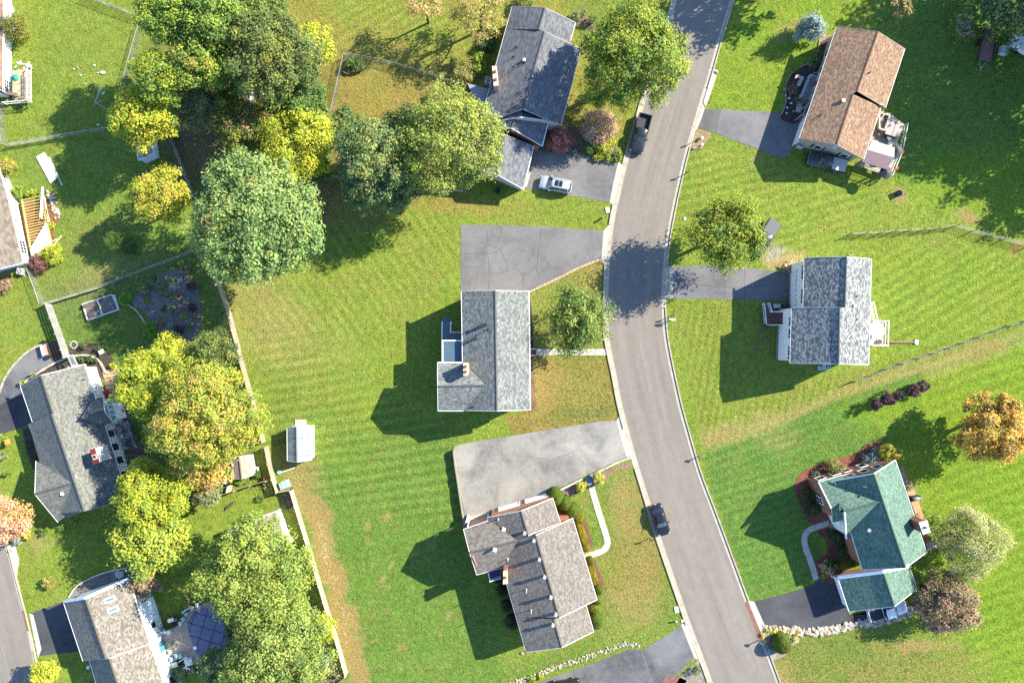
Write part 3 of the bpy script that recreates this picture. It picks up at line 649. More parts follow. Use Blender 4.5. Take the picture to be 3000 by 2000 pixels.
def gable(root, eL, r, eR, ze, zr, mat, wallm, oe=.38, oo=.32, walls=(1, 1, 1, 1), ridge=True, zeR=None, rakes=(1, 1), wm2=None, z0=0.0):
    zeR = ze if zeR is None else zeR
    L0, L1 = P(*eL[0], ze), P(*eL[1], ze); R0, R1 = P(*eR[0], zeR), P(*eR[1], zeR); T0, T1 = P(*r[0], zr), P(*r[1], zr)
    _, pl = roof_slope(root, [L0, L1, T1, T0], mat); _, pr = roof_slope(root, [T0, T1, R1, R0], mat)
    if ridge: ridge_cap(root, T0, T1, mat)
    if rakes[0]: rake(root, L0, T0); rake(root, T0, R0)
    if rakes[1]: rake(root, L1, T1); rake(root, T1, R1)
    d = (T1-T0); d.z = 0; d.normalize(); n = Vector((-d.y, d.x, 0))
    if (V2(R0)-V2(L0)).dot(n) < 0: n = -n
    a0 = V2(L0)+d*oo+n*oe; a1 = V2(L1)-d*oo+n*oe; b0 = V2(R0)+d*oo-n*oe; b1 = V2(R1)-d*oo-n*oe
    ctr = (a0+a1+b0+b1)/4; sl = (zr-ze)/max(.1, (V2(T0)-V2(L0)).dot(n)); zw = ze+sl*oe-.2; slR = (zr-zeR)/max(.1, (V2(R0)-V2(T0)).dot(n)); zwR = zeR+slR*oe-.2
    W = {}
    zl = min(zw, zwR)
    if walls[0]: W['L'] = wall(root, a0, a1, z0, zw-.02, wallm, None, ctr)
    if walls[1]: W['R'] = wall(root, b0, b1, z0, zwR-.02, wallm, None, ctr)
    ta = (V2(T0)-a0).dot(n)/max(.1, (b0-a0).dot(n))
    if walls[2]: W['0'] = wall(root, a0, b0, z0, zl-.02, wm2 or wallm, zr-.2, ctr, t_apex=ta)
    if walls[3]: W['1'] = wall(root, a1, b1, z0, zl-.02, wm2 or wallm, zr-.2, ctr, t_apex=ta)
    if walls[0]: gutter(root, L0-n*.05, L1-n*.05)
    if walls[1]: gutter(root, R0+n*.05, R1+n*.05)
    return dict(pl=pl, pr=pr, W=W, L0=L0, L1=L1, R0=R0, R1=R1, T0=T0, T1=T1, d=d, n=n)
def pipe_vent(root, px, py, pl, h=.55, r=.06, mat=None, flash=True):
    p = on_plane(px, py, pl); mb = MB().tube(p-Vector((0, 0, .1)), p+Vector((0, 0, h)), r, n=8); o = obj('vent_pipe', mb, mat or DARK, root)
    if flash: obj('flashing', MB().tube(p-Vector((0, 0, .05)), p+Vector((0, 0, .12)), r*2.6, r*1.2, 8), mat or DARK, o)
def box_vent(root, px, py, pl, s=(.38, .38, .35), rz=0.0, mat=None):
    p = on_plane(px, py, pl); o = obj('roof_vent', MB().box(p+Vector((0, 0, s[2]/2-.1)), s, rz), mat or METAL, root)
    obj('vent_cap', MB().box(p+Vector((0, 0, s[2]-.07)), (s[0]*1.3, s[1]*1.3, .06), rz), mat or TRIM, o)
def chimney(root, c4, z0, z1, mat, flues=2, capm=None):
    pts = [tuple(P(a, b, z1)[:2]) for a, b in c4]; o = obj('chimney', MB().prism(pts, z0, z1), mat, root)
    cx = sum(p[0] for p in pts)/4; cy = sum(p[1] for p in pts)/4; big = [((p[0]-cx)*1.12+cx, (p[1]-cy)*1.12+cy) for p in pts]
    obj('chimney_cap', MB().prism(big, z1, z1+.1), capm or CON, o)
    e = Vector(pts[1])-Vector(pts[0]); f_ = Vector(pts[2])-Vector(pts[1]); L = e if e.length > f_.length else f_
    for i in range(flues):
        k = ((i+.5)/flues-.5)*.9; obj('flue', MB().box((cx+L.x*k, cy+L.y*k, z1+.2), (.32, .32, .24)), plain((.12, .06, .04), .8), o)
def root_at(name, label, px, py, cat='house', group=None): return thing(name, label, cat, P(px, py), group)
def ac_unit(px, py, rz, label):
    t = local('air_conditioner', P(px, py), rz, label, 'air conditioner', 'air conditioners beside the houses'); G_ = plain((.5, .5, .47), .5)
    obj('housing', MB().box((0, 0, .42), (.82, .82, .76)), G_, t); obj('pad', MB().box((0, 0, .02), (1.05, 1.05, .06)), CON, t)
    g_ = obj('fan_grille', MB().tube((0, 0, .80), (0, 0, .83), .33, n=20), DARK, t); m = MB()
    for k in range(3): m.box((0, 0, .845), (.62, .05, .02), R(60*k))
    m.tube((0, 0, .83), (0, 0, .87), .08, n=10); obj('fan_guard', m, G_, g_); return t
def rail(root, pts, z, h=.95, mat=None, name='railing', step=.16, post=True):
    mb = MB(); mat = mat or WHITE; ps = MB()
    for i in range(len(pts)-1):
        a = Vector((pts[i][0], pts[i][1], z if len(pts[i]) < 3 else pts[i][2])); b = Vector((pts[i+1][0], pts[i+1][1], z if len(pts[i+1]) < 3 else pts[i+1][2]))
        up = Vector((0, 0, h)); mb.bar(a+up, b+up, .1, .06); mb.bar(a+Vector((0, 0, .12)), b+Vector((0, 0, .12)), .06, .05)
        n = max(2, int((b-a).length/step))
        for k in range(1, n): p = a+(b-a)*(k/n); mb.box(p+Vector((0, 0, h/2)), (.035, .035, h-.1))
    o = obj(name, mb, mat, root)
    for p in pts: zz = z if len(p) < 3 else p[2]; obj('rail_post', MB().box((p[0], p[1], zz+h/2), (.12, .12, h+.1)), mat, o)
def boards(root, quad, z, w, mat, name='deck_board', gap=.012, th=.04, stuff=True):
    a, b, c, d = [Vector((p[0], p[1], z)) for p in quad]; L = (b-a).length; n = max(1, int(L/w)); mb = MB()
    for i in range(n):
        f0 = i/n+gap/L/2; f1 = (i+1)/n-gap/L/2
        p = [a+(b-a)*f0, a+(b-a)*f1, d+(c-d)*f1, d+(c-d)*f0]
        if stuff: mb.prism([(x.x, x.y) for x in p], z-th, z+random.uniform(0, .004))
        else: obj(name, MB().prism([(x.x, x.y) for x in p], z-th, z), mat, root)
    if stuff: o = obj('decking', mb, mat, root); o['kind'] = 'stuff'; return o
def posts(root, pts, z0, z1, mat, s=.14, name='post'):
    for p in pts: obj(name, MB().box((p[0], p[1], (z0+z1)/2), (s, s, z1-z0)), mat, root)

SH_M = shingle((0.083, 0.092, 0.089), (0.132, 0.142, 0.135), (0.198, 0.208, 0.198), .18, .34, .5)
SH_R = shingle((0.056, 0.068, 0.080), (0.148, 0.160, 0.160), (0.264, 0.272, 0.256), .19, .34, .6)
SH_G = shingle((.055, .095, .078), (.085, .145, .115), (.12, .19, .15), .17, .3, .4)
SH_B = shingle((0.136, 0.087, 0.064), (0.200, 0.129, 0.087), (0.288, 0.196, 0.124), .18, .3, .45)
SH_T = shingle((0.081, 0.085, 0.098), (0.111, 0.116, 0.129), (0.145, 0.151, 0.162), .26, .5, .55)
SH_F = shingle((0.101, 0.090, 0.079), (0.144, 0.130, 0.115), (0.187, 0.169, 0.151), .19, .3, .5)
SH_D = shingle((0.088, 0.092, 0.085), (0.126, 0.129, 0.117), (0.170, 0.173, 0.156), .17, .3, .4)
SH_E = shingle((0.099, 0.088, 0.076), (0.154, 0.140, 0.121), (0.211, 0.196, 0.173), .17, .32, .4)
SH_C = shingle((.10, .085, .07), (.14, .12, .10), (.17, .15, .13), .3, .6, .5)

# --- middle house, grey shingles, rear wing, brick chimney
h = root_at('gray_roof_house', 'grey shingled house with rear wing and brick chimney below the cracked asphalt driveway', 1455, 1030)
zE, zR = 6.2, 8.3
G_ = gable(h, [(1353, 852), (1358.6, 1202)], [(1450, 851), (1455, 1203.6)], [(1549, 853), (1553, 1200)], zE, zR, SH_M, siding((.55, .56, .55)), walls=(1, 1, 1, 1))
zw = zE+(zR-zE)*.70
a, b, c, d, e = P(1281.8, 1062.5, zE), P(1357, 1062.5, zE), P(1423, 1129, zw+.02), P(1281.8, 1132, zw), P(1282.9, 1201.8, zE)
f = P(1358.6, 1202, zE)
_, plw = roof_slope(h, [a, b, c, d], SH_M); _, plw2 = roof_slope(h, [d, c, f, e], SH_M); ridge_cap(h, d, c+Vector((0, 0, .02)), SH_M)
rake(h, a, d); rake(h, d, e)
i0 = P(1289, 1069, zE); i1 = P(1290, 1195, zE); i2 = P(1359, 1069, zE); i3 = P(1360, 1195, zE); ctr = (i0+i3)/2
w = wall(h, i0, i1, 0, zE-.05, siding((.55, .56, .55)), zw-.2, ctr); window(h, w, 2.0, 3.6, .9, 1.2); window(h, w, 4.4, 3.6, .9, 1.2)
w = wall(h, i0, i2, 0, zE-.05, siding((.55, .56, .55)), None, ctr); w2 = wall(h, i1, i3, 0, zE-.05, siding((.55, .56, .55)), None, ctr)
gutter(h, a+Vector((0, .05, 0)), b+Vector((0, .05, 0))); gutter(h, e-Vector((0, .05, 0)), f-Vector((0, .05, 0)))
WR = G_['W']['R']
for t in (1.5, 3.6, 11.0, 13.2, 15.2): window(h, WR, t, 4.0, 1.0, 1.3)
door(h, WR, 9.1, 1.0, 2.1, plain((.25, .04, .03), .4), z=.5)
window(h, G_['W']['0'], 2.6, 4.0, 1.0, 1.2); door(h, G_['W']['0'], 6.0, 4.6, 2.2, WHITE, 'garage_door', 3)
for t in (3.0, 5.4): window(h, G_['W']['L'], t, 4.2, .9, 1.1)
chimney(h, [(1357.9, 1064), (1370.6, 1064), (1370.6, 1097.5), (1357.9, 1097.5)], 6.0, 9.0, plain((.52, .37, .24), .8), 2, plain((.55, .40, .27), .8))
box_vent(h, 1415.5, 953, G_['pl'], (.75, .34, .35), .3, DARK); box_vent(h, 1391, 992, G_['pl'], (.5, .25, .3), .3, DARK)
pipe_vent(h, 1429.5, 965, G_['pl'], 1.0); pipe_vent(h, 1371.5, 970, G_['pl'], .6); pipe_vent(h, 1385.5, 1192, G_['pl'], .8)
# deck behind it
t = thing('deck', 'L shaped grey composite deck with white edge rail behind the grey roof house', 'deck', P(1325, 975))
DZ = 2.9; CD = wood((.10, .125, .155), (.145, .175, .205)); q4 = lambda pts, z: [P(a, b, z) for a, b in pts]
boards(t, q4([(1297, 943), (1297, 998), (1354, 998), (1322, 943)], DZ), DZ, .15, CD) if False else None
boards(t, q4([(1297, 943), (1322, 943), (1322, 997), (1297, 997)], DZ), DZ, .15, CD); boards(t, q4([(1322, 975), (1354, 975), (1354, 997), (1322, 997)], DZ), DZ, .15, CD)
rail(t, [P(1322, 943, DZ), P(1321.5, 973.5, DZ), P(1353, 973.5, DZ)], DZ, .9); rail(t, [P(1297, 943, DZ), P(1296, 997, DZ)], DZ, .9)
posts(t, [P(1299, 946, DZ), P(1320, 946, DZ), P(1299, 994, DZ)], 0, DZ-.05, WHITE)
for i in range(6): obj('step', MB().box(P(1310, 941-i*2.0, 2.7-i*.45)+Vector((0, 0, -.45)), (1.15, .3, .06)), CD, t)
t = thing('porch_roof', 'blue grey metal porch roof with white border in the corner beside the chimney', 'porch roof', P(1325, 1030))
obj('roof_sheet', MB().prism([tuple(P(a, b, 5.4)[:2]) for a, b in [(1298, 1000), (1354, 1000), (1354, 1061), (1298, 1061)]], 5.25, 5.4), plain((.075, .13, .175), .45, .2), t)
mr = MB()
for i in range(14): y = 1003+i*4.3; mr.bar(P(1299, y, 5.42), P(1353.5, y, 5.42), .03, .03)
o = obj('seam', mr, plain((.10, .165, .21), .45, .2), t); o['kind'] = 'stuff'
for a_, b_ in (((1296.5, 998.5), (1296.5, 1062)), ((1295, 997.5), (1352, 997.5))): obj('fascia', MB().bar(P(*a_, 5.42), P(*b_, 5.42), .17, .2), WHITE, t)
posts(t, [P(1299, 1003, 5.4), P(1299, 1056, 5.4)], 0, 5.25, WHITE)
t = thing('entry_steps', 'red brick entry steps with white side posts at the path from the street', 'steps', P(1560, 1031))
BR = brick((.17, .05, .035), (.12, .035, .03))
for i in range(3): obj('step', MB().box((P(1557+i*5.0, 1031).x, P(0, 1031).y, .30-i*.1), (.26, 1.0, .62-i*.2)), BR, t)
for s in (1022, 1041): obj('rail_post', MB().bar(P(1551, s, .95), P(1567, s, .7), .12, .1), WHITE, t); posts(t, [P(1567, s, .7), P(1552, s, .9)], 0, .95, WHITE)

# --- white house on the right
h = root_at('white_siding_house', 'white sided two storey house with dark and pale grey shingles and maroon shutters', 2430, 910)
MAR = plain((.22, .015, .04), .5); WS = siding((.78, .78, .76)); ze, zA, zB = 5.8, 8.6, 8.95
uL0, uL1, lL0, lL1 = P(2356.9, 755, ze), P(2353.5, 901, ze), P(2320, 901.5, ze), P(2315.4, 1063.5, ze)
uT0, uT1, lT0, lT1 = P(2479.9, 751.8, zA), P(2474.8, 900, zA), P(2459.5, 900, zB+.12), P(2456.6, 1065.6, zB+.12)
R0, R1, Rm = P(2553.3, 759, ze), P(2544.8, 1067.8, ze), P(2549.5, 901, ze)
_, pa = roof_slope(h, [uL0, uL1, uT1, uT0], SH_R); _, pb = roof_slope(h, [lL0, lL1, lT1, lT0], SH_R)
_, pc = roof_slope(h, [uT0, uT1, Rm, R0], SH_R); _, pd = roof_slope(h, [lT0, lT1, R1, Rm], SH_R)
ridge_cap(h, uT0, uT1, SH_R); ridge_cap(h, lT0, lT1, SH_R)
rake(h, uL0, uT0); rake(h, uT0, R0); rake(h, lL1, lT1); rake(h, lT1, R1); rake(h, lL0, lT0)
gutter(h, uL0, uL1); gutter(h, lL0, lL1); gutter(h, R0, R1)
o_ = .35; i0 = uL0+Vector((o_, -.3, 0)); i1 = uL1+Vector((o_, 0, 0)); j0 = lL0+Vector((o_, 0, 0)); j1 = lL1+Vector((o_, .3, 0)); k0 = R0+Vector((-o_, -.3, 0)); k1 = R1+Vector((-o_, .3, 0)); ctr = (i0+k1)/2
FND = concrete((.24, .21, .16)); dx = Vector((.12, 0, 0))
wu = wall(h, i0, i1, .0, ze-.05, WS, None, ctr); wl_ = wall(h, j0, j1, 0, ze-.05, WS, None, ctr); wall(h, V2(i0)-dx*.9, V2(i1)-dx*.9, 0, .55, FND, None, ctr, name='foundation'); wall(h, V2(j0)-dx*.9, V2(j1)-dx*.9, 0, .55, FND, None, ctr, name='foundation')
wall(h, V2(i1), V2(j0), 0, ze-.05, WS, None, ctr); wall(h, k0, k1, 0, ze-.05, WS, None, ctr)
wt = wall(h, i0, k0, 0, ze-.05, WS, zA-.2, ctr); wb = wall(h, j1, k1, 0, ze-.05, WS, zB-.2, ctr)
for t in (1.55, 4.9): window(h, wu, t, 4.25, .95, 1.3, shutters=MAR)
door(h, wu, 3.9, 5.0, 2.2, WHITE, 'garage_door', 3, .06)
for k in range(8): window(h, wu, 1.25+k*.68, 2.35, .36, .26, proud=.06)
window(h, wl_, 2.1, 4.2, .8, 1.3, shutters=None); window(h, wl_, 3.3, 4.2, .8, 1.3, shutters=None)
for s in (1.45, 3.95): c = V2(wl_[0])+(V2(wl_[1])-V2(wl_[0])).normalized()*s+Vector((0, 0, 4.85))+wl_[2]*.03; obj('shutter', MB().box(c, (.05, .36, 1.4)), MAR, h)
window(h, wl_, 6.2, 4.2, .9, 1.2, shutters=MAR); window(h, wt, 3.0, 4, 1, 1.2); window(h, wb, 3.0, 4, 1, 1.2)
box_vent(h, 2502, 895, pd, (.35, .35, .4), 0, METAL); pipe_vent(h, 2509, 868, pc, .4); pipe_vent(h, 2510, 936, pd, .4)
t = thing('front_stairs', 'brown tread front stairs with white railings leading up to the white sided house', 'stairs', P(2280, 930))
TR = plain((.13, .075, .065), .6); 
for i in range(9):
    zz = .75+i*.22; x0 = 2263+i*5.8; obj('step', MB().prism([tuple(P(a, b, zz)[:2]) for a, b in [(x0, 915), (x0+7, 915), (x0+7, 950), (x0, 950)]], zz-.2, zz), TR, t)
obj('landing', MB().prism([tuple(P(a, b, .6)[:2]) for a, b in [(2240, 889), (2253, 889), (2260, 912), (2263, 951), (2240, 951)]], .4, .6), TR, t)
rail(t, [P(2256, 914, .6), (*P(2318, 913, 2.6)[:2], 2.6)], .6, .9); rail(t, [P(2239, 952, .6), P(2262, 952, .6), (*P(2318, 952, 2.6)[:2], 2.6)], .6, .9); rail(t, [P(2239, 952, .6), P(2233, 890, .6)], .6, .9); rail(t, [P(2255, 912, .6), P(2248, 889, .6)], .6, .9)
t = thing('deck', 'small white railed deck with patterned floor against the right side of the white house', 'deck', P(2570, 975))
boards(t, q4([(2547, 942), (2588, 942), (2588, 1008), (2547, 1008)], 2.5), 2.5, .3, plain((.42, .42, .42), .7, 0.0, .4))
rail(t, [P(2560, 941, 2.5), P(2594, 940, 2.5), P(2592, 1012, 2.5), P(2550, 1011, 2.5)], 2.5, .9, step=.4); posts(t, [P(2592, 943, 2.5), P(2590, 1008, 2.5), P(2592, 976, 2.5)], 0, 2.5, WHITE, .16)
rail(t, [P(2562, 938, 2.5), (*P(2550, 885, .8)[:2], .8)], .6, .9, step=.5)
for i in range(7): zz = 2.2-i*.28; obj('step', MB().bar(P(2549, 938-i*7.5, zz), P(2562-i*1.2, 932-i*7.5, zz), .26, .05), WOODN, t)
obj('patio_umbrella', MB().ball(P(2570, 968, 3.4), (1.1, 1.1, .35), 10, 4, zmin=0), WHITE, t)
single('planter_pot', MB().tube(P(2577, 1001, 2.5), P(2577, 1001, 2.9), .25, .34, 10), plain((.30, .13, .06), .7), 'round terracotta pot in the corner of the white railed deck', 'pot')
single('timber_edging', MB().bar(P(2597, 1001, .12), P(2682, 1002, .12), .22, .22), plain((.22, .14, .10), .8), 'long low brown timber lying on grass from the white deck', 'timber')
single('downspout_block', MB().box(P(2685, 1002, .1), (.45, .7, .2)), WHITE, 'small white block at the far end of the low brown timber', 'block')
ac_unit(2418, 1073, 0, 'square grey air conditioner below the bottom wall of the white sided house')
single('patio_slab', MB().box(P(2404, 1078, .05), (.8, .6, .1)), plain((.4, .42, .45), .7), 'pale blue board on shaded grass beside the air conditioner', 'board')
t = thing('timber_gantry', 'tall wooden post frame on the grass above the white sided house', 'frame', P(2500, 740))
for a_ in ((2488, 747), (2499, 747)): obj('post', MB().tube(P(*a_), P(*a_, 2.6), .09, n=6), WOODN, t)
obj('crossbeam', MB().bar(P(2488, 747, 2.5), P(2499, 747, 2.5), .12, .12), WOODN, t)
t = thing('wheeled_bin', 'dark rubbish bin beside the grey box near the brown stairs', 'bin', P(2302, 899)); obj('body', MB().box(P(2302, 899, .5), (.75, .6, 1.0)), DARK, t); obj('lid', MB().box(P(2302, 899, 1.04), (.82, .66, .08)), plain((.03, .03, .03), .4), t)
t = thing('utility_box', 'pale grey utility box beside the brown stairs of the white house', 'box', P(2275, 896)); obj('body', MB().box(P(2276, 896, .3), (.95, .55, .6)), plain((.28, .32, .32), .6), t); obj('lid', MB().box(P(2276, 896, .63), (1.0, .6, .06)), METAL, t)

# --- green roofed brick house
h = root_at('green_roof_house', 'brick house with green shingled roof, cross gable and attached garage', 2560, 1540)
BK = brick(); ze, zr = 4.4, 8.1
T0, T1 = P(2559.7, 1387.5, zr), P(2652.5, 1663, zr); E0, E1 = P(2623.4, 1346.9, ze), P(2715, 1616.8, ze)
dd = (T1-T0); Lr = dd.length; dd.normalize(); nn = Vector((dd.y, -dd.x, 0))     # nn points left of the ridge
if nn.x > 0: nn = -nn
hw = (V2(E0)-V2(T0)).dot(-nn); LL0 = P(2446, 1408, 5.2); LL1 = P(2527.5, 1668, 5.2); 
_, pL = roof_slope(h, [LL0, LL1, T1, T0], SH_G); _, pR = roof_slope(h, [T0, T1, E1, E0], SH_G); ridge_cap(h, T0, T1, SH_G)
rake(h, LL0, T0); rake(h, T0, E0); rake(h, LL1, T1); rake(h, T1, E1); gutter(h, E0, E1); gutter(h, LL0, LL1)
a0 = V2(LL0)-nn*.4+dd*.3; a1 = V2(LL1)-nn*.4-dd*.3; b0 = V2(E0)+nn*.4+dd*.3; b1 = V2(E1)+nn*.4-dd*.3; ctr = (a0+b1)/2
wN = wall(h, a0, b0, 0, ze, BK, zr-.25, ctr); wall(h, a1, b1, 0, ze, siding((.72, .72, .70)), zr-.25, ctr); wL = wall(h, a0, a1, 0, ze-.1, BK, None, ctr); wall(h, b0, b1, 0, ze-.1, BK, None, ctr)
for t, z in ((2.3, 3.3), (4.3, 3.3), (6.3, 3.3)): window(h, wN, t, z, 1.0, 1.35, WHITE)
for t in (3.0, 5.4): window(h, wN, t, .8, 1.0, 1.4, WHITE)
# cross gable to the left
Cc = on_plane(2576.6, 1468.8, pL)+Vector((0, 0, .05)); wr = Cc.z; wz = wr-3.5; D = P(2475, 1498.4, wr); B = P(2471, 1391, wz); F_ = P(2497, 1573, wz+.1)
pln = lambda a, b, c: (a, (b-a).cross(c-a).normalized())
PN, PS = pln(Cc, D, B), pln(Cc, D, F_); A, A1, A2, A3, B2 = [on_plane(*p, PN) for p in ((2398.4, 1411.9), (2431, 1479), (2435.5, 1489), (2457.6, 1473), (2476, 1402))]; E = on_plane(2480, 1578, PS); A4 = on_plane(2463, 1412, PN)
_, pW = roof_slope(h, [A, B, B2, A4, Cc, D, A3, A2, A1], SH_G); _, pW2 = roof_slope(h, [D, Cc, F_, E], SH_G); ridge_cap(h, D, Cc+Vector((0, 0, .03)), SH_G)
WT = plain((.76, .76, .74), .5); rake(h, A, A1, WT, .12, .22); rake(h, A1, A2, WT, .12, .22); rake(h, D, E, WT, .16, .25); gutter(h, A, B)
wA = V2(A)+Vector((.3, -.35, 0)); wc = V2(P(2437, 1512, 4.2)); wall1 = wall(h, wA, wc, 0, A.z-.15, BK, None, (V2(wA)+V2(wc))/2+Vector((5, 0, 0))); window(h, wall1, 2.9, 1.0, 1.1, 1.7, WHITE, plain((.03, .05, .05), .6), (1, 2))
wB = V2(B)+Vector((0, -.35, 0)); w_ = wall(h, wA, wB, 0, wz-.1, BK, None, V2(wc)); 
for t in (1.2, 3.4): window(h, w_, t, 1.0, 1.1, 1.3, WHITE)
wall(h, V2(D)+Vector((.3, 0, 0)), V2(E)+Vector((.3, .3, 0)), 0, 3.5, siding((.74, .74, .72)), None, V2(Cc)); wall(h, V2(E)+Vector((.3, .3, 0)), V2(F_)+Vector((0, .3, 0)), 0, 3.4, BK, None, V2(D))
# small porch roof, dark side to the walk
p1, p2, p3, p4 = P(2437, 1490, 4.3), P(2458, 1475, 5.3), P(2466, 1526, 5.3), P(2439.5, 1532, 4.25)
wall(h, V2(P(2459, 1478, 5.3)), V2(P(2472, 1500, 6.5)), 3.2, 5.6, siding((.74, .74, .72)), None, V2(Cc)); wall(h, V2(P(2466, 1500, 5.3)), V2(P(2477, 1560, 5.3)), 3.0, 5.2, siding((.74, .74, .72)), None, V2(Cc))
roof_slope(h, [p1, p2, p3, p4], SH_G, name='porch_roof'); rake(h, p1, p4, WT, .12); rake(h, p4, p3, WT, .12)
posts(h, [P(2440, 1530, 0)+Vector((.5, .2, 0)), P(2462, 1540, 0)], 0, 3.6, WT, .25, 'porch_column')
obj('porch_step', MB().box(P(2450, 1533, .15), (1.8, 1.9, .3), -.3), BR, h)
# garage
gz, gr = 2.8, 5.9
gg = gable(h, [(2456, 1690.7), (2489.3, 1790.7)], [(2586.4, 1673.9), (2620.4, 1775.7)], [(2664, 1659.6), (2685.7, 1725.7)], gz, gr, SH_G, BK, rakes=(0, 1))
rake(h, gg['L0'], gg['T0'], WT, .5, .3); rake(h, gg['T0'], gg['R0'], WT, .3, .3); door(h, gg['W']['L'], 2.6, 4.2, 2.1, WHITE, 'garage_door', 3)
chimney(h, [(2693, 1531), (2714, 1525), (2723, 1556), (2704, 1562)], 0, 7.4, BK, 1, TRIM)
box_vent(h, 2544, 1551, pL, (.35, .35, .35), -.3, METAL); pipe_vent(h, 2517, 1453, pW, .3); pipe_vent(h, 2532.5, 1424, pL, .35, .07, METAL)
t = thing('patio', 'strip of orange brick patio along the back wall of the green roof house', 'patio', P(2690, 1480))
PB = brick((.40, .22, .12), (.33, .18, .10), (.42, .34, .26)); L = [(2657, 1441), (2677, 1434), (2722, 1555), (2702, 1562)]
for i in range(9):
    f0, f1 = i/9, (i+.97)/9; c = [P(L[0][0]+(L[3][0]-L[0][0])*f0, L[0][1]+(L[3][1]-L[0][1])*f0), P(L[1][0]+(L[2][0]-L[1][0])*f0, L[1][1]+(L[2][1]-L[1][1])*f0), P(L[1][0]+(L[2][0]-L[1][0])*f1, L[1][1]+(L[2][1]-L[1][1])*f1), P(L[0][0]+(L[3][0]-L[0][0])*f1, L[0][1]+(L[3][1]-L[0][1])*f1)]
    obj('paving_panel', MB().prism([tuple(x[:2]) for x in c], -.02, .12), concrete((.40, .24, .13), .15), t)
t = local('grill', P(2674, 1456), .1, 'dark covered barbecue grill standing on the orange brick patio', 'grill'); obj('body', MB().box((0, 0, .5), (1.3, .65, .9)), DARK, t); obj('hood', MB().ball((0, 0, .95), (.6, .32, .3), 10, 5, zmin=0), GREY, t); obj('side_shelf', MB().box((.75, 0, .8), (.3, .5, .05)), GREY, t)
t = thing('wooden_steps', 'wide grey wooden steps at the lower right corner of the green roof house', 'steps', P(2735, 1600))
for i in range(6): obj('board', MB().bar(P(2704+i*8.5, 1606-i*1.5, .5-i*.06), P(2715+i*8.5, 1585-i*1.5, .5-i*.06), .34, .06) if False else MB().bar(P(2714+i*7.6, 1590+i*-1.0, .55), P(2722+i*7.6, 1608-i*1.6, .55), .32, .06), plain((.36, .31, .28), .8), t)
obj('side_rail', MB().bar(P(2708, 1588, .9), P(2758, 1580, .9), .08, .08), WOODF, t); obj('side_rail', MB().bar(P(2716, 1612, .5), P(2762, 1602, .5), .08, .08), WOODF, t)
t = thing('flower_tub', 'round teal tub full of red flowers beside the brick chimney', 'flower pot', P(2716, 1577)); obj('tub', MB().tube(P(2716, 1577), P(2716, 1577, .6), .42, .55, 14), plain((.06, .18, .17), .6), t)

# --- brown roofed house
h = root_at('brown_roof_house', 'long house with a tan brown shingled roof stepped at the ridge', 2500, 270)
TS = siding((.33, .31, .27)); ze, z1_, z2_ = 3.7, 5.6, 5.9
lt0, lt1 = P(2452.5, 77.5, ze), P(2342.5, 405, ze); m_ = P(2395, 249, ze)
u0, u1, l0, l1 = P(2572, 93, z2_), P(2511, 266, z2_), P(2498.7, 275.8, z1_), P(2450.9, 424, z1_)
re0, re1, rl0, rl1 = P(2651, 143.5, ze), P(2594.4, 315.7, ze), P(2581.6, 314, ze+.0), P(2530.6, 466, ze)
plL = (lt0, (lt1-lt0).cross(u0-lt0).normalized()); u1, l0, l1, m_ = [on_plane(*p, plL) for p in ((2511, 266), (2498.7, 275.8), (2450.9, 424), (2395, 249))]
_, pA = roof_slope(h, [lt0, m_, l0, u1, u0], SH_B); _, pB = roof_slope(h, [m_, lt1, l1, l0], SH_B); _, pC = roof_slope(h, [u0, u1, re1, re0], SH_B); _, pD = roof_slope(h, [l0, l1, rl1, rl0], SH_B)
ridge_cap(h, u0, u1, SH_B); ridge_cap(h, l0, l1, SH_B)
for a_, b_ in ((lt0, u0), (u0, re0), (u1, re1), (lt1, l1), (l1, rl1)): rake(h, a_, b_, plain((.25, .21, .17), .6))
gutter(h, lt0, lt1); gutter(h, re0, re1); gutter(h, rl0, rl1)
dd = (l1-l0); dd.z = 0; dd.normalize(); nn = Vector((-dd.y, dd.x, 0)); nn = nn if nn.x < 0 else -nn
a0 = V2(lt0)-nn*.5+dd*.4; a1 = V2(lt1)-nn*.5-dd*.4; b0 = V2(re0)+nn*.5+dd*.4; b1 = V2(rl1)+nn*.5-dd*.4; b2 = V2(re1)+nn*.5; b3 = V2(rl0)+nn*.5; ctr = (a0+b1)/2
wl1 = wall(h, a0, a1, 0, ze-.05, TS, None, ctr); wall(h, b0, b2, 0, ze-.05, TS, None, ctr); wall(h, b3, b1, 0, ze-.05, TS, None, ctr); wall(h, b2, b3, 0, ze+.5, TS, None, ctr)
wall(h, a0, b0, 0, ze, TS, z2_-.2, ctr); wg = wall(h, a1, b1, 0, ze, TS, z1_-.2, ctr)
window(h, wg, 3.0, 1.2, 1.0, 1.1, TRIM, plain((.04, .05, .06), .6)); window(h, wg, 7.0, 1.2, 1.0, 1.1, TRIM, plain((.04, .05, .06), .6))
for t in (2.5, 5.0, 8.5): window(h, wl1, t, 1.0, 1.1, 1.3)
door(h, wl1, 14.2, 3.6, 2.1, TRIM, 'garage_door', 3); door(h, wl1, 7.0, 1.0, 2.1, plain((.2, .05, .04), .5))
box_vent(h, 2469, 296, pB, (.35, .35, .35), -.3, METAL); pipe_vent(h, 2404, 338, pB, .4); pipe_vent(h, 2546, 214, pC, .35); pipe_vent(h, 2548, 212, pC, .2, .05)
o = obj('satellite_dish', MB().tube(P(2447, 430, 4.9), P(2446, 431, 5.1), .28, .3, 14), METAL, h)
ac_unit(2341, 427, -.3, 'air conditioner with a pale cover at the lower left corner of the brown roof house')
t = thing('porch_deck', 'grey front porch with slatted railing beside the garden bed of the brown roof house', 'porch', P(2370, 260))
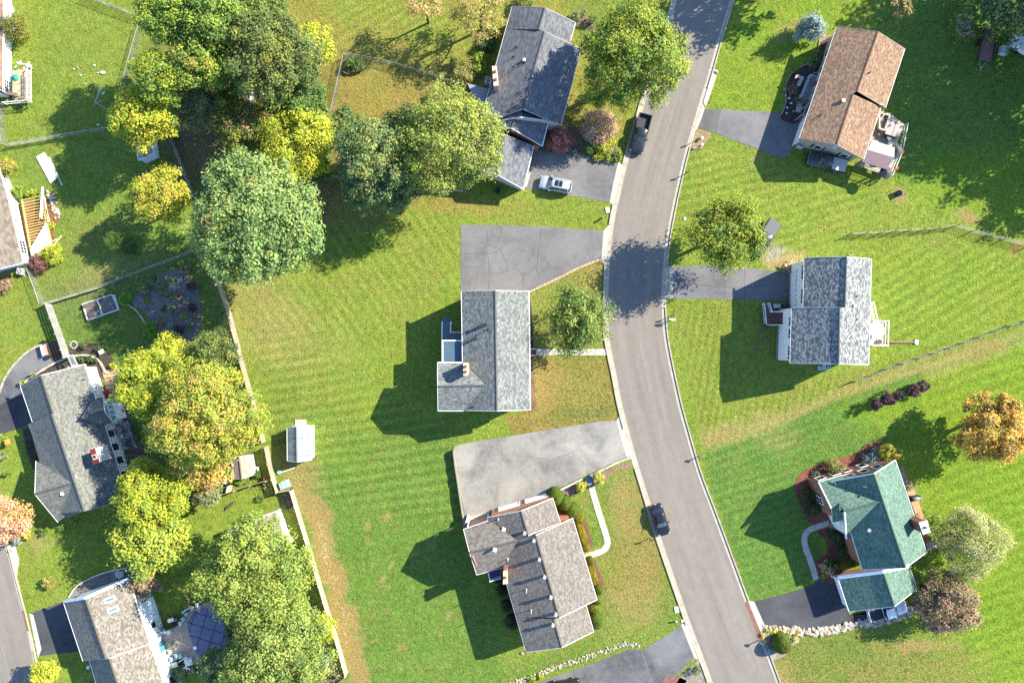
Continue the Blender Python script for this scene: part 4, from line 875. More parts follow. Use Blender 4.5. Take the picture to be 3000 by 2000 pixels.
PZ = .8; PG = wood((.15, .155, .16), (.24, .245, .25)); boards(t, q4([(2341, 286), (2366, 226), (2398, 238), (2376, 298)], PZ), PZ, .15, PG)
rail(t, [P(2342, 287, PZ), P(2367, 226, PZ), P(2397, 237, PZ)], PZ, .9, plain((.42, .42, .42), .6), step=.3)
for i in range(3): obj('step', MB().prism([tuple(P(a, b, PZ-.2-i*.2)[:2]) for a, b in [(2341-i*1, 286+i*4), (2376-i*1, 298+i*4), (2375-i*1, 302+i*4), (2340-i*1, 290+i*4)]], 0, PZ-.2-i*.2), plain((.22, .17, .13), .8), t)
obj('bench', MB().bar(P(2338, 252, .6), P(2352, 225, .6), .5, .12), plain((.33, .33, .32), .7), t)
t = thing('screen_frame', 'grey framed glass entry beside the driveway of the brown roof house', 'screen', P(2370, 320))
fr_ = MB(); A_, B_ = P(2351, 336, 2.6), P(2384, 277, 2.6)
for p_ in (A_, B_, (A_+B_)/2): fr_.bar(Vector((p_.x, p_.y, 0)), p_, .12, .12)
fr_.bar(A_, B_, .14, .12); fr_.bar(A_+Vector((.6, .25, -.0)), B_+Vector((.6, .25, 0)), .14, .12); obj('frame', fr_, plain((.3, .3, .29), .6), t); obj('canopy', MB().prism([tuple(p[:2]) for p in (A_, B_, B_+Vector((.55, .2, 0)), A_+Vector((.55, .2, 0)))], 2.4, 2.44), plain((.09, .12, .11), .4), t)
t = thing('flag', 'small american flag on a short pole in the shaded garden bed', 'flag', P(2348, 216)); obj('pole', MB().tube(P(2352, 222), P(2350, 218, 1.6), .02, n=6), METAL, t)
fl = MB(); fw = MB(); fb_ = MB(); a_ = P(2350, 218, 1.6); d_ = Vector((-.9, -.1, 0)); u_ = Vector((-.05, -.45, -.2))
for k in range(7):
    (fl if k % 2 == 0 else fw).add([a_+u_*(k/7), a_+u_*(k/7)+d_, a_+u_*((k+1)/7)+d_, a_+u_*((k+1)/7)], [(0, 1, 2, 3)])
fb_.add([a_+Vector((0, 0, .01)), a_+d_*.4+Vector((0, 0, .01)), a_+d_*.4+u_*.55+Vector((0, 0, .01)), a_+u_*.55+Vector((0, 0, .01))], [(0, 1, 2, 3)])
obj('red_stripe', fl, plain((.5, .02, .03), .7), t); obj('white_stripe', fw, WHITE, t); obj('canton', fb_, plain((.02, .03, .2), .7), t)
# rear deck of the brown house
t = thing('rear_deck', 'cluttered back deck with railings behind the brown roof house', 'deck', P(2600, 420))
Z3 = lambda *a: z_(2500, 300, 3.894, *a); DK = wood((.38, .33, .25), (.55, .49, .38)); dz = .9
boards(t, q4(Z3(200, 95, 400, 140, 560, 270, 440, 600) and [(2576, 322), (2612, 335), (2602, 440), (2545, 412)], dz), dz, .15, plain((.30, .25, .19), .8))
boards(t, q4([(2606, 330), (2650, 366), (2618, 440), (2600, 436)], dz), dz, .15, DK); boards(t, q4([(2602, 436), (2632, 450), (2612, 512), (2585, 502)], dz), dz, .15, plain((.42, .40, .36), .8)); boards(t, q4([(2505, 478), (2528, 468), (2598, 500), (2604, 516)], dz), dz, .15, plain((.25, .22, .17), .8))
rail(t, [P(2650, 368, dz), P(2634, 450, dz), P(2606, 517, dz), P(2504, 482, dz)], dz, .9, plain((.55, .53, .48), .7), step=.35)
t = thing('pergola_roof', 'brown ribbed metal pergola roof with light and dark panels over the back deck', 'pergola', P(2580, 460))
lz0, lz1 = 3.1, 3.5; q1 = [P(2555, 411, lz0), P(2621, 433, lz0), P(2620, 461, lz1), P(2543.5, 438.5, lz1)]; q2 = [P(2543.5, 438.5, lz1), P(2618.5, 461, lz1), P(2600, 497, lz0), P(2525.5, 474.5, lz0)]
for (Q, n_, mt) in ((q1, 10, plain((.62, .50, .37), .5)), (q2, 13, plain((.20, .14, .15), .5))):
    for i in range(n_):
        f0, f1 = i/n_, (i+.9)/n_; c = [Q[0].lerp(Q[1], f0), Q[0].lerp(Q[1], f1), Q[3].lerp(Q[2], f1), Q[3].lerp(Q[2], f0)]
        obj('roof_panel', MB().add([*c, *[p-Vector((0, 0, .06)) for p in c]], [(0, 1, 2, 3), (7, 6, 5, 4), (0, 4, 5, 1), (1, 5, 6, 2), (2, 6, 7, 3), (3, 7, 4, 0)]), mt, t)
for Q in (q1, q2): obj('purlin', MB().add([p-Vector((0, 0, .1)) for p in Q]+[p-Vector((0, 0, .14)) for p in Q], [(0, 1, 2, 3), (7, 6, 5, 4), (0, 4, 5, 1), (1, 5, 6, 2), (2, 6, 7, 3), (3, 7, 4, 0)]), plain((.10, .07, .06), .7), t)
posts(t, [P(2557, 413, lz0), P(2620, 433, lz0), P(2600, 495, lz0), P(2528, 474, lz0)], 0, lz0-.1, WOODD)
t = thing('hot_tub', 'square hot tub under a folded brown cover at the back deck edge', 'hot tub', P(2618, 375))
for i, pts in enumerate((Z3(405, 197, 484, 220, 437, 380, 362, 358), Z3(490, 222, 568, 245, 520, 405, 443, 382))): obj('cover', MB().prism([tuple(P(a, b, 1.75)[:2]) for a, b in pts], 1.6, 1.75+.01*i), plain((.33, .235, .21), .5), t)
obj('shell', MB().prism([tuple(P(a, b, 1.6)[:2]) for a, b in Z3(408, 200, 562, 246, 516, 402, 364, 358)], .9, 1.6), plain((.12, .08, .06), .6), t)
t = thing('planter_box', 'long cream framed planter box between the house wall and hot tub', 'planter', P(2590, 360))
pf = Z3(292, 128, 408, 150, 350, 325, 290, 300); pf = [P(a, b, 1.5) for a, b in pf]
for i in range(4): obj('side', MB().bar(pf[i], pf[(i+1) % 4], .14, .5), plain((.60, .50, .36), .7), t)
obj('divider', MB().bar((pf[0]+pf[3])/2, (pf[1]+pf[0])/2, .12, .4), plain((.60, .50, .36), .7), t); obj('soil', MB().prism([tuple(p[:2]) for p in pf], 1.0, 1.35), plain((.16, .14, .13), .9), t)
for px_, py_, lab in ((2631, 439, 'dark patio umbrella tilted at the outer edge of the pergola roof'), (2600, 504, 'dark patio umbrella at the bottom corner of the back deck')):
    t = thing('patio_umbrella', lab, 'umbrella', P(px_, py_)); obj('pole', MB().tube(P(px_, py_), P(px_, py_, 2.9), .03, n=6), METAL, t)
    mb = MB(); c_ = P(px_, py_, 3.0)
    for k in range(8): a1_, a2_ = k*math.pi/4, (k+1)*math.pi/4; mb.quad(c_, c_+Vector((math.cos(a1_)*.95, math.sin(a1_)*.95, -.45)), c_+Vector((math.cos(a2_)*.95, math.sin(a2_)*.95, -.45)))
    obj('canopy', mb, plain((.035, .04, .045), .6), t)
for (a_, b_, lab) in (((2634, 452), (2648, 441), 'red garden flag on the deck rail beside the upper umbrella'), ((2618, 497), (2632, 488), 'bright red garden flag on the deck rail beside the lower umbrella'), ((2583, 512), (2597, 505), 'red and white striped flag hanging from the bottom deck corner')):
    A_, B_ = P(*a_, 2.3), P(*b_, 2.0); t = thing('garden_flag', lab, 'flag', P(*a_), 'flags around the back deck'); obj('staff', MB().tube(P(*a_), A_, .02, n=5), METAL, t)
    s_ = Vector((.12, -.22, -.1)); obj('cloth', MB().add([A_, B_, B_+s_, A_+s_], [(0, 1, 2, 3)]), plain((.55, .02, .05), .7), t)
t = local('patio_table', P(2601, 405, .9), .4, 'low dark table with a round dish in the middle of the back deck', 'table'); obj('top', MB().box((0, 0, .6), (.9, .8, .06)), plain((.09, .10, .11), .5), t); [obj('leg', MB().box((x, y, .3), (.06, .06, .58)), DARK, t) for x in (-.4, .4) for y in (-.33, .33)]
t = local('deck_chair', P(2584, 388, .9), .7, 'slatted wooden lounge chair beside the planter on the back deck', 'chair')
for i in range(7): obj('slat', MB().box((-.7+i*.22, 0, .35+max(0, i-4)*.16), (.16, .6, .03)), WOODF, t)
for x in (-.7, .6): obj('leg', MB().box((x, 0, .17), (.07, .6, .33)), WOODF, t)

# --- long house top centre
h = root_at('dark_gray_roof_house', 'long dark grey shingled house stepping down in three roofs beside the large street tree', 1560, 230)
WS2 = siding((.45, .44, .42)); ze, zA, zB = 3.3, 5.5, 5.75
l0_, l1_ = P(1501, 19, ze), P(1405, 365, ze); uA0, uA1 = P(1596, 23, zA), P(1577, 87, zA); uB0, uB1 = P(1594.5, 92, zB), P(1531, 320, zB)
uR0, uR1, lR0, lR1 = P(1686, 66, ze), P(1671, 120, ze), P(1702, 143, ze), P(1643.5, 368, ze)
lm = P(1483, 85, ze)
_, pTL = roof_slope(h, [l0_, lm, uA1, uA0], SH_T); _, pTL2 = roof_slope(h, [lm, l1_, uB1, uB0], SH_T); _, pTR = roof_slope(h, [uA0, uA1, uR1, uR0], SH_T); _, pTR2 = roof_slope(h, [uB0, uB1, lR1, lR0], SH_T)
roof_slope(h, [uA1, uR1, P(1672, 128, ze)], SH_T); ridge_cap(h, uA0, uA1, SH_T); ridge_cap(h, uB0, uB1, SH_T)
for a_, b_ in ((l0_, uA0), (uA0, uR0), (uB0, lR0), (uB1, lR1), (l1_, uB1)): rake(h, a_, b_, plain((.3, .3, .3), .6))
gutter(h, l0_, l1_); gutter(h, uR0, uR1); gutter(h, lR0, lR1)
dd = (uB1-uB0); dd.z = 0; dd.normalize(); nn = Vector((dd.y, -dd.x, 0)); nn = nn if nn.x < 0 else -nn
a0 = V2(l0_)-nn*.5+dd*.4; a1 = V2(l1_)-nn*.5-dd*.3; b0 = V2(uR0)+nn*.5+dd*.4; b1 = V2(lR1)+nn*.5-dd*.3; c0 = V2(lR0)+nn*.5; ctr = (a0+b1)/2
wall(h, a0, a1, 0, ze-.05, WS2, None, ctr); wR_ = wall(h, c0, b1, 0, ze-.05, WS2, None, ctr); wall(h, a0, b0, 0, ze-.1, WS2, zA-.2, ctr); wB_ = wall(h, a1, b1, 0, ze-.1, WS2, zB-.2, ctr); wall(h, b0, V2(uR1)+nn*.5, 0, ze-.1, WS2, None, ctr)
for t in (2, 5, 8): window(h, wR_, t, 1.0, 1.4, 1.2)
gm = gable(h, [(1418, 318), (1402, 372)], [(1514, 322), (1498, 376)], [(1605, 357), (1588, 428)], 3.0, 4.95, SH_T, brick((.16, .06, .04), (.11, .04, .03)), walls=(0, 1, 0, 1), rakes=(0, 1))
gq = gable(h, [(1402, 366), (1370, 487)], [(1479, 393), (1457, 512)], [(1563, 427), (1533, 554)], 2.75, 4.5, SH_T, WS2, walls=(1, 1, 0, 1), rakes=(0, 1))
door(h, gq['W']['R'], 3.2, 4.6, 2.15, plain((.62, .58, .52), .5), 'garage_door', 3)
obj('brick_pier', MB().box(P(1571, 432, 1.4), (.7, .45, 2.8), -.28), brick(), h)
chimney(h, [(1442.5, 198), (1455, 197), (1460, 248), (1447, 250)], 3.4, 6.2, plain((.50, .36, .24), .8), 2, plain((.55, .42, .30), .8))
for x, y, hh in ((1513, 139, .35), (1504, 167, .35), (1507, 196, .3), (1535, 186, .9)): pipe_vent(h, x, y, pTL2, hh)
box_vent(h, 1536, 177, pTL2, (.3, .3, .3), 0, TRIM)
ac_unit(1430, 240, -.25, 'air conditioner in the shade beside the chimney of the dark grey roof house')
t = thing('rear_porch', 'small flat grey porch roof sticking out left of the dark grey roof house', 'porch roof', P(1400, 265)); obj('roof_sheet', MB().prism([tuple(P(a, b, 2.6)[:2]) for a, b in ((1369, 244), (1432, 262), (1420, 305), (1384, 280))], 2.48, 2.6), plain((.20, .21, .23), .7), t); posts(t, [P(1371, 246, 2.6), P(1388, 281, 2.6), P(1415, 298, 2.6)], 0, 2.48, DARK)

# --- big brown-grey house bottom centre
h = root_at('brown_gray_roof_house', 'large house with weathered brown grey roof, orange brick wall and row of ridge vents', 1590, 1700)
ze = 5.3; K = math.tan(R(26)); s1, s2, s3 = ze+99.8/20*K*.94, ze+120.5/20*K*.94, ze+103/20*K*.94
e0, e1, e2, e3, e4 = P(1427.5, 1515.7, ze), P(1450, 1590, ze), P(1484, 1708, ze), P(1512, 1806, ze), P(1541.8, 1909.6, ze)
t0, t1, t2, t3, t4, t5 = P(1525.7, 1496, s1), P(1547, 1569, s1), P(1568.6, 1567.5, s2), P(1638, 1809.6, s2), P(1622, 1814, s3), P(1645.4, 1896.4, s3)
_, fL = roof_slope(h, [e0, e1, t1, t0], SH_F); _, fL2 = roof_slope(h, [e1, e3, t3, t2], SH_F); _, fL3 = roof_slope(h, [e3, e4, t5, t4], SH_F)
r0, r1, r2, r3, r4, r5 = P(1618.6, 1458.6, ze), P(1641.8, 1530, ze), P(1677.5, 1517.5, ze), P(1749, 1756, ze), P(1716.8, 1772, ze), P(1739.3, 1849, ze)
_, fR = roof_slope(h, [t0, t1, r1, r0], SH_F); _, fR2 = roof_slope(h, [t2, t3, r3, r2], SH_F); _, fR3 = roof_slope(h, [t4, t5, r5, r4], SH_F)
for a_, b_ in ((t0, t1), (t2, t3), (t4, t5)): ridge_cap(h, a_, b_, SH_F)
for a_, b_ in ((e0, t0), (t0, r0), (t2, r2), (t1, r1), (t3, r3), (e4, t5), (t5, r5)): rake(h, a_, b_)
gutter(h, e2, e4); gutter(h, r0, r1); gutter(h, r2, r3); gutter(h, r4, r5)
dd = (t3-t2); dd.z = 0; dd.normalize(); nn = Vector((dd.y, -dd.x, 0)); nn = nn if nn.x < 0 else -nn; I = lambda p, a, b: V2(p)-nn*a+dd*b
OB = brick((.46, .20, .11), (.38, .16, .09), (.42, .26, .18)); ctr = (V2(e2)+V2(r2))/2
wF = wall(h, I(e0, .45, .3), I(r0, -.45, .3), 0, ze-.05, OB, s1-.2, ctr); wall(h, I(e0, .45, .3), I(e4, .45, -.3), 0, ze-.05, OB, None, ctr); wall(h, I(r0, -.45, .3), I(r1, -.45, 0), 0, ze-.05, OB, None, ctr)
wall(h, I(r1, -.45, 0), I(r2, -.45, .3), 0, ze-.05, OB, None, ctr); wM = wall(h, I(r2, -.45, .3), I(r3, -.45, -.3), 0, ze-.05, OB, None, ctr); wall(h, I(r4, -.45, 0), I(r5, -.45, -.3), 0, ze-.05, OB, None, ctr); wall(h, I(e4, .45, -.3), I(r5, -.45, -.3), 0, ze-.05, OB, s3-.2, ctr)
for t in (1.5, 4, 8, 10.5): window(h, wM, t, 3.3, 1.3, 1.3)
door(h, wF, 2.6, 3.0, 2.3, WHITE, 'garage_door', 3); door(h, wF, 6.6, 3.0, 2.3, WHITE, 'garage_door', 3)
# wing to the left
w0, w1, w2_, w3, wv0, wv1 = P(1357.9, 1550.7, ze), P(1375.7, 1619, s1), P(1396.4, 1682.9, ze), P(1516.8, 1583.6, s1+.03), P(1434, 1524, ze), P(1471, 1662, ze)
_, fW = roof_slope(h, [w0, wv0, w3, w1], SH_F); _, fW2 = roof_slope(h, [w1, w3, wv1, w2_], SH_F); ridge_cap(h, w1, w3+Vector((0, 0, .02)), SH_F); rake(h, w0, w1); rake(h, w1, w2_); gutter(h, w0, wv0); gutter(h, w2_, wv1)
k0, k1 = V2(w0)+Vector((.42, -.42, 0)), V2(w2_)+Vector((.42, .3, 0)); wc = V2(w3)
wall(h, k0, k1, 0, ze-.05, OB, s1-.2, wc); wall(h, k0, V2(wv0)+Vector((.2, -.4, 0)), 0, ze-.05, OB, None, wc); wall(h, k1, V2(wv1)+Vector((0, .35, 0)), 0, ze-.05, OB, None, wc)
VT = plain((.6, .6, .58), .5)
for x, y, pl in ((1537, 1558, fL), (1564, 1580, fL2), (1580, 1635, fL2), (1595, 1686, fL2), (1613.5, 1745, fL2), (1628, 1795, fL2), (1619.5, 1826, fL3)): box_vent(h, x, y, pl, (.32, .32, .75), -.28, plain((.3, .3, .3), .6))
for x, y, pl in ((1476, 1548, fL), (1450, 1608, fW)): box_vent(h, x, y, pl, (.38, .38, .4), -.28, VT)
for x, y, pl, hh in ((1460, 1520, fL, .6), (1488, 1637, fW2, .7), (1542, 1726, fL2, 1.2), (1556, 1786, fL2, 1.2)): pipe_vent(h, x, y, pl, hh, .055, VT)
chimney(h, [(1475, 1673.5), (1485.5, 1671), (1487.5, 1706), (1474.5, 1707.5)], 0, 8.3, OB, 1, plain((.62, .45, .28), .8))
t = thing('side_balcony', 'small dark purple balcony with white rim tucked beside the brick chimney', 'balcony', P(1450, 1680)); bz = 3.2; bq = [P(1431, 1672, bz), P(1466, 1662, bz), P(1467, 1687, bz), P(1436, 1696, bz)]
obj('floor', MB().prism([tuple(p[:2]) for p in bq], bz-.15, bz), plain((.06, .04, .10), .7), t); rail(t, [bq[0], bq[3], bq[2]], bz, .9, step=.5); posts(t, [bq[3], bq[2]], 0, bz, WHITE)
t = thing('side_patio', 'fenced concrete side patio with white rim between brick wall and left wing', 'patio', P(1395, 1530)); obj('slab', MB().prism([tuple(P(a, b)[:2]) for a, b in [(1366, 1516), (1436, 1496), (1437, 1520), (1369, 1545)]], 0, .15), CON2, t)
rail(t, [P(1369, 1546, 4.6), P(1427, 1529, 4.6)], 4.6, .4, step=.4); obj('pillar', MB().box(P(1370.5, 1519.5, .9), (.4, .75, 1.8), -.28), WHITE, t)
posts(t, [P(1370, 1544, 4.6), P(1427, 1529, 4.6)], 0, 4.8, WHITE)

# --- left houses
h = root_at('split_gable_house', 'large grey roof house with red and white dormer in the left tree shade', 200, 1290)
WD = siding((.70, .69, .65)); ze, zr = 3.2, 6.3
ga = gable(h, [(59.6, 1128.5), (95.7, 1235.3)], [(118.6, 1099.5), (154.7, 1212)], [(247, 1067), (280, 1172)], ze, zr-.1, SH_D, WD, walls=(1, 1, 1, 0), rakes=(1, 0))
e0, e1, t0, t1 = P(84.5, 1241.4, ze), P(160, 1505, ze), P(150, 1212, zr), P(245.5, 1497.4, zr)
r = [P(a, b, ze) for a, b in ((280, 1172), (330, 1236), (306, 1246), (363.5, 1424), (338, 1472))]
_, dL = roof_slope(h, [e0, e1, t1, t0], SH_D); _, dR = roof_slope(h, [t0, t1, P(338, 1472, ze), P(363.5, 1424, ze), P(306, 1245.5, ze), P(280, 1172, ze)], SH_D); ridge_cap(h, t0, t1, SH_D)
# right cross gable
c0, c1, c2, c3 = P(239, 1223, zr-.35), P(306, 1204, zr-.8), P(303, 1164, ze+.2), P(330, 1236, ze+.3)
_, dC = roof_slope(h, [c0, c1, c2, P(268, 1176, ze+.9)], SH_D); roof_slope(h, [c0, c1, c3, P(302, 1247, ze+.5)], SH_D); ridge_cap(h, c0, c1, SH_D)
rake(h, c1, c2); rake(h, c1, c3)
# left gable wing
g0, g1, g2, g3, g4 = P(105, 1351, ze), P(102, 1447, zr-.6), P(213.6, 1414.5, zr-.3), P(169, 1528.7, ze), P(245, 1510, zr-1.2)
roof_slope(h, [g0, g1, g2, P(172, 1380, zr-1.4)], SH_D); _, dG = roof_slope(h, [g1, g2, P(206, 1500, ze+.9), g3], SH_D); ridge_cap(h, g1, g2, SH_D); rake(h, g0, g1); rake(h, g1, g3)
roof_slope(h, [g2, t1, P(200, 1516, ze+.1), P(188, 1515, ze+.2)], SH_D)
wc = P(200, 1320); Pz = lambda a, b: P(a, b, 3.2); wl2 = wall(h, Pz(92, 1245), Pz(120, 1342), 0, ze-.1, WD, None, wc); wall(h, Pz(112, 1355), Pz(110, 1440), 0, ze-.1, WD, None, wc); wall(h, Pz(110, 1440), Pz(172, 1520), 0, ze-.1, WD, None, wc); wr = wall(h, Pz(299, 1250), Pz(355, 1418), 0, ze-.1, WD, None, wc)
wall(h, Pz(355, 1418), Pz(332, 1464), 0, ze-.1, WD, None, wc); wall(h, Pz(332, 1464), Pz(172, 1520), 0, ze-.1, WD, None, wc); wall(h, Pz(298, 1170), Pz(322, 1236), 0, ze-.1, WD, None, wc); wall(h, Pz(322, 1236), Pz(300, 1248), 0, ze-.1, WD, None, wc); wall(h, Pz(278, 1176), Pz(298, 1170), 0, ze-.1, WD, None, wc)
for t in (1.2, 3.2, 5.2, 7.4): window(h, wr, t, 1.0, 1.0, 1.5)
gutter(h, e0, P(116.4, 1342.8, ze)); gutter(h, P(306, 1245.5, ze), P(363.5, 1424, ze)); gutter(h, P(338, 1472, ze), P(245.5, 1497, ze))
RD = plain((.20, .02, .03), .6); dz0, dz1 = 5.3, 7.1
dq = [(279, 1312), (311, 1303.5), (325, 1343), (290, 1354)]; roof_slope(h, [P(dq[0][0], dq[0][1], dz1), P(dq[1][0], dq[1][1], dz0-.5), P(dq[2][0], dq[2][1], dz0-.5), P(dq[3][0], dq[3][1], dz1)], plain((.62, .62, .66), .6), .2, 'dormer_roof')
dw = wall(h, V2(P(279, 1312, dz1))+Vector((-.02, 0, 0)), V2(P(290, 1354, dz1)), 4.2, dz1-.1, RD, None, P(320, 1330), name='dormer_wall')
roof_slope(h, [P(263, 1317, dz1-.2), P(279, 1312, dz1-.02), P(291, 1354, dz1-.02), P(272, 1359, dz1-.3)], RD, .12, 'dormer_hood'); obj('dormer_window', MB().prism([tuple(P(a, b, dz1)[:2]) for a, b in ((268, 1333), (281, 1329), (286, 1343), (273, 1347))], dz1-.15, dz1+.0), plain((.42, .36, .22), .5), h)
obj('dormer_glass', MB().prism([tuple(P(a, b, dz1)[:2]) for a, b in ((271, 1335), (279, 1332.5), (282, 1341), (274, 1343))], dz1-.1, dz1+.03), GLASS, h)
box_vent(h, 220, 1396, dR, (.55, .3, .3), .3, WHITE); box_vent(h, 184, 1445, dG, (.3, .3, .3), 0, WHITE); pipe_vent(h, 245, 1112, ga['pr'], .3)
SR = thing('sun_room', 'white framed sun room with sloping glass panes on the right side of the split gable house', 'sun room', P(325, 1195))
A_, B_, C_, D_ = P(307, 1168, 3.2), P(326, 1172, 2.5), P(343, 1228, 2.5), P(328, 1234, 3.2)
for i in range(4):
    f0, f1 = (i+.06)/4, (i+.94)/4; c = [A_.lerp(D_, f0), B_.lerp(C_, f0), B_.lerp(C_, f1), A_.lerp(D_, f1)]; obj('pane', MB().add(c, [(0, 1, 2, 3)]), plain((.10, .26, .26), .12), SR)
mb = MB()
for i in range(5): mb.bar(A_.lerp(D_, i/4)+Vector((0, 0, .03)), B_.lerp(C_, i/4)+Vector((0, 0, .03)), .1, .08)
mb.bar(B_, C_, .12, .1); mb.bar(A_, D_, .12, .1); obj('frame', mb, WHITE, SR); wall(SR, B_, C_, 0, 2.45, WHITE, None, A_, .1, 'glazed_wall')

h = root_at('skylight_house', 'tan grey shingled house with two skylights beside the round pool deck', 330, 1870)
ze, zr = 4.2, 7.4; WE = siding((.70, .74, .76))
g1_ = gable(h, [(186, 1761.5), (244, 1936)], [(248, 1751), (309, 1929)], [(376, 1695), (437, 1885)], ze, zr, SH_E, WE, walls=(1, 0, 1, 0), rakes=(0, 0), wm2=siding((.78, .78, .76)), z0=0)
rake(h, g1_['L0'], g1_['T0'], WT, .35, .25); rake(h, g1_['T0'], g1_['R0'], WT, .35, .25)
g2_ = gable(h, [(262, 1933), (300, 2060)], [(319, 1928), (362, 2060)], [(437, 1885), (497, 2060)], ze, zr+.15, SH_E, WE, walls=(1, 0, 0, 1), rakes=(1, 1))
zr2 = 3.0
for a_, b_ in (((376, 1695), (403, 1776)), ((403, 1776), (478, 1997)), ((478, 1997), (497, 2060))): gutter(h, P(*a_, ze), P(*b_, ze))
wq = wall(h, V2(P(376, 1695, ze))+Vector((-.35, -.3, 0)), V2(P(405, 1776, ze))+Vector((-.35, 0, 0)), 0, ze-.05, siding((.78, .78, .76)), None, P(300, 1850)); wq2 = wall(h, V2(P(405, 1776, ze))+Vector((-.1, 0, 0)), V2(P(497, 2060, ze))+Vector((-.1, 0, 0)), 0, ze-.05, siding((.74, .78, .80)), None, P(300, 1850))
window(h, wq2, 3.6, 1.6, .8, 1.0); window(h, wq2, 7.0, .8, 1.6, 1.8, glassm=plain((.08, .22, .24), .15)); window(h, wq2, 12.2, 1.0, 1.6, 1.6)
for pts in (q(0, 3, 960, 800, 1040, 768, 1058, 800, 972, 832), q(0, 3, 988, 895, 1070, 860, 1088, 892, 1000, 925)):
    p4 = [on_plane(a, b, g1_['pr']) for a, b in pts]; n_ = g1_['pr'][1]; mb = MB()
    for i in range(4): mb.bar(p4[i]+n_*.08, p4[(i+1) % 4]+n_*.08, .16, .2)
    s_ = obj('skylight', mb, WHITE, h); obj('pane', MB().add([p+n_*.12 for p in p4], [(0, 1, 2, 3)]), plain((.07, .13, .15), .1), s_)
for x, y, hh in ((347, 1858, .3), (353, 1899, .3), (390, 1889, .2), (432, 1926, .25)): pipe_vent(h, x, y, g1_['pr'] if y < 1925 else g2_['pr'], hh, .06, TRIM)
box_vent(h, 352, 1920, g1_['pr'], (.3, .7, .35), .6, WHITE)
h = root_at('corner_white_house', 'white sided house with brown roof cut by the upper left corner of the view', -60, 120)
WW = siding((.80, .80, .79)); BRF = shingle((.13, .08, .06), (.18, .11, .08), (.22, .15, .11), .3, .5, .4); ze = 2.7
_, cp = roof_slope(h, [P(8, -60, ze), P(6, 255, ze), P(-110, 255, ze+2.6), P(-110, -60, ze+2.6)], BRF); roof_slope(h, [P(-225, -60, ze), P(-225, 255, ze), P(-110, 255, ze+2.6), P(-110, -60, ze+2.6)], BRF)
ww = wall(h, P(34, -50), P(34, 285), 0, ze+.1, WW, None, P(-100, 100)); wall(h, P(34, 285), P(-210, 285), 0, ze+.1, WW, ze+2.4, P(-100, 100)); wall(h, P(34, -50), P(-210, -50), 0, ze+.1, WW, ze+2.4, P(-100, 100)); wall(h, P(-210, 285), P(-210, -50), 0, ze+.1, WW, None, P(-100, 100))
window(h, ww, 12.3, 1.2, .8, .9, grid=(3, 3)); window(h, ww, 15.6, .3, 1.8, 1.9, grid=(4, 5)); gutter(h, P(10, -60, ze), P(8, 255, ze))
obj('bay_wall', MB().prism([tuple(P(a, b)[:2]) for a, b in ((34, 12), (42, 35), (42, 118), (34, 122))], 0, 2.2), WW, h)
t = thing('wooden_deck', 'weathered wooden deck with ladder rails behind the corner white house', 'deck', P(62, 240)); dz = .9
boards(t, q4([(36, 208), (92, 196), (92, 292), (36, 292)], dz), dz, .28, wood((.30, .24, .15), (.45, .37, .25))); rail(t, [P(93, 200, dz), P(93, 300, dz), P(20, 306, dz)], dz, .9, plain((.62, .60, .56), .7), step=.5)
for a_, b_ in (((44, 198), (62, 178)), ((68, 202), (86, 182))):
    o = obj('bench_frame', MB().bar(P(*a_, 1.0), P(*b_, 1.0), .1, .1), WHITE, t)
    for k in range(5): obj('slat', MB().bar(P(b_[0]-14+k*1.5, b_[1]+8-k*0-0+k*1.2-3, 1.3), P(b_[0]+2+k*1.5, b_[1]+12+k*1.2-6, 1.3), .08, .04), plain((.66, .64, .6), .7), o)
for a_, b_ in (((76, 200), (76, 295)), ((88, 205), (88, 295))): obj('rail_beam', MB().bar(P(*a_, 1.9), P(*b_, 1.9), .1, .08), plain((.34, .29, .24), .8), t)
for y_ in (225, 245, 262, 280): obj('cross_rail', MB().bar(P(62, y_+6, 1.7), P(88, y_-4, 1.7), .08, .06), plain((.34, .29, .24), .8), t)
t = thing('patio_umbrella', 'folded round green patio umbrella on the weathered wooden deck', 'umbrella', P(40, 226)); obj('pole', MB().tube(P(40, 226, .9), P(40, 226, 2.9), .03, n=6), METAL, t); mb = MB(); c_ = P(40, 226, 3.0)
for k in range(8): a1_, a2_ = k*math.pi/4, (k+1)*math.pi/4; mb.quad(c_, c_+Vector((math.cos(a1_)*.55, math.sin(a1_)*.55, -.3)), c_+Vector((math.cos(a2_)*.55, math.sin(a2_)*.55, -.3)))
obj('canopy', mb, plain((.02, .22, .16), .6), t)
t = local('deck_bench', P(40, 279, .9), -.1, 'dark bench with a backrest at the bottom of the weathered wooden deck', 'bench'); obj('seat', MB().box((0, 0, .45), (1.5, .5, .08)), plain((.16, .12, .10), .7), t); obj('backrest', MB().box((0, -.25, .75), (1.5, .06, .5)), plain((.20, .15, .12), .7), t); [obj('leg', MB().box((x, 0, .2), (.08, .45, .42)), plain((.16, .12, .10), .7), t) for x in (-.65, .65)]

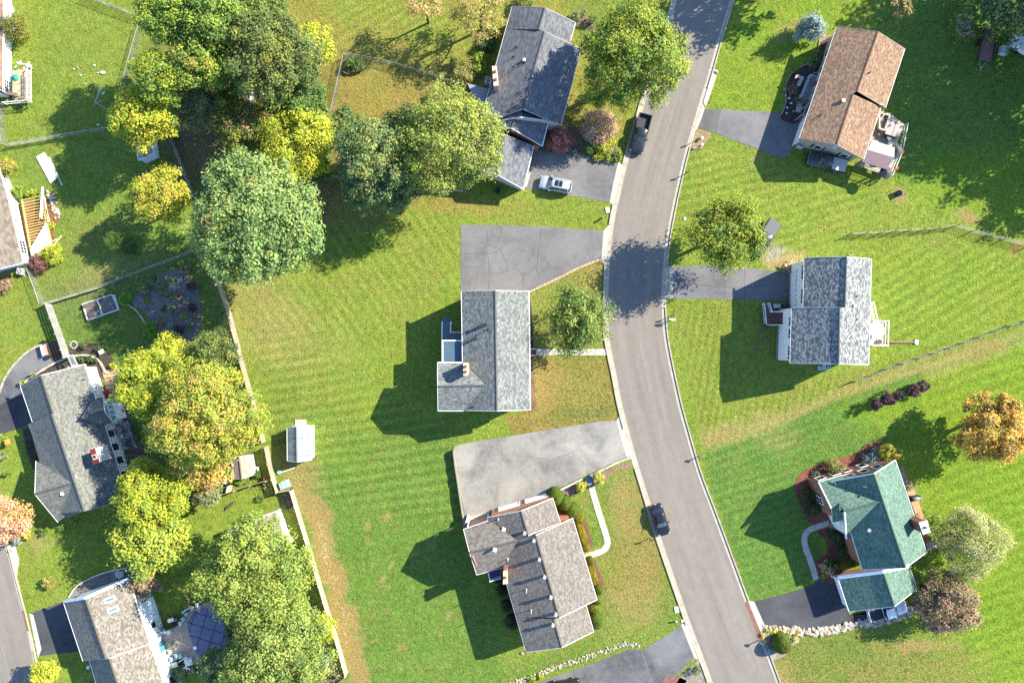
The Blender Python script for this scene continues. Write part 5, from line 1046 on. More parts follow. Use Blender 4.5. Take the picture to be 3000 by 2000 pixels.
h = root_at('deck_project_house', 'white sided house with brown roof beside the unfinished timber deck', -50, 640)
ze = 2.8
roof_slope(h, [P(0, 505, ze), P(20, 571, ze), P(27, 568, ze), P(53.5, 702, ze), P(67, 771, ze), P(-70, 800, ze+2.8), P(-150, 540, ze+2.8)], SH_C, name='roof_slope') if False else None
_, hp = roof_slope(h, [P(-22, 440, ze), P(20, 571, ze), P(67, 771, ze), P(-60, 803, ze+2.8), P(-150, 470, ze+2.8)], SH_C)
roof_slope(h, [P(-150, 470, ze+2.8), P(-60, 803, ze+2.8), P(-190, 835, ze), P(-280, 500, ze)], SH_C)
ctr = P(-80, 640); wa = wall(h, P(2, 470), P(98, 756), 0, ze-.05, WW, None, ctr) if False else None
wa = wall(h, P(4, 470), P(52, 590), 0, ze-.02, WW, None, ctr); wb = wall(h, P(52, 590), P(92, 772), 0, ze-.02, WW, None, ctr); wc_ = wall(h, P(92, 772), P(-150, 835), 0, ze-.05, siding((.60, .66, .72)), ze+2.5, ctr); wall(h, P(4, 470), P(-250, 520), 0, ze-.05, WW, None, ctr); wall(h, P(-250, 520), P(-150, 835), 0, ze-.05, WW, None, ctr)
window(h, wa, 3.0, .8, 1.6, 1.5, grid=(3, 4)); window(h, wb, 7.0, .5, 1.8, 1.7, grid=(4, 3)); window(h, wb, 3.2, 1.2, .6, .7, grid=(2, 2)); gutter(h, P(20, 571, ze), P(67, 771, ze)); gutter(h, P(-22, 440, ze), P(20, 571, ze)); rake(h, P(67, 771, ze), P(-60, 803, ze+2.8))
Z5 = lambda *a: z_(0, 440, 2.241, *a)
t = thing('unfinished_deck', 'unfinished deck of bare yellow joists with pale boards laid diagonally', 'deck', P(105, 640)); dz = .75; JW = plain((.55, .40, .15), .7); PW = plain((.66, .60, .36), .7)
js = [(145, 330, 268, 300), (150, 350, 270, 322), (155, 368, 272, 342), (160, 388, 276, 360), (164, 405, 300, 372), (168, 425, 300, 392), (172, 440, 300, 412), (176, 456, 302, 428), (180, 472, 303, 448), (183, 490, 303, 468), (186, 508, 300, 480), (188, 528, 285, 500), (190, 546, 262, 524), (194, 564, 250, 548), (196, 582, 235, 570), (198, 600, 228, 590)]
for a_, b_, c_, d_ in js: obj('joist', MB().bar(P(*Z5(a_, b_), dz), P(*Z5(c_, d_), dz), .09, .24), JW, t)
obj('ledger', MB().bar(P(*Z5(145, 326), dz), P(*Z5(200, 640), dz), .1, .28), JW, t); obj('rim_joist', MB().bar(P(*Z5(270, 296), dz), P(*Z5(345, 650), dz), .1, .28), JW, t)
A_, B_, C_, D_ = [P(*Z5(*p), dz+.17) for p in ((195, 650), (300, 475), (343, 652), (212, 718))]
for i in range(14):
    f0, f1 = i/14, (i+.96)/14; p_ = [A_.lerp(D_, f0), A_.lerp(D_, f1), B_.lerp(C_, f1), B_.lerp(C_, f0)]; obj('deck_board', MB().prism([tuple(x[:2]) for x in p_], dz+.13, dz+.17), PW, t)
posts(t, [P(*Z5(340, 640), dz), P(*Z5(290, 400), dz), P(*Z5(210, 700), dz)], 0, dz, JW)
for i, (a_, b_, c_, d_) in enumerate(((276, 238, 262, 445), (284, 240, 274, 452), (290, 300, 318, 470), (300, 380, 325, 468), (345, 600, 375, 582), (340, 635, 405, 562))):
    single('loose_plank', MB().bar(P(*Z5(a_, b_), 1.1-.9*(i > 3)), P(*Z5(c_, d_), 1.1-.9*(i > 3)), .16, .06), (plain((.42, .44, .38), .7) if i < 2 else PW), ['long grey green plank lying across the unfinished deck joists, left one', 'long grey green plank lying across the unfinished deck joists, right one', 'yellow plank slanting over the deck joists toward the diagonal boards', 'short yellow plank beside the slanting plank on the unfinished deck', 'short pale plank on the dirt at the deck corner', 'long pale plank pointing away from the diagonal deck boards'][i], 'plank', 'planks around the unfinished deck')
t = thing('timber_stack', 'bundle of long pale grey green planks lying on the shaded lawn', 'timber stack', P(145, 500)); 
for i in range(7): obj('plank', MB().bar(P(*Z5(240+i*8, 42-i*4.5), .10+.05*(i % 2)), P(*Z5(335+i*8.5, 218-i*7.5), .10+.05*(i % 2)), .19, .07), plain((.44, .50, .44), .7), t)
single('loose_plank', MB().bar(P(*Z5(322, 46), .06), P(*Z5(408, 232), .06), .17, .08), plain((.44, .50, .44), .7), 'single pale plank lying just right of the timber bundle on the lawn', 'plank', 'planks on the lawn')
ac_unit(68, 796, -.25, 'air conditioner on the grass below the deck project house')
# ---------------------------------------------------------------- fences
def chain_link(label, pts, h=1.25, gap=3.0, group=None, top=True, mat=None):
    W = [P(a, b, 0) for a, b in pts]; t = thing('chain_link_fence', label, 'fence', W[0], group); m = mat or plain((.36, .38, .37), .45, .3)
    L = resample(W, gap); ps = MB()
    for p in L: obj('post', MB().tube((p[0], p[1], 0), (p[0], p[1], h+.05), .035, n=6), m, t)
    tr = MB(); mb = MB()
    for i in range(len(L)-1):
        a = Vector((*L[i], 0)); b = Vector((*L[i+1], 0)); d = (b-a); n = max(1, int(d.length/.11)); d /= n; k = h/.11
        tr.tube(a+Vector((0, 0, h)), b+Vector((0, 0, h)), .025, n=5, cap=False)
        s = Vector((-d.y, d.x, 0)).normalized()*.006
        for j in range(n):
            for sg in (1, -1):
                # wires zig zag up the panel, drawn as slanting strips a few links tall
                p0 = a+d*j; run = d*sg*min(k, 6); top_ = Vector((0, 0, h)); p1 = p0+run*(1 if 0 <= j+sg*6 <= n else 0)+top_*1.0
                mb.add([p0-s, p0+s, p1+s, p1-s, ], [(0, 1, 2, 3)]); w = Vector((0, 0, .016)); mb.add([p0-w, p0+w, p1+w, p1-w], [(0, 1, 2, 3)])
    if top: obj('top_rail', tr, m, t)
    o = obj('wire_mesh', mb, m, t); o['kind'] = 'stuff'; return t
def picket(label, pts, h=1.75, gap=2.4, face=1, mat=None, cat='fence', group=None, w=.135, rails=2):
    W = [P(a, b, 0) for a, b in pts]; t = thing('wooden_fence', label, cat, W[0], group); m = mat or WOODF; L = resample(W, gap); mb = MB(); rl = MB()
    for i, p in enumerate(L): obj('post', MB().box((p[0], p[1], (h+.1)/2), (.12, .12, h+.1)), m, t)
    for i in range(len(L)-1):
        a = Vector((*L[i], 0)); b = Vector((*L[i+1], 0)); d = (b-a); n = max(1, int(d.length/w)); u = d.normalized(); s = Vector((-u.y, u.x, 0))*face
        for z in ((.35, h-.3) if rails == 2 else (.3, h/2, h-.3)): rl.bar(a+s*-.045+Vector((0, 0, z)), b+s*-.045+Vector((0, 0, z)), .045, .09)
        for j in range(n):
            c = a+d*((j+.5)/n)+s*.03; hh = h+random.uniform(-.015, .015); mb.box(c+Vector((0, 0, hh/2+.03)), (d.length/n-.022, .022, hh), ax=(u, s, Vector((0, 0, 1))))
    obj('rail', rl, m, t); o = obj('picket', mb, m, t); o['kind'] = 'stuff'; return t
def slat(label, pts, h=1.6, gap=2.4, mat=None, n=6, group=None, face=1):     # horizontal boards between posts, each board a part
    W = [P(a, b, 0) for a, b in pts]; t = thing('slat_fence', label, 'fence', W[0], group); m = mat or WOODG; L = resample(W, gap)
    for p in L: obj('post', MB().box((p[0], p[1], (h+.12)/2), (.14, .14, h+.12)), m, t)
    for i in range(len(L)-1):
        a = Vector((*L[i], 0)); b = Vector((*L[i+1], 0)); u = (b-a).normalized(); s = Vector((-u.y, u.x, 0))*.08*face
        for j in range(n): z = .2+(h-.25)*j/(n-1); obj('board', MB().bar(a+s+Vector((0, 0, z))-u*.0, b+s+Vector((0, 0, z)), .03, (h-.25)/(n-1)*.86), m, t)
    return t
CL = 'chain link fences'
chain_link('chain link fence crossing the top left lawn down to the tree corner', [(255, -6), (330, 22), (412, 54)], group=CL)
chain_link('chain link fence running down from the tree corner past the swing set', [(420, 75), (398, 150), (372, 242), (352, 320), (336, 378)], group=CL)
chain_link('chain link fence along the lower edge of the swing set lawn', [(336, 380), (250, 392), (130, 412), (22, 430)], group=CL)
chain_link('short chain link fence between the weathered deck and the lawn corner', [(22, 430), (14, 370), (17, 310)], group=CL)
chain_link('short chain link fence beside the round evergreen at the corner white house', [(34, 28), (42, -10)], group=CL)
chain_link('long chain link fence between the deck project yard and the raised garden bed', [(132, 892), (148, 888), (300, 842), (440, 787), (585, 733)], group=CL)
chain_link('chain link fence from the air conditioner down to the slat fence corner', [(95, 790), (108, 820), (132, 892)], group=CL)
chain_link('chain link fence across the dry yard from the corner planting to the grey roof porch', [(1013, 166), (1060, 172), (1160, 192), (1250, 222), (1322, 246), (1368, 256)], group=CL)
chain_link('chain link fence going down from the corner planting toward the trees', [(1011, 168), (996, 235), (974, 335)], group=CL)
GW = wood((.16, .165, .16), (.26, .265, .255))
picket('weathered grey board fence under the trees below the dirt patch', [(508, 415), (540, 498), (572, 580)], 1.2, mat=GW, group='board fences under the trees')
picket('weathered grey board fence under the two large trees by the big lawn', [(938, 514), (1022, 525), (1120, 538), (1216, 549), (1372, 566), (1372, 556)], 1.2, mat=GW, group='board fences under the trees')
WR2 = wood((.24, .185, .135), (.38, .31, .245))
picket('long brown board fence curving down the left edge of the large lawn', [(630, 785), (650, 838), (672, 897), (686, 950), (700, 1000), (718, 1075), (734, 1130), (750, 1190), (756, 1212), (768, 1258), (782, 1302)], 1.75, face=1, mat=WR2)
picket('brown board fence section beside the grey barn shed', [(786, 1306), (795, 1355), (806, 1396)], 1.75, face=1, mat=WR2)
WY = wood((.35, .27, .18), (.54, .44, .31))
picket('pale board fence jogging around the green utility box', [(806, 1400), (812, 1440), (852, 1424), (858, 1430)], 1.6, mat=WY)
picket('pale new board fence running down beside the dead grass strip', [(858, 1430), (878, 1497), (917, 1624), (958, 1765), (993, 1876), (1018, 1966)], 1.7, face=1, mat=WY)
picket('short pale board fence at the bottom by the wispy shrub', [(1018, 1968), (984, 1985), (990, 2030)], 1.5, mat=WY)
slat('wide grey slat fence left of the raised garden bed', [(150, 888), (170, 945), (190, 1000), (205, 1046)], 1.6, n=6, mat=GW)
slat('brown slat fence between the small tan shed and the lower lawn', [(562, 1483), (640, 1452), (720, 1424), (804, 1400)], 1.5, n=5, mat=WOODF)
slat('grey slat fence at the lower left edge of the bottom trees', [(920, 1998), (984, 1983)], 1.2, n=4, mat=WOODG)
def wire_fence(label, pts, post_h=1.5):
    t = thing('wire_fence', label, 'fence', P(*pts[0])); W = [P(*p) for p in pts]; wm = plain((.33, .35, .30), .6)
    for i, p in enumerate(W): obj('post', MB().tube(p, p+Vector((0, 0, post_h)), .08, .07, n=6), plain((.42, .20, .10), .8), t)
    mb = MB(); rl = MB()
    for a, b in zip(W, W[1:]):
        for k in range(9): z = .1+k*.15; mb.bar(a+Vector((0, 0, z)), b+Vector((0, 0, z)), .012, .012)
        n = int((b-a).length/.15)
        for j in range(n): c = a+(b-a)*(j/n); mb.box(c+Vector((0, 0, .7)), (.012, .012, 1.3))
    o = obj('wire_mesh', mb, wm, t); o['kind'] = 'stuff'
    return t
wire_fence('post and wire fence with long post shadows curving above the white house lawn', [(2487, 687), (2533, 684), (2577, 683), (2616, 678), (2656, 676), (2700, 674), (2742, 670), (2795, 662), (2845, 678), (2890, 692), (2938, 702), (3010, 722)])
wire_fence('post and wire fence slanting between the right lawns toward the street', [(2495, 1117), (2540, 1101), (2585, 1082), (2632, 1065), (2678, 1051), (2723, 1036), (2768, 1021), (2808, 1006), (2852, 990), (2900, 972), (2945, 955), (2990, 942), (3030, 930)])
# garden gate arbour
t = thing('arbor', 'grey wooden arbor over the path at the end of the slat fence', 'arbor', P(208, 1055)); AB = plain((.40, .42, .42), .7)
for i in range(6): obj('rafter', MB().bar(P(199+i*2.4, 1046+i*5.5, 2.3), P(215+i*2.4, 1041+i*5.5, 2.3), .1, .12), AB, t)
for x, y in ((200, 1046), (214, 1041), (213, 1074), (228, 1069)): obj('post', MB().box(P(x, y, 1.1), (.12, .12, 2.2)), AB, t)
for a_, b_ in (((198, 1044), (213, 1076)), ((213, 1039), (228, 1071))): obj('beam', MB().bar(P(*a_, 2.2), P(*b_, 2.2), .1, .12), AB, t)
# ---------------------------------------------------------------- vehicles: length along x, nose toward -x
def loft(stations, n_side=None):
    # each station: x, list of (y, z) from the lower left up over to the lower right
    mb = MB(); m = len(stations[0][1])
    for x, pr in stations: mb.v += [(x, y, z) for y, z in pr]
    for i in range(len(stations)-1):
        for k in range(m-1): a = i*m+k; mb.f.append((a, a+1, a+m+1, a+m))
    mb.f.append(tuple(range(m))[::-1]); b = (len(stations)-1)*m; mb.f.append(tuple(b+k for k in range(m)))
    return mb
def hull(L, W, zs, zb=.32, round_f=.22, round_r=.14, tuck=.06):
    st = []
    for f, zt, wk in zs:
        w = W/2*wk; x = -L/2+L*f
        st.append((x, [(-w*.93, zb), (-w, zb+.18), (-w, zt-.22), (-w*.95, zt-.06), (-w*.78, zt), (-w*.35, zt+.02), (w*.35, zt+.02), (w*.78, zt), (w*.95, zt-.06), (w, zt-.22), (w, zb+.18), (w*.93, zb)]))
    return loft(st)
def wheel(t, x, y, r, mat=None):
    w = obj('wheel', MB().tube((x, y-.11*(1 if y > 0 else -1), r), (x, y+.11*(1 if y > 0 else -1), r), r, n=18), DARK, t)
    s = 1 if y > 0 else -1; obj('rim', MB().tube((x, y+.10*s, r), (x, y+.125*s, r), r*.62, n=12), METAL, w)
def car(name, loc, rz, label, body, L=4.85, W=1.92, Ht=1.75, kind='suv', cat='car', glassc=(.015, .02, .03), roofm=None, rails=False, sunroof=False, rack=False, bedc=None, cover=None):
    t = local(name, loc, rz, label, cat); pm = paint(body); gl = glass(glassc); rf = roofm or pm
    if kind == 'pickup':
        zs = [(0, .78, .80), (.02, .88, .92), (.06, .97, .985), (.2, 1.08, 1.0), (.28, 1.12, 1.0), (.62, 1.12, 1.0)]
        b = obj('body', hull(L, W, zs), pm, t, True)
        x0, x1 = -L/2+L*.62, L/2; fl = MB(); fl.box(((x0+x1)/2, 0, .72), (x1-x0-.04, W-.2, .08)); obj('bed_floor', fl, plain(bedc or (.03, .03, .035), .7), t)
        sd_ = MB(); 
        for s in (-1, 1): sd_.box(((x0+x1)/2, s*(W/2-.09), .82), (x1-x0, .17, .84))
        obj('bed_side', sd_, pm, t); obj('tailgate', MB().box((x1-.06, 0, .85), (.12, W-.04, .72)), pm, t); obj('bed_rail', MB().box(((x0+x1)/2, W/2-.09, 1.25), (x1-x0, .12, .04)).box(((x0+x1)/2, -W/2+.09, 1.25), (x1-x0, .12, .04)), plain((.05, .05, .055), .6), t)
        if cover: obj('bed_cover', MB().box(((x0+x1)/2+.0, 0, 1.27), (x1-x0-.1, W-.2, .05)), plain(cover, .6), t)
        elif bedc is None:
            rb = MB()
            for k in range(9): rb.box(((x0+x1)/2, -W/2+.28+k*(W-.56)/8, .77), (x1-x0-.1, .05, .03))
            o = obj('bed_rib', rb, plain((.08, .085, .09), .6), t); o['kind'] = 'stuff'
        c0, c1, r0, r1 = .27, .625, .375, .605
    elif kind == 'sedan':
        zs = [(0, .60, .74), (.02, .70, .88), (.06, .78, .96), (.18, .88, 1.0), (.28, .94, 1.0), (.75, .98, 1.0), (.92, .98, .98), (.98, .9, .92), (1, .78, .80)]
        b = obj('body', hull(L, W, zs, .28), pm, t, True); c0, c1, r0, r1 = .26, .90, .42, .74
    else:
        zs = [(0, .70, .76), (.015, .80, .88), (.05, .92, .96), (.15, 1.02, 1.0), (.25, 1.06, 1.0), (.8, 1.10, 1.0), (.95, 1.08, .985), (.99, .95, .93), (1, .8, .86)]
        b = obj('body', hull(L, W, zs), pm, t, True); c0, c1, r0, r1 = .22, .985, .36, .93
    zb = 1.10 if kind == 'pickup' else (.92 if kind == 'sedan' else 1.04); X = lambda f: -L/2+L*f; wb, wt = W/2*.90, W/2*.70
    def ring(f, wd, z): return [(X(f)+.12, -wd*.86, z), (X(f), -wd*.5, z), (X(f)-.03, 0, z)], None
    base = [(X(c0)+.14, -wb*.92), (X(c0), -wb*.45), (X(c0), wb*.45), (X(c0)+.14, wb*.92), (X(c0)+.5, wb), (X(c1)-.3, wb), (X(c1)-.08, wb*.88), (X(c1), wb*.45), (X(c1), -wb*.45), (X(c1)-.08, -wb*.88), (X(c1)-.3, -wb), (X(c0)+.5, -wb)]
    top = [(X(r0)+.08, -wt*.93), (X(r0), -wt*.45), (X(r0), wt*.45), (X(r0)+.08, wt*.93), (X(r0)+.4, wt), (X(r1)-.25, wt), (X(r1)-.06, wt*.9), (X(r1), wt*.45), (X(r1), -wt*.45), (X(r1)-.06, -wt*.9), (X(r1)-.25, -wt), (X(r0)+.4, -wt)]
    def frus(lo, hi, z0, z1): n = len(lo); return MB().add([(x, y, z0) for x, y in lo]+[(x, y, z1) for x, y in hi], [tuple(range(n))]+[tuple(range(n, 2*n))[::-1]]+[(i, i+n, (i+1) % n+n, (i+1) % n) for i in range(n)])
    g_ = obj('window_glass', frus(base, top, zb-.02, Ht-.06), gl, t)
    mid = [((x-(X(r0)+X(r1))/2)*1.015+(X(r0)+X(r1))/2, y*1.03) for x, y in top]; crn = [((x-(X(r0)+X(r1))/2)*.93+(X(r0)+X(r1))/2, y*.90) for x, y in top]
    r_ = obj('roof', frus(mid, crn, Ht-.075, Ht), rf, t, True)
    pl_ = MB()
    for i in (0, 3, 5, 10): a, b_ = base[i], top[i]; pl_.bar((a[0], a[1]*1.0, zb), (b_[0], b_[1]*1.02, Ht-.06), .07, .05)
    fm = (X(r0)+X(r1))/2
    for s in (-1, 1): pl_.bar((fm, s*wb*.99, zb), (fm, s*wt*1.02, Ht-.06), .06, .05)
    obj('pillar', pl_, pm, t)
    if sunroof:
        for dx in (0, .62): obj('sunroof', MB().box((X(r0)+.75+dx, 0, Ht+.004), (.56, .85, .02)), glass((.01, .012, .015)), t)
    if rails:
        for s in (-1, 1): obj('roof_rail', MB().box((fm, s*wt*.86, Ht+.04), ((X(r1)-X(r0))*.85, .05, .05)), METAL, t)
    if rack or kind in ('pickup', 'suv'):
        mb = MB()
        for k in range(6): mb.box((fm+(.0 if not sunroof else .75), -wt*.62+k*wt*1.24/5, Ht+.008), ((X(r1)-X(r0))*(.8 if not sunroof else .4), .03, .02))
        obj('roof_groove', mb, plain(tuple(min(1, c*1.7+.01) for c in body), .4), t)
    for s in (-1, 1):
        m_ = obj('side_mirror', MB().box((X(c0)+.55, s*(W/2+.10), zb+.12), (.16, .24, .16)), pm, t)
        obj('headlight', MB().box((X(.035), s*W*.36, zb-.30), (.16, .34, .13)), plain((.75, .77, .8), .15), t)
        obj('taillight', MB().box((L/2-.02, s*W*.41, zb-.18), (.06, .24, .26)), plain((.35, .01, .01), .25), t)
        for f in (.18, .80): wheel(t, X(f), s*(W/2-.10), .39 if kind == 'pickup' else .35)
    obj('wiper', MB().bar((X(c0)+.10, -.4, zb+.02), (X(c0)+.13, .25, zb+.03), .03, .02), DARK, t)
    ln = MB()
    for s in (-1, 1): ln.bar((X(.07), s*W*.22, zs[2][1]+.03), (X(c0)-.02, s*W*.30, zb-.0), .03, .02)
    obj('hood_crease', ln, pm, t)
    obj('bumper', MB().box((-L/2+.04, 0, .48), (.14, W*.78, .2)), plain((.05, .05, .055), .5), t); obj('grille', MB().box((-L/2+.03, 0, .68), (.08, W*.5, .2)), DARK, t); obj('licence_plate', MB().box((L/2+.02, 0, .6), (.03, .32, .15)), WHITE, t)
    return t
ang = lambda dx, dy: math.atan2(dy, -dx) if False else math.atan2(-(-dy), -(dx)) if False else math.atan2(dy*1.0, -dx*1.0)
# rz so that local -x points along the plan direction (dx, dy); plan y runs down
def face(dx, dy): return math.atan2(-dy, dx)+math.pi
car('pickup_truck', P(1874, 397), face(-90, 345), 'black pickup truck with an open bed parked against the kerb facing down the street', (.018, .02, .023), 5.7, 2.0, 1.85, 'pickup')
car('suv', P(1627, 544), face(-280, -55), 'pale silver blue suv with a black sunroof parked on the driveway', (.36, .45, .50), 4.7, 1.92, 1.7, 'suv', rails=True, sunroof=True)
car('sedan', P(1931, 1518), face(22, 70), 'black sedan with dark sunroof parked against the left kerb near the curved path', (.010, .011, .018), 4.6, 1.85, 1.45, 'sedan', sunroof=True)
car('pickup_truck', P(2236, 700), face(-52, 88), 'dark grey pickup truck half hidden by the round tree with a bed cover', (.045, .055, .07), 5.6, 1.95, 1.85, 'pickup', cover=(.10, .105, .11))
car('pickup_truck', P(2414, 480), face(-110, -28), 'dark pickup truck with pale bed cover parked in the shade below the brown roof house', (.05, .06, .07), 5.6, 1.95, 1.8, 'pickup', cover=(.42, .42, .38))
car('pickup_truck', P(2591, 1782), face(100, -30), 'white pickup truck with dark empty bed squeezed between green roof garage and stone edging', (.72, .73, .74), 5.8, 2.0, 1.85, 'pickup')
car('hatchback', P(1655, 2003), face(-110, 18), 'black car with red tail light cut by the bottom edge of the view', (.015, .015, .018), 4.4, 1.85, 1.5, 'suv')
# trailers and boat at the top right
def trailer(loc, rz, label, L, W, col, z=.95):
    t = local('utility_trailer', loc, rz, label, 'trailer'); obj('bed', MB().box((0, 0, z), (L, W, .12)), plain(col, .8), t)
    for s in (-1, 1):
        obj('side_rail', MB().box((0, s*W/2, z+.12), (L, .07, .14)), DARK, t)
        w = obj('wheel', MB().tube((.3, s*(W/2+.02), .33), (.3, s*(W/2+.22), .33), .33, n=14), DARK, t); obj('fender', MB().box((.3, s*(W/2+.12), .74), (.9, .28, .05)), DARK, t)
    d = obj('drawbar', MB().bar((-L/2, -.5, .6), (-L/2-1.2, 0, .5), .1, .1).bar((-L/2, .5, .6), (-L/2-1.2, 0, .5), .1, .1), METAL, t); obj('hitch', MB().box((-L/2-1.25, 0, .5), (.3, .15, .15)), METAL, t); obj('jack', MB().box((-L/2-.9, 0, .6), (.12, .12, .7)), METAL, t)
    for k in range(int(L/.35)): obj('deck_board', MB().box((-L/2+.18+k*.35, 0, z+.075), (.32, W-.1, .03)), plain(col, .8), t)
    return t
trailer(P(2880, 140), face(-20, 100), 'long brown flatbed trailer standing on shaded grass at the upper right', 4.6, 2.0, (.20, .115, .105))
t = local('storage_chest', P(2934, 152), face(-14, 60), 'small pale blue lidded chest between the brown trailer and white trailer', 'chest'); obj('body', MB().box((0, 0, .35), (1.15, 1.0, .7)), plain((.42, .50, .55), .6), t)
for s in (-1, 1): obj('lid', MB().box((0, s*.26, .74), (1.2, .5, .07)), plain((.50, .58, .63), .5), t)
t = local('folding_camper', P(2990, 142), face(30, 14), 'white folding camper trailer cut by the right edge of the view', 'camper'); obj('body', MB().box((.3, 0, .8), (3.4, 2.0, .8)), plain((.66, .70, .74), .5), t); obj('roof_panel', MB().box((.9, .5, 1.24), (2.2, 1.0, .06)), plain((.66, .70, .74), .5), t); obj('roof_panel', MB().box((.9, -.55, 1.26), (2.2, 1.0, .06)), plain((.70, .74, .78), .5), t)
obj('side_step', MB().box((-1.7, .6, .4), (.5, .8, .1)), WHITE, t); obj('window', MB().box((-.9, 0, 1.22), (.8, 1.5, .04)), glass((.06, .10, .12)), t); [obj('wheel', MB().tube((.5, s*.95, .33), (.5, s*1.12, .33), .33, n=12), DARK, t) for s in (-1, 1)]
# ---------------------------------------------------------------- foliage
def leafmesh(name, pos, nrm, size, col, asp=.72, seed=0):
    r = np.random.default_rng(seed); n = len(pos)
    nrm = nrm/np.maximum(1e-6, np.linalg.norm(nrm, axis=1))[:, None]
    t = r.normal(size=(n, 3)); t -= nrm*(t*nrm).sum(1)[:, None]; t /= np.linalg.norm(t, axis=1)[:, None]; b = np.cross(nrm, t)
    s = size[:, None]*.5; V = np.stack([pos-t*s, pos+b*s*asp*.9-t*s*.15, pos+t*s, pos-b*s*asp*.9-t*s*.15], 1).reshape(-1, 3)
    F = np.arange(4*n).reshape(-1, 4); me = bpy.data.meshes.new(name); fastmesh(me, V, F, 4)
    ca = me.color_attributes.new('Col', 'FLOAT_COLOR', 'POINT'); c4 = np.ones((n, 4)); c4[:, :3] = np.clip(col, .002, 1)
    ca.data.foreach_set('color', np.repeat(c4, 4, 0).astype(np.float32).ravel()); me.materials.append(leaves()); return me
def crown_mesh(rx, ry, rz, n, leaf, pal, seed, clumps=60, clump_r=.20, rough=.14, spiky=0.0, open_=0.0, low=-.35, tip=None, flat=0.0):
    """leaves round (0,0,0): clump centres on a bumpy dome, leaves scattered in each clump"""
    r = np.random.default_rng(seed)
    ph = r.uniform(0, 6.28, 8)
    def bump(d):
        a = np.arctan2(d[:, 1], d[:, 0]); e = np.arcsin(np.clip(d[:, 2], -1, 1))
        return 1+rough*(np.sin(3*a+ph[0]+e)*.6+np.sin(5*a+ph[1]-2*e)*.5+np.sin(8*a+ph[2]+3*e)*.3+np.sin(5*e+ph[3])*.3)
    K = clumps; z = r.uniform(low, 1, K); th = r.uniform(0, 6.28, K); d = np.stack([np.sqrt(1-z*z)*np.cos(th), np.sqrt(1-z*z)*np.sin(th), z], 1)
    rad = bump(d)*np.where(r.random(K) < .72, r.uniform(.80, 1.0, K), r.uniform(.35, .8, K)); cen = d*rad[:, None]
    ki = r.integers(0, K, n); cr = clump_r*r.uniform(.6, 1.4, K)
    off = r.normal(size=(n, 3)); off /= np.linalg.norm(off, axis=1)[:, None]; off *= (r.random(n)**.45)[:, None]*cr[ki][:, None]
    out = cen[ki]/np.maximum(.1, np.linalg.norm(cen[ki], axis=1))[:, None]
    if spiky: s_ = (off*out).sum(1); off += out*(s_*spiky)[:, None]; off -= 0
    off[:, 2] *= .75
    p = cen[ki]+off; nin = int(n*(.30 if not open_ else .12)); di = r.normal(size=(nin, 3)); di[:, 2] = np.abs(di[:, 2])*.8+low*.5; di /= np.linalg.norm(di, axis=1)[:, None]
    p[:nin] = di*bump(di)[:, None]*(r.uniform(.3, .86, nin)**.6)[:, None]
    on = off/np.maximum(1e-6, np.linalg.norm(off, axis=1))[:, None]
    nrm = on*.45+p*.45+r.normal(size=(n, 3))*.42+np.array([.22, .10, .55])*1.0
    P_ = p*np.array([rx, ry, rz]); base = np.array([c for c in pal]); kc = r.integers(0, len(pal), K)
    ci = np.where(r.random(n) < .62, kc[ki], r.integers(0, len(pal), n)); col = base[ci]*r.uniform(.70, 1.30, n)[:, None]*2.1+np.array([0, 0, .006])
    col[:, 0] *= r.uniform(.85, 1.18, n)
    if tip is not None:
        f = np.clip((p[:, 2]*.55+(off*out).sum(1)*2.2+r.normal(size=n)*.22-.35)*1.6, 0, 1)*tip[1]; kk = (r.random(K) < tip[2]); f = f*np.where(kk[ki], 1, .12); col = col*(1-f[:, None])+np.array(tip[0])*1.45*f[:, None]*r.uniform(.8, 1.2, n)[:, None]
    col[:nin] *= .75  # inner leaves darkened: shade inside the crown put into their colour
    return leafmesh('crown', P_, nrm, leaf*r.uniform(.6, 1.35, n), col, seed=seed), cen*np.array([rx, ry, rz])
G1 = [(.045, .085, .016), (.065, .105, .018), (.035, .070, .018)]
GY_ = [(.110, .155, .018), (.085, .130, .018), (.055, .098, .018), (.145, .180, .018)]
YEL = [(.205, .220, .016), (.155, .185, .016), (.105, .140, .016), (.245, .240, .018)]
OLI = [(.070, .095, .022), (.052, .078, .022), (.110, .125, .024), (.038, .062, .020)]
BLU = [(.055, .092, .038), (.078, .118, .038), (.11, .14, .035), (.040, .070, .034)]
MAP = [(.105, .160, .048), (.075, .128, .038), (.14, .185, .048), (.048, .085, .026)]
ORA = [(.22, .175, .03), (.14, .165, .02), (.28, .16, .05), (.085, .12, .018)]
REDP = [(.20, .085, .065), (.27, .13, .09), (.14, .055, .045)]
PNK = [(.24, .15, .12), (.19, .12, .085), (.30, .20, .17), (.12, .11, .045)]
PUR = [(.035, .016, .026), (.055, .025, .035), (.02, .012, .018)]
GRA = [(.10, .115, .055), (.075, .09, .045), (.13, .14, .06)]
SPR = [(.12, .165, .165), (.075, .11, .11), (.17, .22, .21)]
AMB = [(.28, .175, .03), (.20, .13, .03), (.12, .095, .03), (.34, .22, .04)]
DRK = [(.022, .045, .014), (.035, .06, .016), (.05, .075, .02)]
BRN = [(.16, .105, .065), (.11, .09, .045), (.07, .075, .035), (.20, .14, .09)]
PAL = [(.20, .20, .09), (.155, .175, .045), (.11, .14, .03), (.25, .23, .14)]
LEAFN = 0
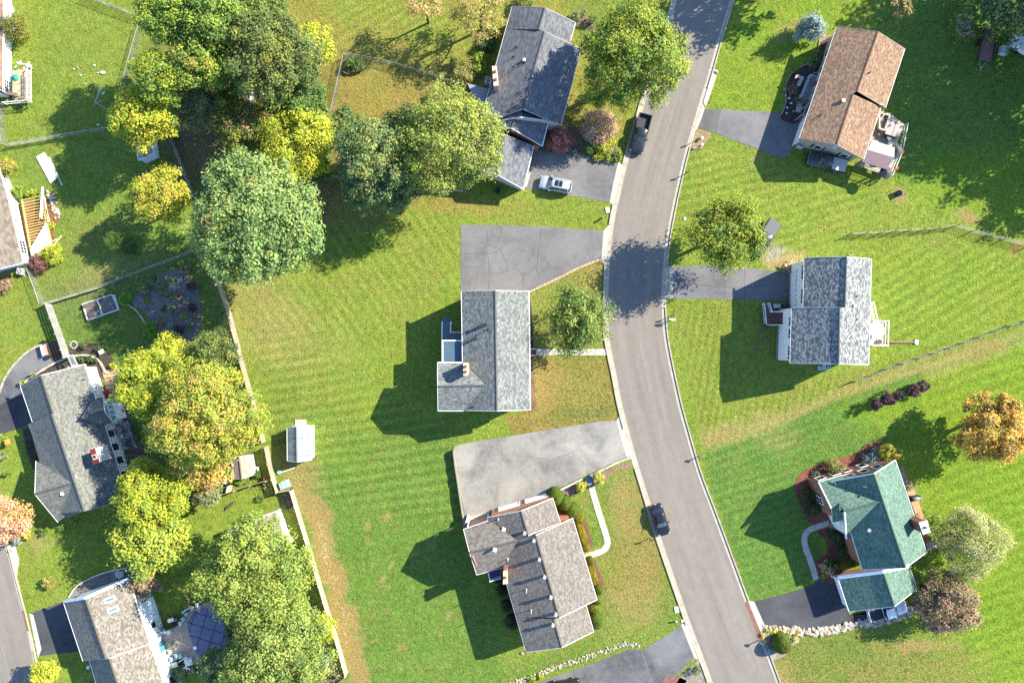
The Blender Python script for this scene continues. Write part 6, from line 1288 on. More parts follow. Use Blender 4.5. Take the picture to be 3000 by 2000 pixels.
def tree(label, px, py, r, zc, pal, name='tree', cat='tree', rz=None, dens=250, leaf=.28, group=None, squash=1.0, ry=None, seed=None, limbs=5, spread=.55, **kw):
    global LEAFN
    k = (H-zc)/H/20; rx = r*k; ry_ = (ry or r)*k; rz = rz or rx*.8; seed = seed or int(px*7+py)
    n = int(dens*3.14*rx*ry_*.01*100/ (1.0) ); n = min(n, 34000); LEAFN += n
    C_ = P(px, py, zc); t = thing(name, label, cat, (C_.x, C_.y, 0), group)
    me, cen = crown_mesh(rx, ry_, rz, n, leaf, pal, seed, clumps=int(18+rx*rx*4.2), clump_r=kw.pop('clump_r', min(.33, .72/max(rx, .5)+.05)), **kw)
    o = bpy.data.objects.new('crown', me); sc.collection.objects.link(o); o.parent = t; o.location = (0, 0, zc)
    rt = max(.06, rx*.055); mb = MB().tube((0, 0, -.1), (0, 0, zc*.55), rt*1.35, rt*.9, 8).tube((0, 0, zc*.55), (rx*.05, 0, zc+rz*.25), rt*.9, rt*.3, 7)
    rd = random.Random(seed); zf = zc*.45
    tr = obj('trunk', MB().add([(v[0]+C_.x, v[1]+C_.y, v[2]) for v in mb.v], mb.f), bark(), t)
    if limbs and rx > 1.0:
        for i in range(limbs):
            c = cen[rd.randrange(len(cen))]*.78; a = Vector((C_.x, C_.y, zf+rd.uniform(0, rz*.5))); b = Vector((C_.x+c[0], C_.y+c[1], zc+c[2]*.8)); m_ = a.lerp(b, .5)+Vector((0, 0, -.1*rx))
            obj('limb', MB().tube(a, m_, rt*.55, rt*.36, 6).tube(m_, b, rt*.36, rt*.1, 6), bark(), t)
    return t
def shrub(label, px, py, r, pal, h=None, name='shrub', cat='shrub', group=None, dens=420, leaf=.17, ry=None, **kw):
    global LEAFN
    k = 1/20*.99; rx = r*k; ry_ = (ry or r)*k; h = h or rx*1.3; C_ = P(px, py, h*.5); n = int(max(140, dens*3.14*rx*ry_)); n = min(n, 9000); LEAFN += n
    me, cen = crown_mesh(rx, ry_, h*.62, n, leaf, pal, int(px*3+py*5), clumps=int(14+rx*rx*14), clump_r=kw.pop('clump_r', .30), low=-.5, **kw)
    t = thing(name, label, cat, (C_.x, C_.y, 0), group); o = bpy.data.objects.new('foliage', me); sc.collection.objects.link(o); o.parent = t; o.location = (0, 0, h*.5)
    st = MB()
    rd = random.Random(int(px+py))
    for i in range(4): st.tube((C_.x, C_.y, 0), (C_.x+rd.uniform(-.5, .5)*rx, C_.y+rd.uniform(-.5, .5)*ry_, h*.8), .03, .012, 5)
    obj('stem', st, bark(), t); return t
# --- trees, upper left woodland
TG = 'trees of the upper left woodland'
tree('tall yellow green tree at the very top of the woodland, nearest the chain link corner', 490, 45, 92, 13, GY_, group=TG)
tree('broad green and yellow tree at the top edge of the woodland', 600, 60, 120, 13, [*GY_, *G1], group=TG)
tree('large dark olive tree on the right side of the woodland', 795, 165, 132, 12, OLI, group=TG, tip=((.16, .15, .015), .6, .5))
tree('top olive tree behind the large dark olive one', 745, 35, 95, 9, [*OLI, *GY_], group=TG)
tree('sparse golden leaved tree at the right fringe of the woodland', 915, 125, 62, 6, YEL, group=TG, dens=95, open_=1)
tree('bright yellow green tree with orange leaf tips in the woodland middle', 578, 180, 88, 12, GY_, group=TG, tip=((.34, .19, .05), .8, .35))
tree('yellow green tree leaning over the chain link fence', 470, 228, 80, 12, GY_, group=TG, tip=((.25, .22, .01), .8, .5))
tree('bright yellow tree at the left front of the woodland over the small blue shed', 415, 345, 92, 9, YEL, group=TG)
tree('grey green tree right of the bright yellow woodland tree', 588, 305, 72, 6.5, GRA, group=TG)
tree('deep green tree in the middle of the woodland', 672, 215, 76, 7.5, G1, group=TG)
tree('green tree with pink and orange tips above the dirt patch', 708, 368, 82, 7, [(.075, .105, .015), (.13, .14, .013), (.05, .08, .018)], group=TG, tip=((.33, .13, .09), .9, .35))
tree('green tree between the woodland and the dry fenced yard', 880, 312, 82, 6.5, G1, group=TG)
tree('glowing yellow tree above the big round maple', 872, 428, 108, 7.5, YEL, group=TG, leaf=.26, dens=240)
tree('small green tree under the glowing yellow tree', 935, 490, 45, 4, G1, group=TG)
tree('dark green bush like tree between the glowing yellow tree and the blue green tree', 1005, 375, 55, 5, [*G1, *OLI], group=TG)
tree('blue green tree over the weathered grey board fence', 1105, 480, 122, 10, BLU, leaf=.30, tip=((.22, .21, .03), .8, .35))
tree('lower blue green tree reaching into the big lawn', 1165, 560, 62, 6, BLU, leaf=.28)
tree('very large yellow green tree left of the dark grey roof house', 1325, 420, 152, 11.5, [(.135, .160, .028), (.10, .13, .025), (.165, .185, .035), (.065, .095, .022)], leaf=.26, dens=230)
tree('yellow green tree top joining the very large tree to the blue green tree', 1200, 395, 78, 8, OLI, leaf=.28, tip=((.20, .19, .02), .7, .5))
tree('huge round maple with pale green leaves and a few red sprigs', 752, 648, 188, 12.5, MAP, leaf=.33, dens=230, rough=.11, tip=((.33, .11, .035), .9, .05), clump_r=.13)
tree('round yellow tree with orange tips on the shaded lawn left of the big maple', 470, 575, 84, 7, [(.17, .185, .016), (.12, .15, .018), (.21, .20, .022)], tip=((.32, .20, .06), .6, .45))
shrub('small pale yellow young tree alone on the shaded lawn', 331, 705, 24, [(.30, .31, .05), (.24, .27, .04)], 1.8, 'young_tree', 'tree'); shrub('loose dark green shrub beside the small pale yellow young tree', 378, 722, 27, DRK, 1.3, dens=160)
# --- trees around the top
tree('sparse pink tinged tree at the top edge above the tree shadow', 1240, 8, 55, 6, [(.22, .16, .07), (.16, .15, .04), (.28, .19, .10)], dens=90, open_=1, leaf=.24)
tree('loose olive tree at the top edge left of the dark grey roof', 1405, 30, 78, 6, [(.19, .165, .05), (.13, .13, .03), (.22, .17, .07)], dens=110, open_=1, leaf=.24)
tree('large round street tree overhanging the kerb beside the dark grey roof', 1858, 165, 150, 9.5, [(.115, .150, .016), (.088, .125, .016), (.055, .095, .018), (.15, .17, .018)], leaf=.29, dens=240)
tree('round tree with upright yellow tips beside the hidden grey pickup', 2128, 682, 100, 7.2, [(.115, .145, .014), (.075, .112, .014), (.155, .17, .014), (.045, .08, .016)], spiky=.7, leaf=.30, clump_r=.24, dens=260)
tree('spiky tree with radiating branches in front of the grey roof house', 1693, 940, 90, 6.0, [(.085, .120, .018), (.060, .095, .018), (.13, .15, .03), (.042, .075, .016)], spiky=.9, leaf=.27, clump_r=.25, dens=260)
shrub('rounded pink leaved crape myrtle between the street and dark grey roof', 1755, 370, 50, PNK, 3.2, 'small_tree', 'tree', leaf=.19, dens=330)
shrub('small dark red japanese maple at the driveway corner', 1642, 410, 35, REDP, 2.4, 'small_tree', 'tree', leaf=.2)
for i, (x, y, r_, p_, l_) in enumerate(((1768, 437, 22, YEL, 'yellow green shrub below the pink tree, the leftmost of the kerbside bed'), (1740, 425, 26, G1, 'dark green shrub tucked under the left side of the pink tree'), (1810, 458, 16, GY_, 'bright yellow green shrub at the kerb end of the driveway bed'), (1778, 458, 15, GY_, 'green shrub in the middle of the driveway bed'), (1752, 461, 13, YEL, 'low yellow shrub at the left end of the driveway bed'), (1781, 412, 18, YEL, 'golden shrub at the right foot of the pink tree'))): shrub(l_, x, y, r_, p_, group='shrubs around the pink tree')
shrub('small blue green plant beside the dark red japanese maple', 1684, 446, 8, SPR, .5); shrub('tiny blue green plant just left of its twin by the driveway corner', 1667, 441, 7, SPR, .5)
shrub('round blue spruce alone on the bright lawn near the street', 2373, 87, 35, SPR, 4.2, 'blue_spruce', 'tree', leaf=.2, spiky=.2, dens=800)
# out of view trees that throw the long shadows in from the upper right
for x, y, r_, z, l_ in ((2466, -233, 125, 10, 'tall shade tree beyond the top edge beside the street'), (2962, -8, 118, 4.6, 'broad low blue green tree above the brown trailer'), (3137, -219, 125, 11, 'tall tree beyond the upper right corner, farthest up'), (3193, -6, 135, 11, 'tall tree beyond the right edge level with the trailer'), (3261, 175, 130, 11, 'tall tree beyond the right edge level with the back deck'), (3395, 84, 150, 11, 'tree outside the right edge in the second row, middle'), (3474, -80, 140, 11, 'tree outside the right edge in the second row, top'), (3450, 250, 120, 11, 'tree outside the right edge in the second row, lowest'), (3357, 451, 92, 8, 'single round tree beyond the right edge casting a round shadow')):
    tree(l_, x, y, r_, z, BLU if x > 2900 else OLI, dens=62, leaf=.5, rough=.28, low=-.75)
tree('thin leafy shrub tree in the shade above the brown trailer', 2825, 90, 28, 3, [(.14, .12, .09), (.10, .11, .05)], dens=140, open_=1); tree('bare orange tinted shrub at the top of the shaded lawn', 2640, 22, 30, 4, [(.17, .12, .06), (.12, .11, .04)], dens=110, open_=1)
# --- right side
tree('round amber orange tree on the open lawn at the right', 2902, 1258, 98, 5.6, AMB, leaf=.32, clump_r=.2)
tree('pale wispy seed headed tree right of the green roof house', 2842, 1590, 100, 4.4, PAL, dens=300, leaf=.2, rough=.18)
tree('round brownish green tree on its own mulch circle at the lower right', 2778, 1768, 88, 3.8, BRN, leaf=.26)
for i, (x, y, r_) in enumerate(((2563, 1183, 16), (2600, 1168, 20), (2634, 1158, 14), (2675, 1146, 19), (2706, 1131, 17))): shrub(['purple black shrub at the lower left end of the row of five', 'second purple black shrub from the lower left, wide and dense', 'smallest purple black shrub in the middle of the row of five', 'second purple black shrub from the upper right end', 'purple black shrub at the upper right end of the row of five'][i], x, y, r_, PUR, [2.6, 2.0, 1.6, 1.8, 1.6][i], leaf=.2, group='row of five purple black shrubs')
# --- left side
tree('big orange and yellow maple covering the yard left of the brown board fence', 600, 1215, 155, 11, [(.19, .19, .018), (.13, .165, .018), (.20, .17, .03), (.08, .12, .018)], tip=((.34, .14, .09), .75, .30), leaf=.27, group='autumn maples')
tree('yellow green maple joined to the left of the big orange maple', 435, 1130, 95, 8.5, [(.155, .185, .016), (.11, .15, .016), (.19, .205, .018)], tip=((.22, .23, .01), .5, .5), leaf=.27, group='autumn maples')
tree('orange tipped lower maple beside the small tan shed', 600, 1340, 92, 6.5, ORA, tip=((.36, .18, .10), .8, .4), leaf=.3, group='autumn maples')
tree('green lower branches tree below the orange maple', 545, 1280, 85, 6, [(.10, .13, .012), (.16, .165, .012)], leaf=.3, group='autumn maples')
tree('dark olive tree against the curving brown board fence', 632, 1027, 62, 5, OLI, leaf=.26); tree('small bright yellow tree above the yellow green maple', 492, 1020, 44, 5, YEL)
tree('yellow topped tree at the lower right corner of the split gable house', 450, 1460, 105, 7.5, [(.155, .18, .014), (.11, .15, .016), (.19, .20, .016)]); tree('green long leaved tree below the yellow topped tree', 440, 1580, 100, 6, [(.14, .175, .022), (.10, .145, .025), (.19, .20, .02)], leaf=.38, dens=170, spiky=.5)
tree('small grey green tree behind the tan shed', 605, 1435, 45, 4, GRA)
tree('large yellow green tree over the lower board fence', 752, 1680, 158, 9.5, [(.125, .165, .026), (.09, .135, .024), (.155, .185, .032), (.06, .10, .02)], leaf=.29, dens=240, tip=((.26, .24, .04), .7, .5))
tree('large tree at the bottom edge right of the round pool', 812, 1895, 152, 8, [(.115, .15, .03), (.085, .125, .026), (.145, .17, .036), (.055, .09, .022)], leaf=.28, dens=240)
tree('dark green tree at the bottom edge beside the pool deck', 665, 1955, 75, 5.5, BLU); tree('shaded green tree touching the right rim of the pool', 712, 1845, 50, 4.5, [*DRK, (.09, .09, .03)])
tree('small bright yellow green tree next to the pale board fence', 944, 1840, 42, 4, YEL, limbs=3); shrub('wispy pale shrub beside the end of the pale board fence', 985, 1962, 26, PAL, 1.5, dens=110)
tree('pinkish orange tree at the left edge of the side street', 25, 1520, 58, 5, [(.30, .16, .10), (.26, .17, .05), (.34, .20, .14)], leaf=.26); tree('yellow tree at the bottom left beside the dark driveway', 130, 1972, 38, 3.5, YEL, leaf=.3)
tree('brownish green sparse tree above the white gable trim', 425, 1700, 42, 3.5, BRN, open_=1); shrub('small yellow green bush on the shaded front lawn', 143, 1707, 18, [(.12, .12, .03), (.17, .15, .03)], 1.4)
shrub('round evergreen standing against the corner white house', 47, 78, 34, [(.14, .125, .016), (.085, .095, .016), (.045, .06, .018)], 3.6, 'evergreen', 'tree', ry=45)
for x, y, r_, p_, l_, h_ in ((52, 562, 20, GY_, 'green shrub at the top corner of the unfinished deck', 1.2), (82, 568, 9, YEL, 'tiny golden shrub at the top of the unfinished deck', .7), (98, 565, 10, YEL, 'second tiny golden shrub near the slanting planks', .7), (150, 745, 30, YEL, 'golden evergreen shrub below the diagonal boards', 1.5), (112, 775, 28, [(.07, .035, .03), (.10, .05, .04)], 'dark red shrub at the house corner', 1.3), (146, 660, 12, YEL, 'small golden shrub among the deck rocks', .7), (170, 730, 12, GY_, 'small green shrub right of the golden evergreen', .7), (12, 490, 30, ORA, 'orange leaved shrub at the left edge above the deck project house', 2.0), (10, 835, 22, BRN, 'brown shrub at the left edge below the deck project house', .9)): shrub(l_, x, y, r_, p_, h_)
for x, y, r_, l_ in ((367, 876, 19, 'bright green clipped ball beside the raised garden bed'), (440, 965, 21, 'bright green clipped ball at the lower end of the gravel garden')): shrub(l_, x, y, r_, [(.085, .17, .015), (.06, .13, .015)], 1.5, leaf=.13, dens=700, rough=.03, clump_r=.4)
RGk = np.random.default_rng(5); fp = [G1, GRA, GY_, BRN, SPR, PUR]
GL = ['grey green', 'pale silver', 'fresh green', 'brown leaved', 'blue green', 'dark purple']
k_ = 0
for x, y in ((455, 816), (470, 835), (500, 820), (540, 790), (530, 820), (560, 840), (440, 840), (475, 850), (493, 868), (520, 870), (548, 880), (565, 900), (480, 905), (510, 910), (540, 925), (470, 940), (500, 950), (525, 965), (555, 955), (420, 850), (430, 880), (575, 930), (490, 985), (520, 1000)):
    shrub(f'{["low", "small", "rounded", "loose"][k_ % 4]} {["dark green", "grey green", "fresh green", "brown leaved", "blue green", "purple"][k_ % 6]} garden plant {["at the top", "in the upper part", "in the middle", "in the lower part"][min(3, k_//6)]} of the gravel garden', x, y, 10+(k_*5) % 10, fp[k_ % 6], .5+(k_ % 4)*.15, 'garden_plant', 'plant', 'garden plants in the gravel bed', dens=220); k_ += 1
for x, y, l_ in ((245, 1013, 'left of two clipped bushes at the top of the curved bed'), (289, 1022, 'clipped bush right of the top of the curved bed')): shrub('round dark green '+l_, x, y, 9, DRK, .9)
for x, y, l_ in ((225, 1052, 'first'), (240, 1056, 'second'), (260, 1050, 'third'), (277, 1055, 'fourth')): shrub(f'small dark bush, {l_} from the arbor along the garage end wall', x, y, 9, DRK, .8, group='bushes along the garage end wall')
for x, y, r_, p_, l_ in ((68, 1122, 9, YEL, 'low yellow bush at the garage corner by the dark driveway'), (100, 1099, 8, GRA, 'pale bush in the bed along the garage end wall'), (332, 1073, 10, YEL, 'small golden ball near the flagstone patio'), (348, 1118, 9, YEL, 'second small golden ball beside the red cushions'), (393, 1255, 12, G1, 'green shrub at the top of the shaded patio border'), (398, 1280, 11, G1, 'green shrub below the first in the shaded patio border'), (405, 1345, 13, GRA, 'grey green shrub at the lower end of the patio border'), (350, 1205, 12, DRK, 'dark shrub beside the sun room corner'), (5, 1290, 16, GY_, 'light green shrub at the left edge below the driveway'), (8, 1335, 12, GRA, 'grey shrub at the left edge of the lawn'), (125, 1558, 12, G1, 'green bush at the left front of the lower mulch bed'), (183, 1545, 10, G1, 'green bush in the middle of the bed below the gabled house'), (214, 1533, 11, GY_, 'yellow green bush at the right of the bed below the gabled house'), (78, 1572, 9, YEL, 'golden bush below the pinkish orange tree'), (48, 1583, 13, SPR, 'blue green bush beside the side street kerb'), (20, 1388, 8, G1, 'small green bush on the left lawn border'), (85, 1310, 9, DRK, 'dark bush in the bed along the left house wall'), (95, 1340, 10, DRK, 'dark bush at the lower end of the left wall bed')): shrub(l_, x, y, r_, p_, .9)
for x, y, r_, p_, l_ in ((1025, 185, 16, G1, 'leafy tomato like plant at the left of the fence corner'), (1050, 188, 20, G1, 'larger leafy plant right of the fence corner plant'), (1330, 182, 14, G1, 'small green shrub against the left wall under the dark grey roof'), (1355, 212, 33, [(.12, .13, .04), (.16, .15, .05)], 'rounded olive shrub at the end of the yard fence'), (1410, 175, 24, GY_, 'bright green shrub beside the dark grey roof'), (1425, 130, 27, DRK, 'dark green shrub with white flowers beside the roof edge'), (1440, 100, 22, DRK, 'dark shrub under the upper left roof edge'), (1405, 205, 20, GY_, 'light green shrub just above the air conditioner'), (1688, 48, 15, GRA, 'pale green shrub at the upper right roof corner'), (1735, 58, 14, G1, 'small green shrub in the pinkish bed near the roof corner'), (1708, 40, 10, GRA, 'low pale plant at the top of the pinkish bed')): shrub(l_, x, y, r_, p_, 1.4)
# brown house bed, green house beds
for x, y, r_, p_, l_ in ((2400, 163, 14, GRA, 'spiky grass clump nearest the wall end of the shaded bed'), (2388, 185, 17, GRA, 'larger spiky grass clump in the shaded bed'), (2320, 262, 15, BRN, 'brown grass clump in the middle of the shaded bed'), (2335, 212, 9, G1, 'small green plant near the flag'), (2335, 290, 10, GRA, 'grey plant beside the porch steps')): shrub(l_, x, y, r_, p_, .8, leaf=.16, spiky=1.5)
for x, y, r_, p_, l_, h_ in ((2448, 1368, 24, [(.085, .11, .03), (.14, .15, .04)], 'rounded green shrub against the brick wall between the ground floor windows', 1.9), (2392, 1394, 15, GRA, 'small pale juniper at the left end of the red mulch bed', .8), (2560, 1345, 30, SPR, 'spreading blue green juniper in front of the brick wall', 1.6), (2598, 1325, 27, [(.20, .19, .012), (.14, .145, .014)], 'golden rounded evergreen at the top corner of the green roof house', 2.8), (2664, 1428, 9, PAL, 'pale variegated plant at the end of the orange patio', .6), (2425, 1662, 22, [(.28, .20, .12), (.17, .14, .07)], 'pale tan flowering shrub at the path bend', 1.3), (2440, 1650, 20, DRK, 'dark shrub behind the tan flowering shrub', 1.2), (2413, 1688, 8, YEL, 'tiny yellow plant at the corner of the red mulch', .5), (2432, 1562, 12, DRK, 'low dark plant with pink flowers near the door', .6)): shrub(l_, x, y, r_, p_, h_)
for x, y, rx_, ry_, l_ in ((2366, 1452, 24, 22, 'upper dark clipped bush beside the tall brick wall window'), (2379, 1490, 25, 24, 'lower dark clipped bush beside the tall brick wall window'), (2455, 1572, 26, 22, 'large dark clipped bush right of the curved walk'), (2467, 1607, 20, 16, 'middle dark clipped bush of the three by the green roof'), (2488, 1640, 20, 18, 'lowest dark clipped bush of the three by the green roof')): shrub(l_, x, y, rx_, DRK, 1.5, ry=ry_, leaf=.12, dens=650, rough=.05)
for i, (x, y) in enumerate(((2237, 1859), (2254, 1848), (2272, 1848), (2291, 1851), (2312, 1853), (2336, 1856), (2330, 1872))): shrub(['yellow tuft at the street end of the row by the white stones', 'second yellow tuft from the street', 'third yellow tuft from the street', 'middle yellow tuft directly above the big clipped ball', 'fifth yellow tuft from the street, right of the clipped ball top', 'yellow tuft at the far right end of the row', 'lower yellow tuft right of the big clipped ball'][i], x, y, 8.5, [(.26, .26, .05), (.32, .31, .09)], .5, 'grass_tuft', 'plant', 'yellow tufts beside the white stones', leaf=.14, spiky=1.5)
shrub('small pale tuft beside the lamp shadow at the kerb', 2240, 1877, 6, [(.26, .26, .05)], .4); shrub('small teal tuft left of the big clipped ball', 2248, 1895, 7, SPR, .4)
def hedge(label, px, py, rx, ry, h, c1, c2, name='clipped_bush', rz=0, cat='bush', group=None, box=False, n=1500):
    C_ = P(px, py, h*.5); t = thing(name, label, cat, (C_.x, C_.y, 0), group); a = rx/20; b = ry/20; mb = MB(); ca_, sa_ = math.cos(rz), math.sin(rz)
    nu, nv = 28, 12
    for j in range(nv+1):
        th = math.pi*.5*j/nv*1.12
        for i in range(nu):
            u = 2*math.pi*i/nu; cx_, sy_ = math.cos(u), math.sin(u); e = .45 if box else 1.0
            X = a*math.copysign(abs(cx_)**e, cx_); Y = b*math.copysign(abs(sy_)**e, sy_); s = math.sin(min(th, 1.57))**(.45 if box else .8); zz = h*max(0, math.cos(th))**(.4 if box else .75) if th < 1.57 else 0
            k = 1+.025*math.sin(5*u+px)+.02*math.sin(9*u+j)
            mb.v.append((C_.x+(X*ca_-Y*sa_)*s*k, C_.y+(X*sa_+Y*ca_)*s*k, zz))
    for j in range(nv):
        for i in range(nu): mb.f.append((j*nu+i, (j+1)*nu+i, (j+1)*nu+(i+1) % nu, j*nu+(i+1) % nu))
    obj('clipped_form', mb, clipped(c1, c2), t, True)
    V = np.array(mb.v); F = np.array(mb.f); r = np.random.default_rng(int(px)); fi = F[r.integers(0, len(F), n)]; w = r.dirichlet((1, 1, 1, 1), n); p = (V[fi]*w[..., None]).sum(1)-np.array([C_.x, C_.y, 0])
    nn_ = p/np.array([a*a, b*b, h*h])+r.normal(size=(n, 3))*.8+np.array([0, 0, .6]); col = np.where(r.random(n)[:, None] < .5, np.array(c1), np.array(c2))*r.uniform(.6, 1.3, n)[:, None]
    me = leafmesh('leaf_layer', p, nn_, np.full(n, .13)*r.uniform(.7, 1.4, n), col, seed=int(px)); o = bpy.data.objects.new('leaf_layer', me); sc.collection.objects.link(o); o.parent = t; o['kind'] = 'stuff'
HG1, HG2 = (.055, .095, .010), (.105, .14, .014); HY1, HY2 = (.14, .13, .010), (.20, .18, .014)
hedge('large clipped green ball nearest the garage doors', 1627, 1456, 25, 26, 2.6, HG1, HG2, group='three clipped balls at the house corner'); hedge('clipped green ball in the middle of the corner three', 1653, 1476, 21, 22, 2.2, HG1, HG2, group='three clipped balls at the house corner'); hedge('clipped green ball farthest right of the corner three', 1676, 1498, 24, 24, 2.2, HG1, HG2, group='three clipped balls at the house corner')
HB = 'low clipped hedges along the front of the brown grey roof'
hedge('small clipped hedge ball just below the three corner balls', 1696, 1517, 12, 15, 1.1, HY1, HY2, box=True, group=HB); hedge('long boxy clipped hedge above the path end', 1705, 1562, 36, 11, 1.1, HY1, HY2, rz=-R(74), box=True, group=HB, name='hedge', cat='hedge'); hedge('round hedge end beside the path where it meets the house', 1716, 1605, 13, 11, 1.1, HY1, HY2, group=HB)
hedge('round hedge end just below the path where it meets the house', 1729, 1643, 12, 13, 1.1, HG1, HY2, group=HB); hedge('long boxy clipped hedge below the path end', 1737, 1684, 30, 11, 1.1, HY1, HY2, rz=-R(74), box=True, group=HB, name='hedge', cat='hedge'); hedge('round clipped hedge ball at the roof notch', 1753, 1729, 14, 15, 1.2, HG1, HG2, group=HB)
hedge('small pale clipped hedge under the stepped roof corner', 1751, 1760, 13, 11, 1.2, HG2, (.16, .17, .03), group=HB); hedge('pale clipped hedge next above the largest one', 1741, 1781, 18, 14, 1.4, HG2, (.16, .17, .03), group=HB); hedge('largest clipped hedge at the lower right corner of the house', 1747, 1818, 21, 27, 1.6, HG1, HG2, group=HB)
for i, (x, y, r_) in enumerate(((1459, 1697, 14), (1470, 1733, 16), (1484, 1777, 17), (1500, 1823, 21))): hedge(['topmost shaded clipped ball beside the purple balcony', 'second shaded clipped ball along the left wall', 'third shaded clipped ball along the left wall', 'lowest and largest shaded clipped ball along the left wall'][i], x, y, r_, r_, 1.6, (.04, .055, .022), (.075, .09, .04), group='shaded clipped balls along the left wall')
hedge('big clipped green and gold ball at the street corner of the lower right garden', 2292, 1887, 27, 29, 2.3, (.05, .10, .012), (.16, .15, .012), n=2600)
for x, y, l_ in ((1702, 1426, 'golden round shrub left of the stone stairs'), (1755, 1402, 'golden round shrub right of the stone stairs')): shrub(l_, x, y, 17, [(.24, .23, .03), (.17, .18, .02)], 1.4, leaf=.15, dens=550)
shrub('dark round shrub in the gravel corner beside the lower driveway', 2041, 1963, 13, [(.05, .09, .012), (.08, .11, .02)], 1.2, leaf=.13, dens=500); shrub('yellow shrub squeezed between house corner and clipped balls', 1641, 1510, 10, YEL, .9)
for x, y, l_ in ((1552, 990, 'red flowering plant beside the brick steps of the grey roof house'),): shrub(l_, x, y, 7, [(.4, .02, .02), (.05, .09, .02)], .6, 'flowering_plant', 'plant')
shrub('red flowers filling the teal tub', 2716, 1577, 8, [(.5, .02, .03), (.42, .05, .06), (.05, .1, .02)], 1.5, 'flowers', 'flowers')
shrub('pink flowering plant near the curved walk', 2434, 1558, 6, [(.5, .12, .30), (.08, .12, .03)], .5, 'flowering_plant', 'plant')
shrub('leafy green plant at the fence jog in the small shed yard', 758, 1388, 11, G1, .9); shrub('pale drooping plant on the lawn left of the jogging fence', 784, 1424, 12, PAL, .8, spiky=1.5, dens=200)
shrub('loose shrub at the top centre beside the upper roof', 1535, 8, 26, OLI, 1.6); shrub('climbing leafy vine at the bottom of the weathered deck', 62, 298, 13, G1, 1.0); shrub('dark shrub at the foot of the pool deck', 520, 1970, 34, BLU, 1.8)
shrub('orange leaved shrub outside the upper pool railing', 556, 1770, 14, ORA, 1.0); shrub('low yellow green hedge behind the tan shed', 707, 1410, 26, GY_, .6, ry=9)
shrub('sprig of yellow flowers beside the bottom driveway', 1583, 1982, 9, YEL, .6); shrub('pale green weeds by the lower left corner of the stone edging', 1555, 1990, 12, GY_, .5)
shrub('green garden row inside the lower fenced corner', 760, 1462, 15, G1, .4, ry=10)
# --- clover and weeds nobody would count, all over the open lawns
def tufts(n, seed):
    r = np.random.default_rng(seed); x = r.uniform(-75, 75, n); y = r.uniform(-50, 50, n); z = r.uniform(.01, .05, n); p = np.stack([x, y, z], 1)
    i = np.searchsorted(gx, x).clip(0, nx-1); j = np.searchsorted(gy, y).clip(0, ny-1); base = C[j, i, :3]; dry = C[j, i, 3]
    keep = np.ones(n, bool)
    for pl in PAVED:
        pl = np.array([(q_[0], q_[1]) for q_ in pl]); m = keep & (x > pl[:, 0].min()) & (x < pl[:, 0].max()) & (y > pl[:, 1].min()) & (y < pl[:, 1].max()); idx = np.nonzero(m)[0]; ins = np.zeros(len(idx), bool)
        for (x0, y0), (x1, y1) in zip(pl, np.roll(pl, -1, 0)):
            if y0 != y1: ins ^= ((y0 > y[idx]) != (y1 > y[idx])) & (x[idx] < x0+(y[idx]-y0)/(y1-y0)*(x1-x0))
        keep[idx[ins]] = False
    c = base*r.uniform(.55, 1.5, n)[:, None]; st = r.random(n) < dry*.30; c[st] = np.array((.27, .21, .09))*r.uniform(.7, 1.2, st.sum())[:, None]
    nrm = r.normal(size=(n, 3))*.55+np.array([0, 0, .8]); me = leafmesh('grass', p[keep], nrm[keep], r.uniform(.08, .24, n)[keep], c[keep], asp=.45, seed=seed)
    o = bpy.data.objects.new('grass', me); sc.collection.objects.link(o); o['kind'] = 'stuff'
# ---------------------------------------------------------------- sheds, street furniture, small things
def shed(label, rl, rr, ridge, ze, zr, mat, wm, right_trim=True, **kw):
    t = root_at('garden_shed', label, (rl[0][0]+rr[1][0])/2, (rl[0][1]+rr[1][1])/2, 'shed'); return t, gable(t, rl, ridge, rr, ze, zr, mat, wm, oe=.12, oo=.08, **kw)
SH_S = shingle((.17, .21, .20), (.24, .28, .26), (.31, .345, .32), .9, .3, .2)
t, s_ = shed('blue grey barn shed alone near the curving board fence', [(842, 1252), (843, 1350)], [(910, 1248), (911, 1347)], [(868, 1249), (869.5, 1353)], 2.2, 3.1, SH_S, siding((.66, .68, .66)))
door(t, s_['W']['0'], 1.3, 1.5, 1.8, WHITE, 'shed_door', 2); slabs('ramp', [(881, 1248), (881, 1228)], 1.6, CON2, 1.2, .08)
SH_W = shingle((.22, .17, .13), (.30, .235, .185), (.38, .31, .25), .14, .5, .6)
t, s_ = shed('small tan shed with weathered shingles between the orange maple and slat fence', [(679, 1341), (687, 1403)], [(731, 1333), (741, 1391)], [(700, 1338), (708, 1402)], 1.9, 2.6, SH_W, siding((.55, .50, .42)))
t, s_ = shed('white trimmed grey shed beside the pale board fence', [(668, 1551), (730, 1650)], [(807, 1498), (846, 1600)], [(765, 1512), (805, 1618)], 2.3, 3.4, SH_E, siding((.78, .78, .76))); rake(t, s_['R0'], s_['R1'], WHITE, .5, .1)
t, s_ = shed('small blue grey shed peeking out from under the bright yellow tree', [(398, 405), (402, 455)], [(448, 392), (445, 450)], [(418, 402), (414, 452)], 2.1, 2.8, plain((.15, .19, .24), .8), siding((.60, .68, .74))) if False else shed('small blue grey shed peeking out from under the bright yellow tree', [(397, 412), (406, 470)], [(440, 400), (448, 450)], [(413, 408), (422, 462)], 2.1, 2.8, SH_S, siding((.55, .65, .72)))
t, s_ = shed('dark shed roof hidden beneath the woodland trees', [(695, 250), (690, 300)], [(738, 262), (728, 308)], [(716, 254), (708, 306)], 2.3, 3.2, shingle((.06, .06, .06), (.09, .09, .09), (.12, .12, .12), .2, .4, .3), siding((.25, .22, .18)))
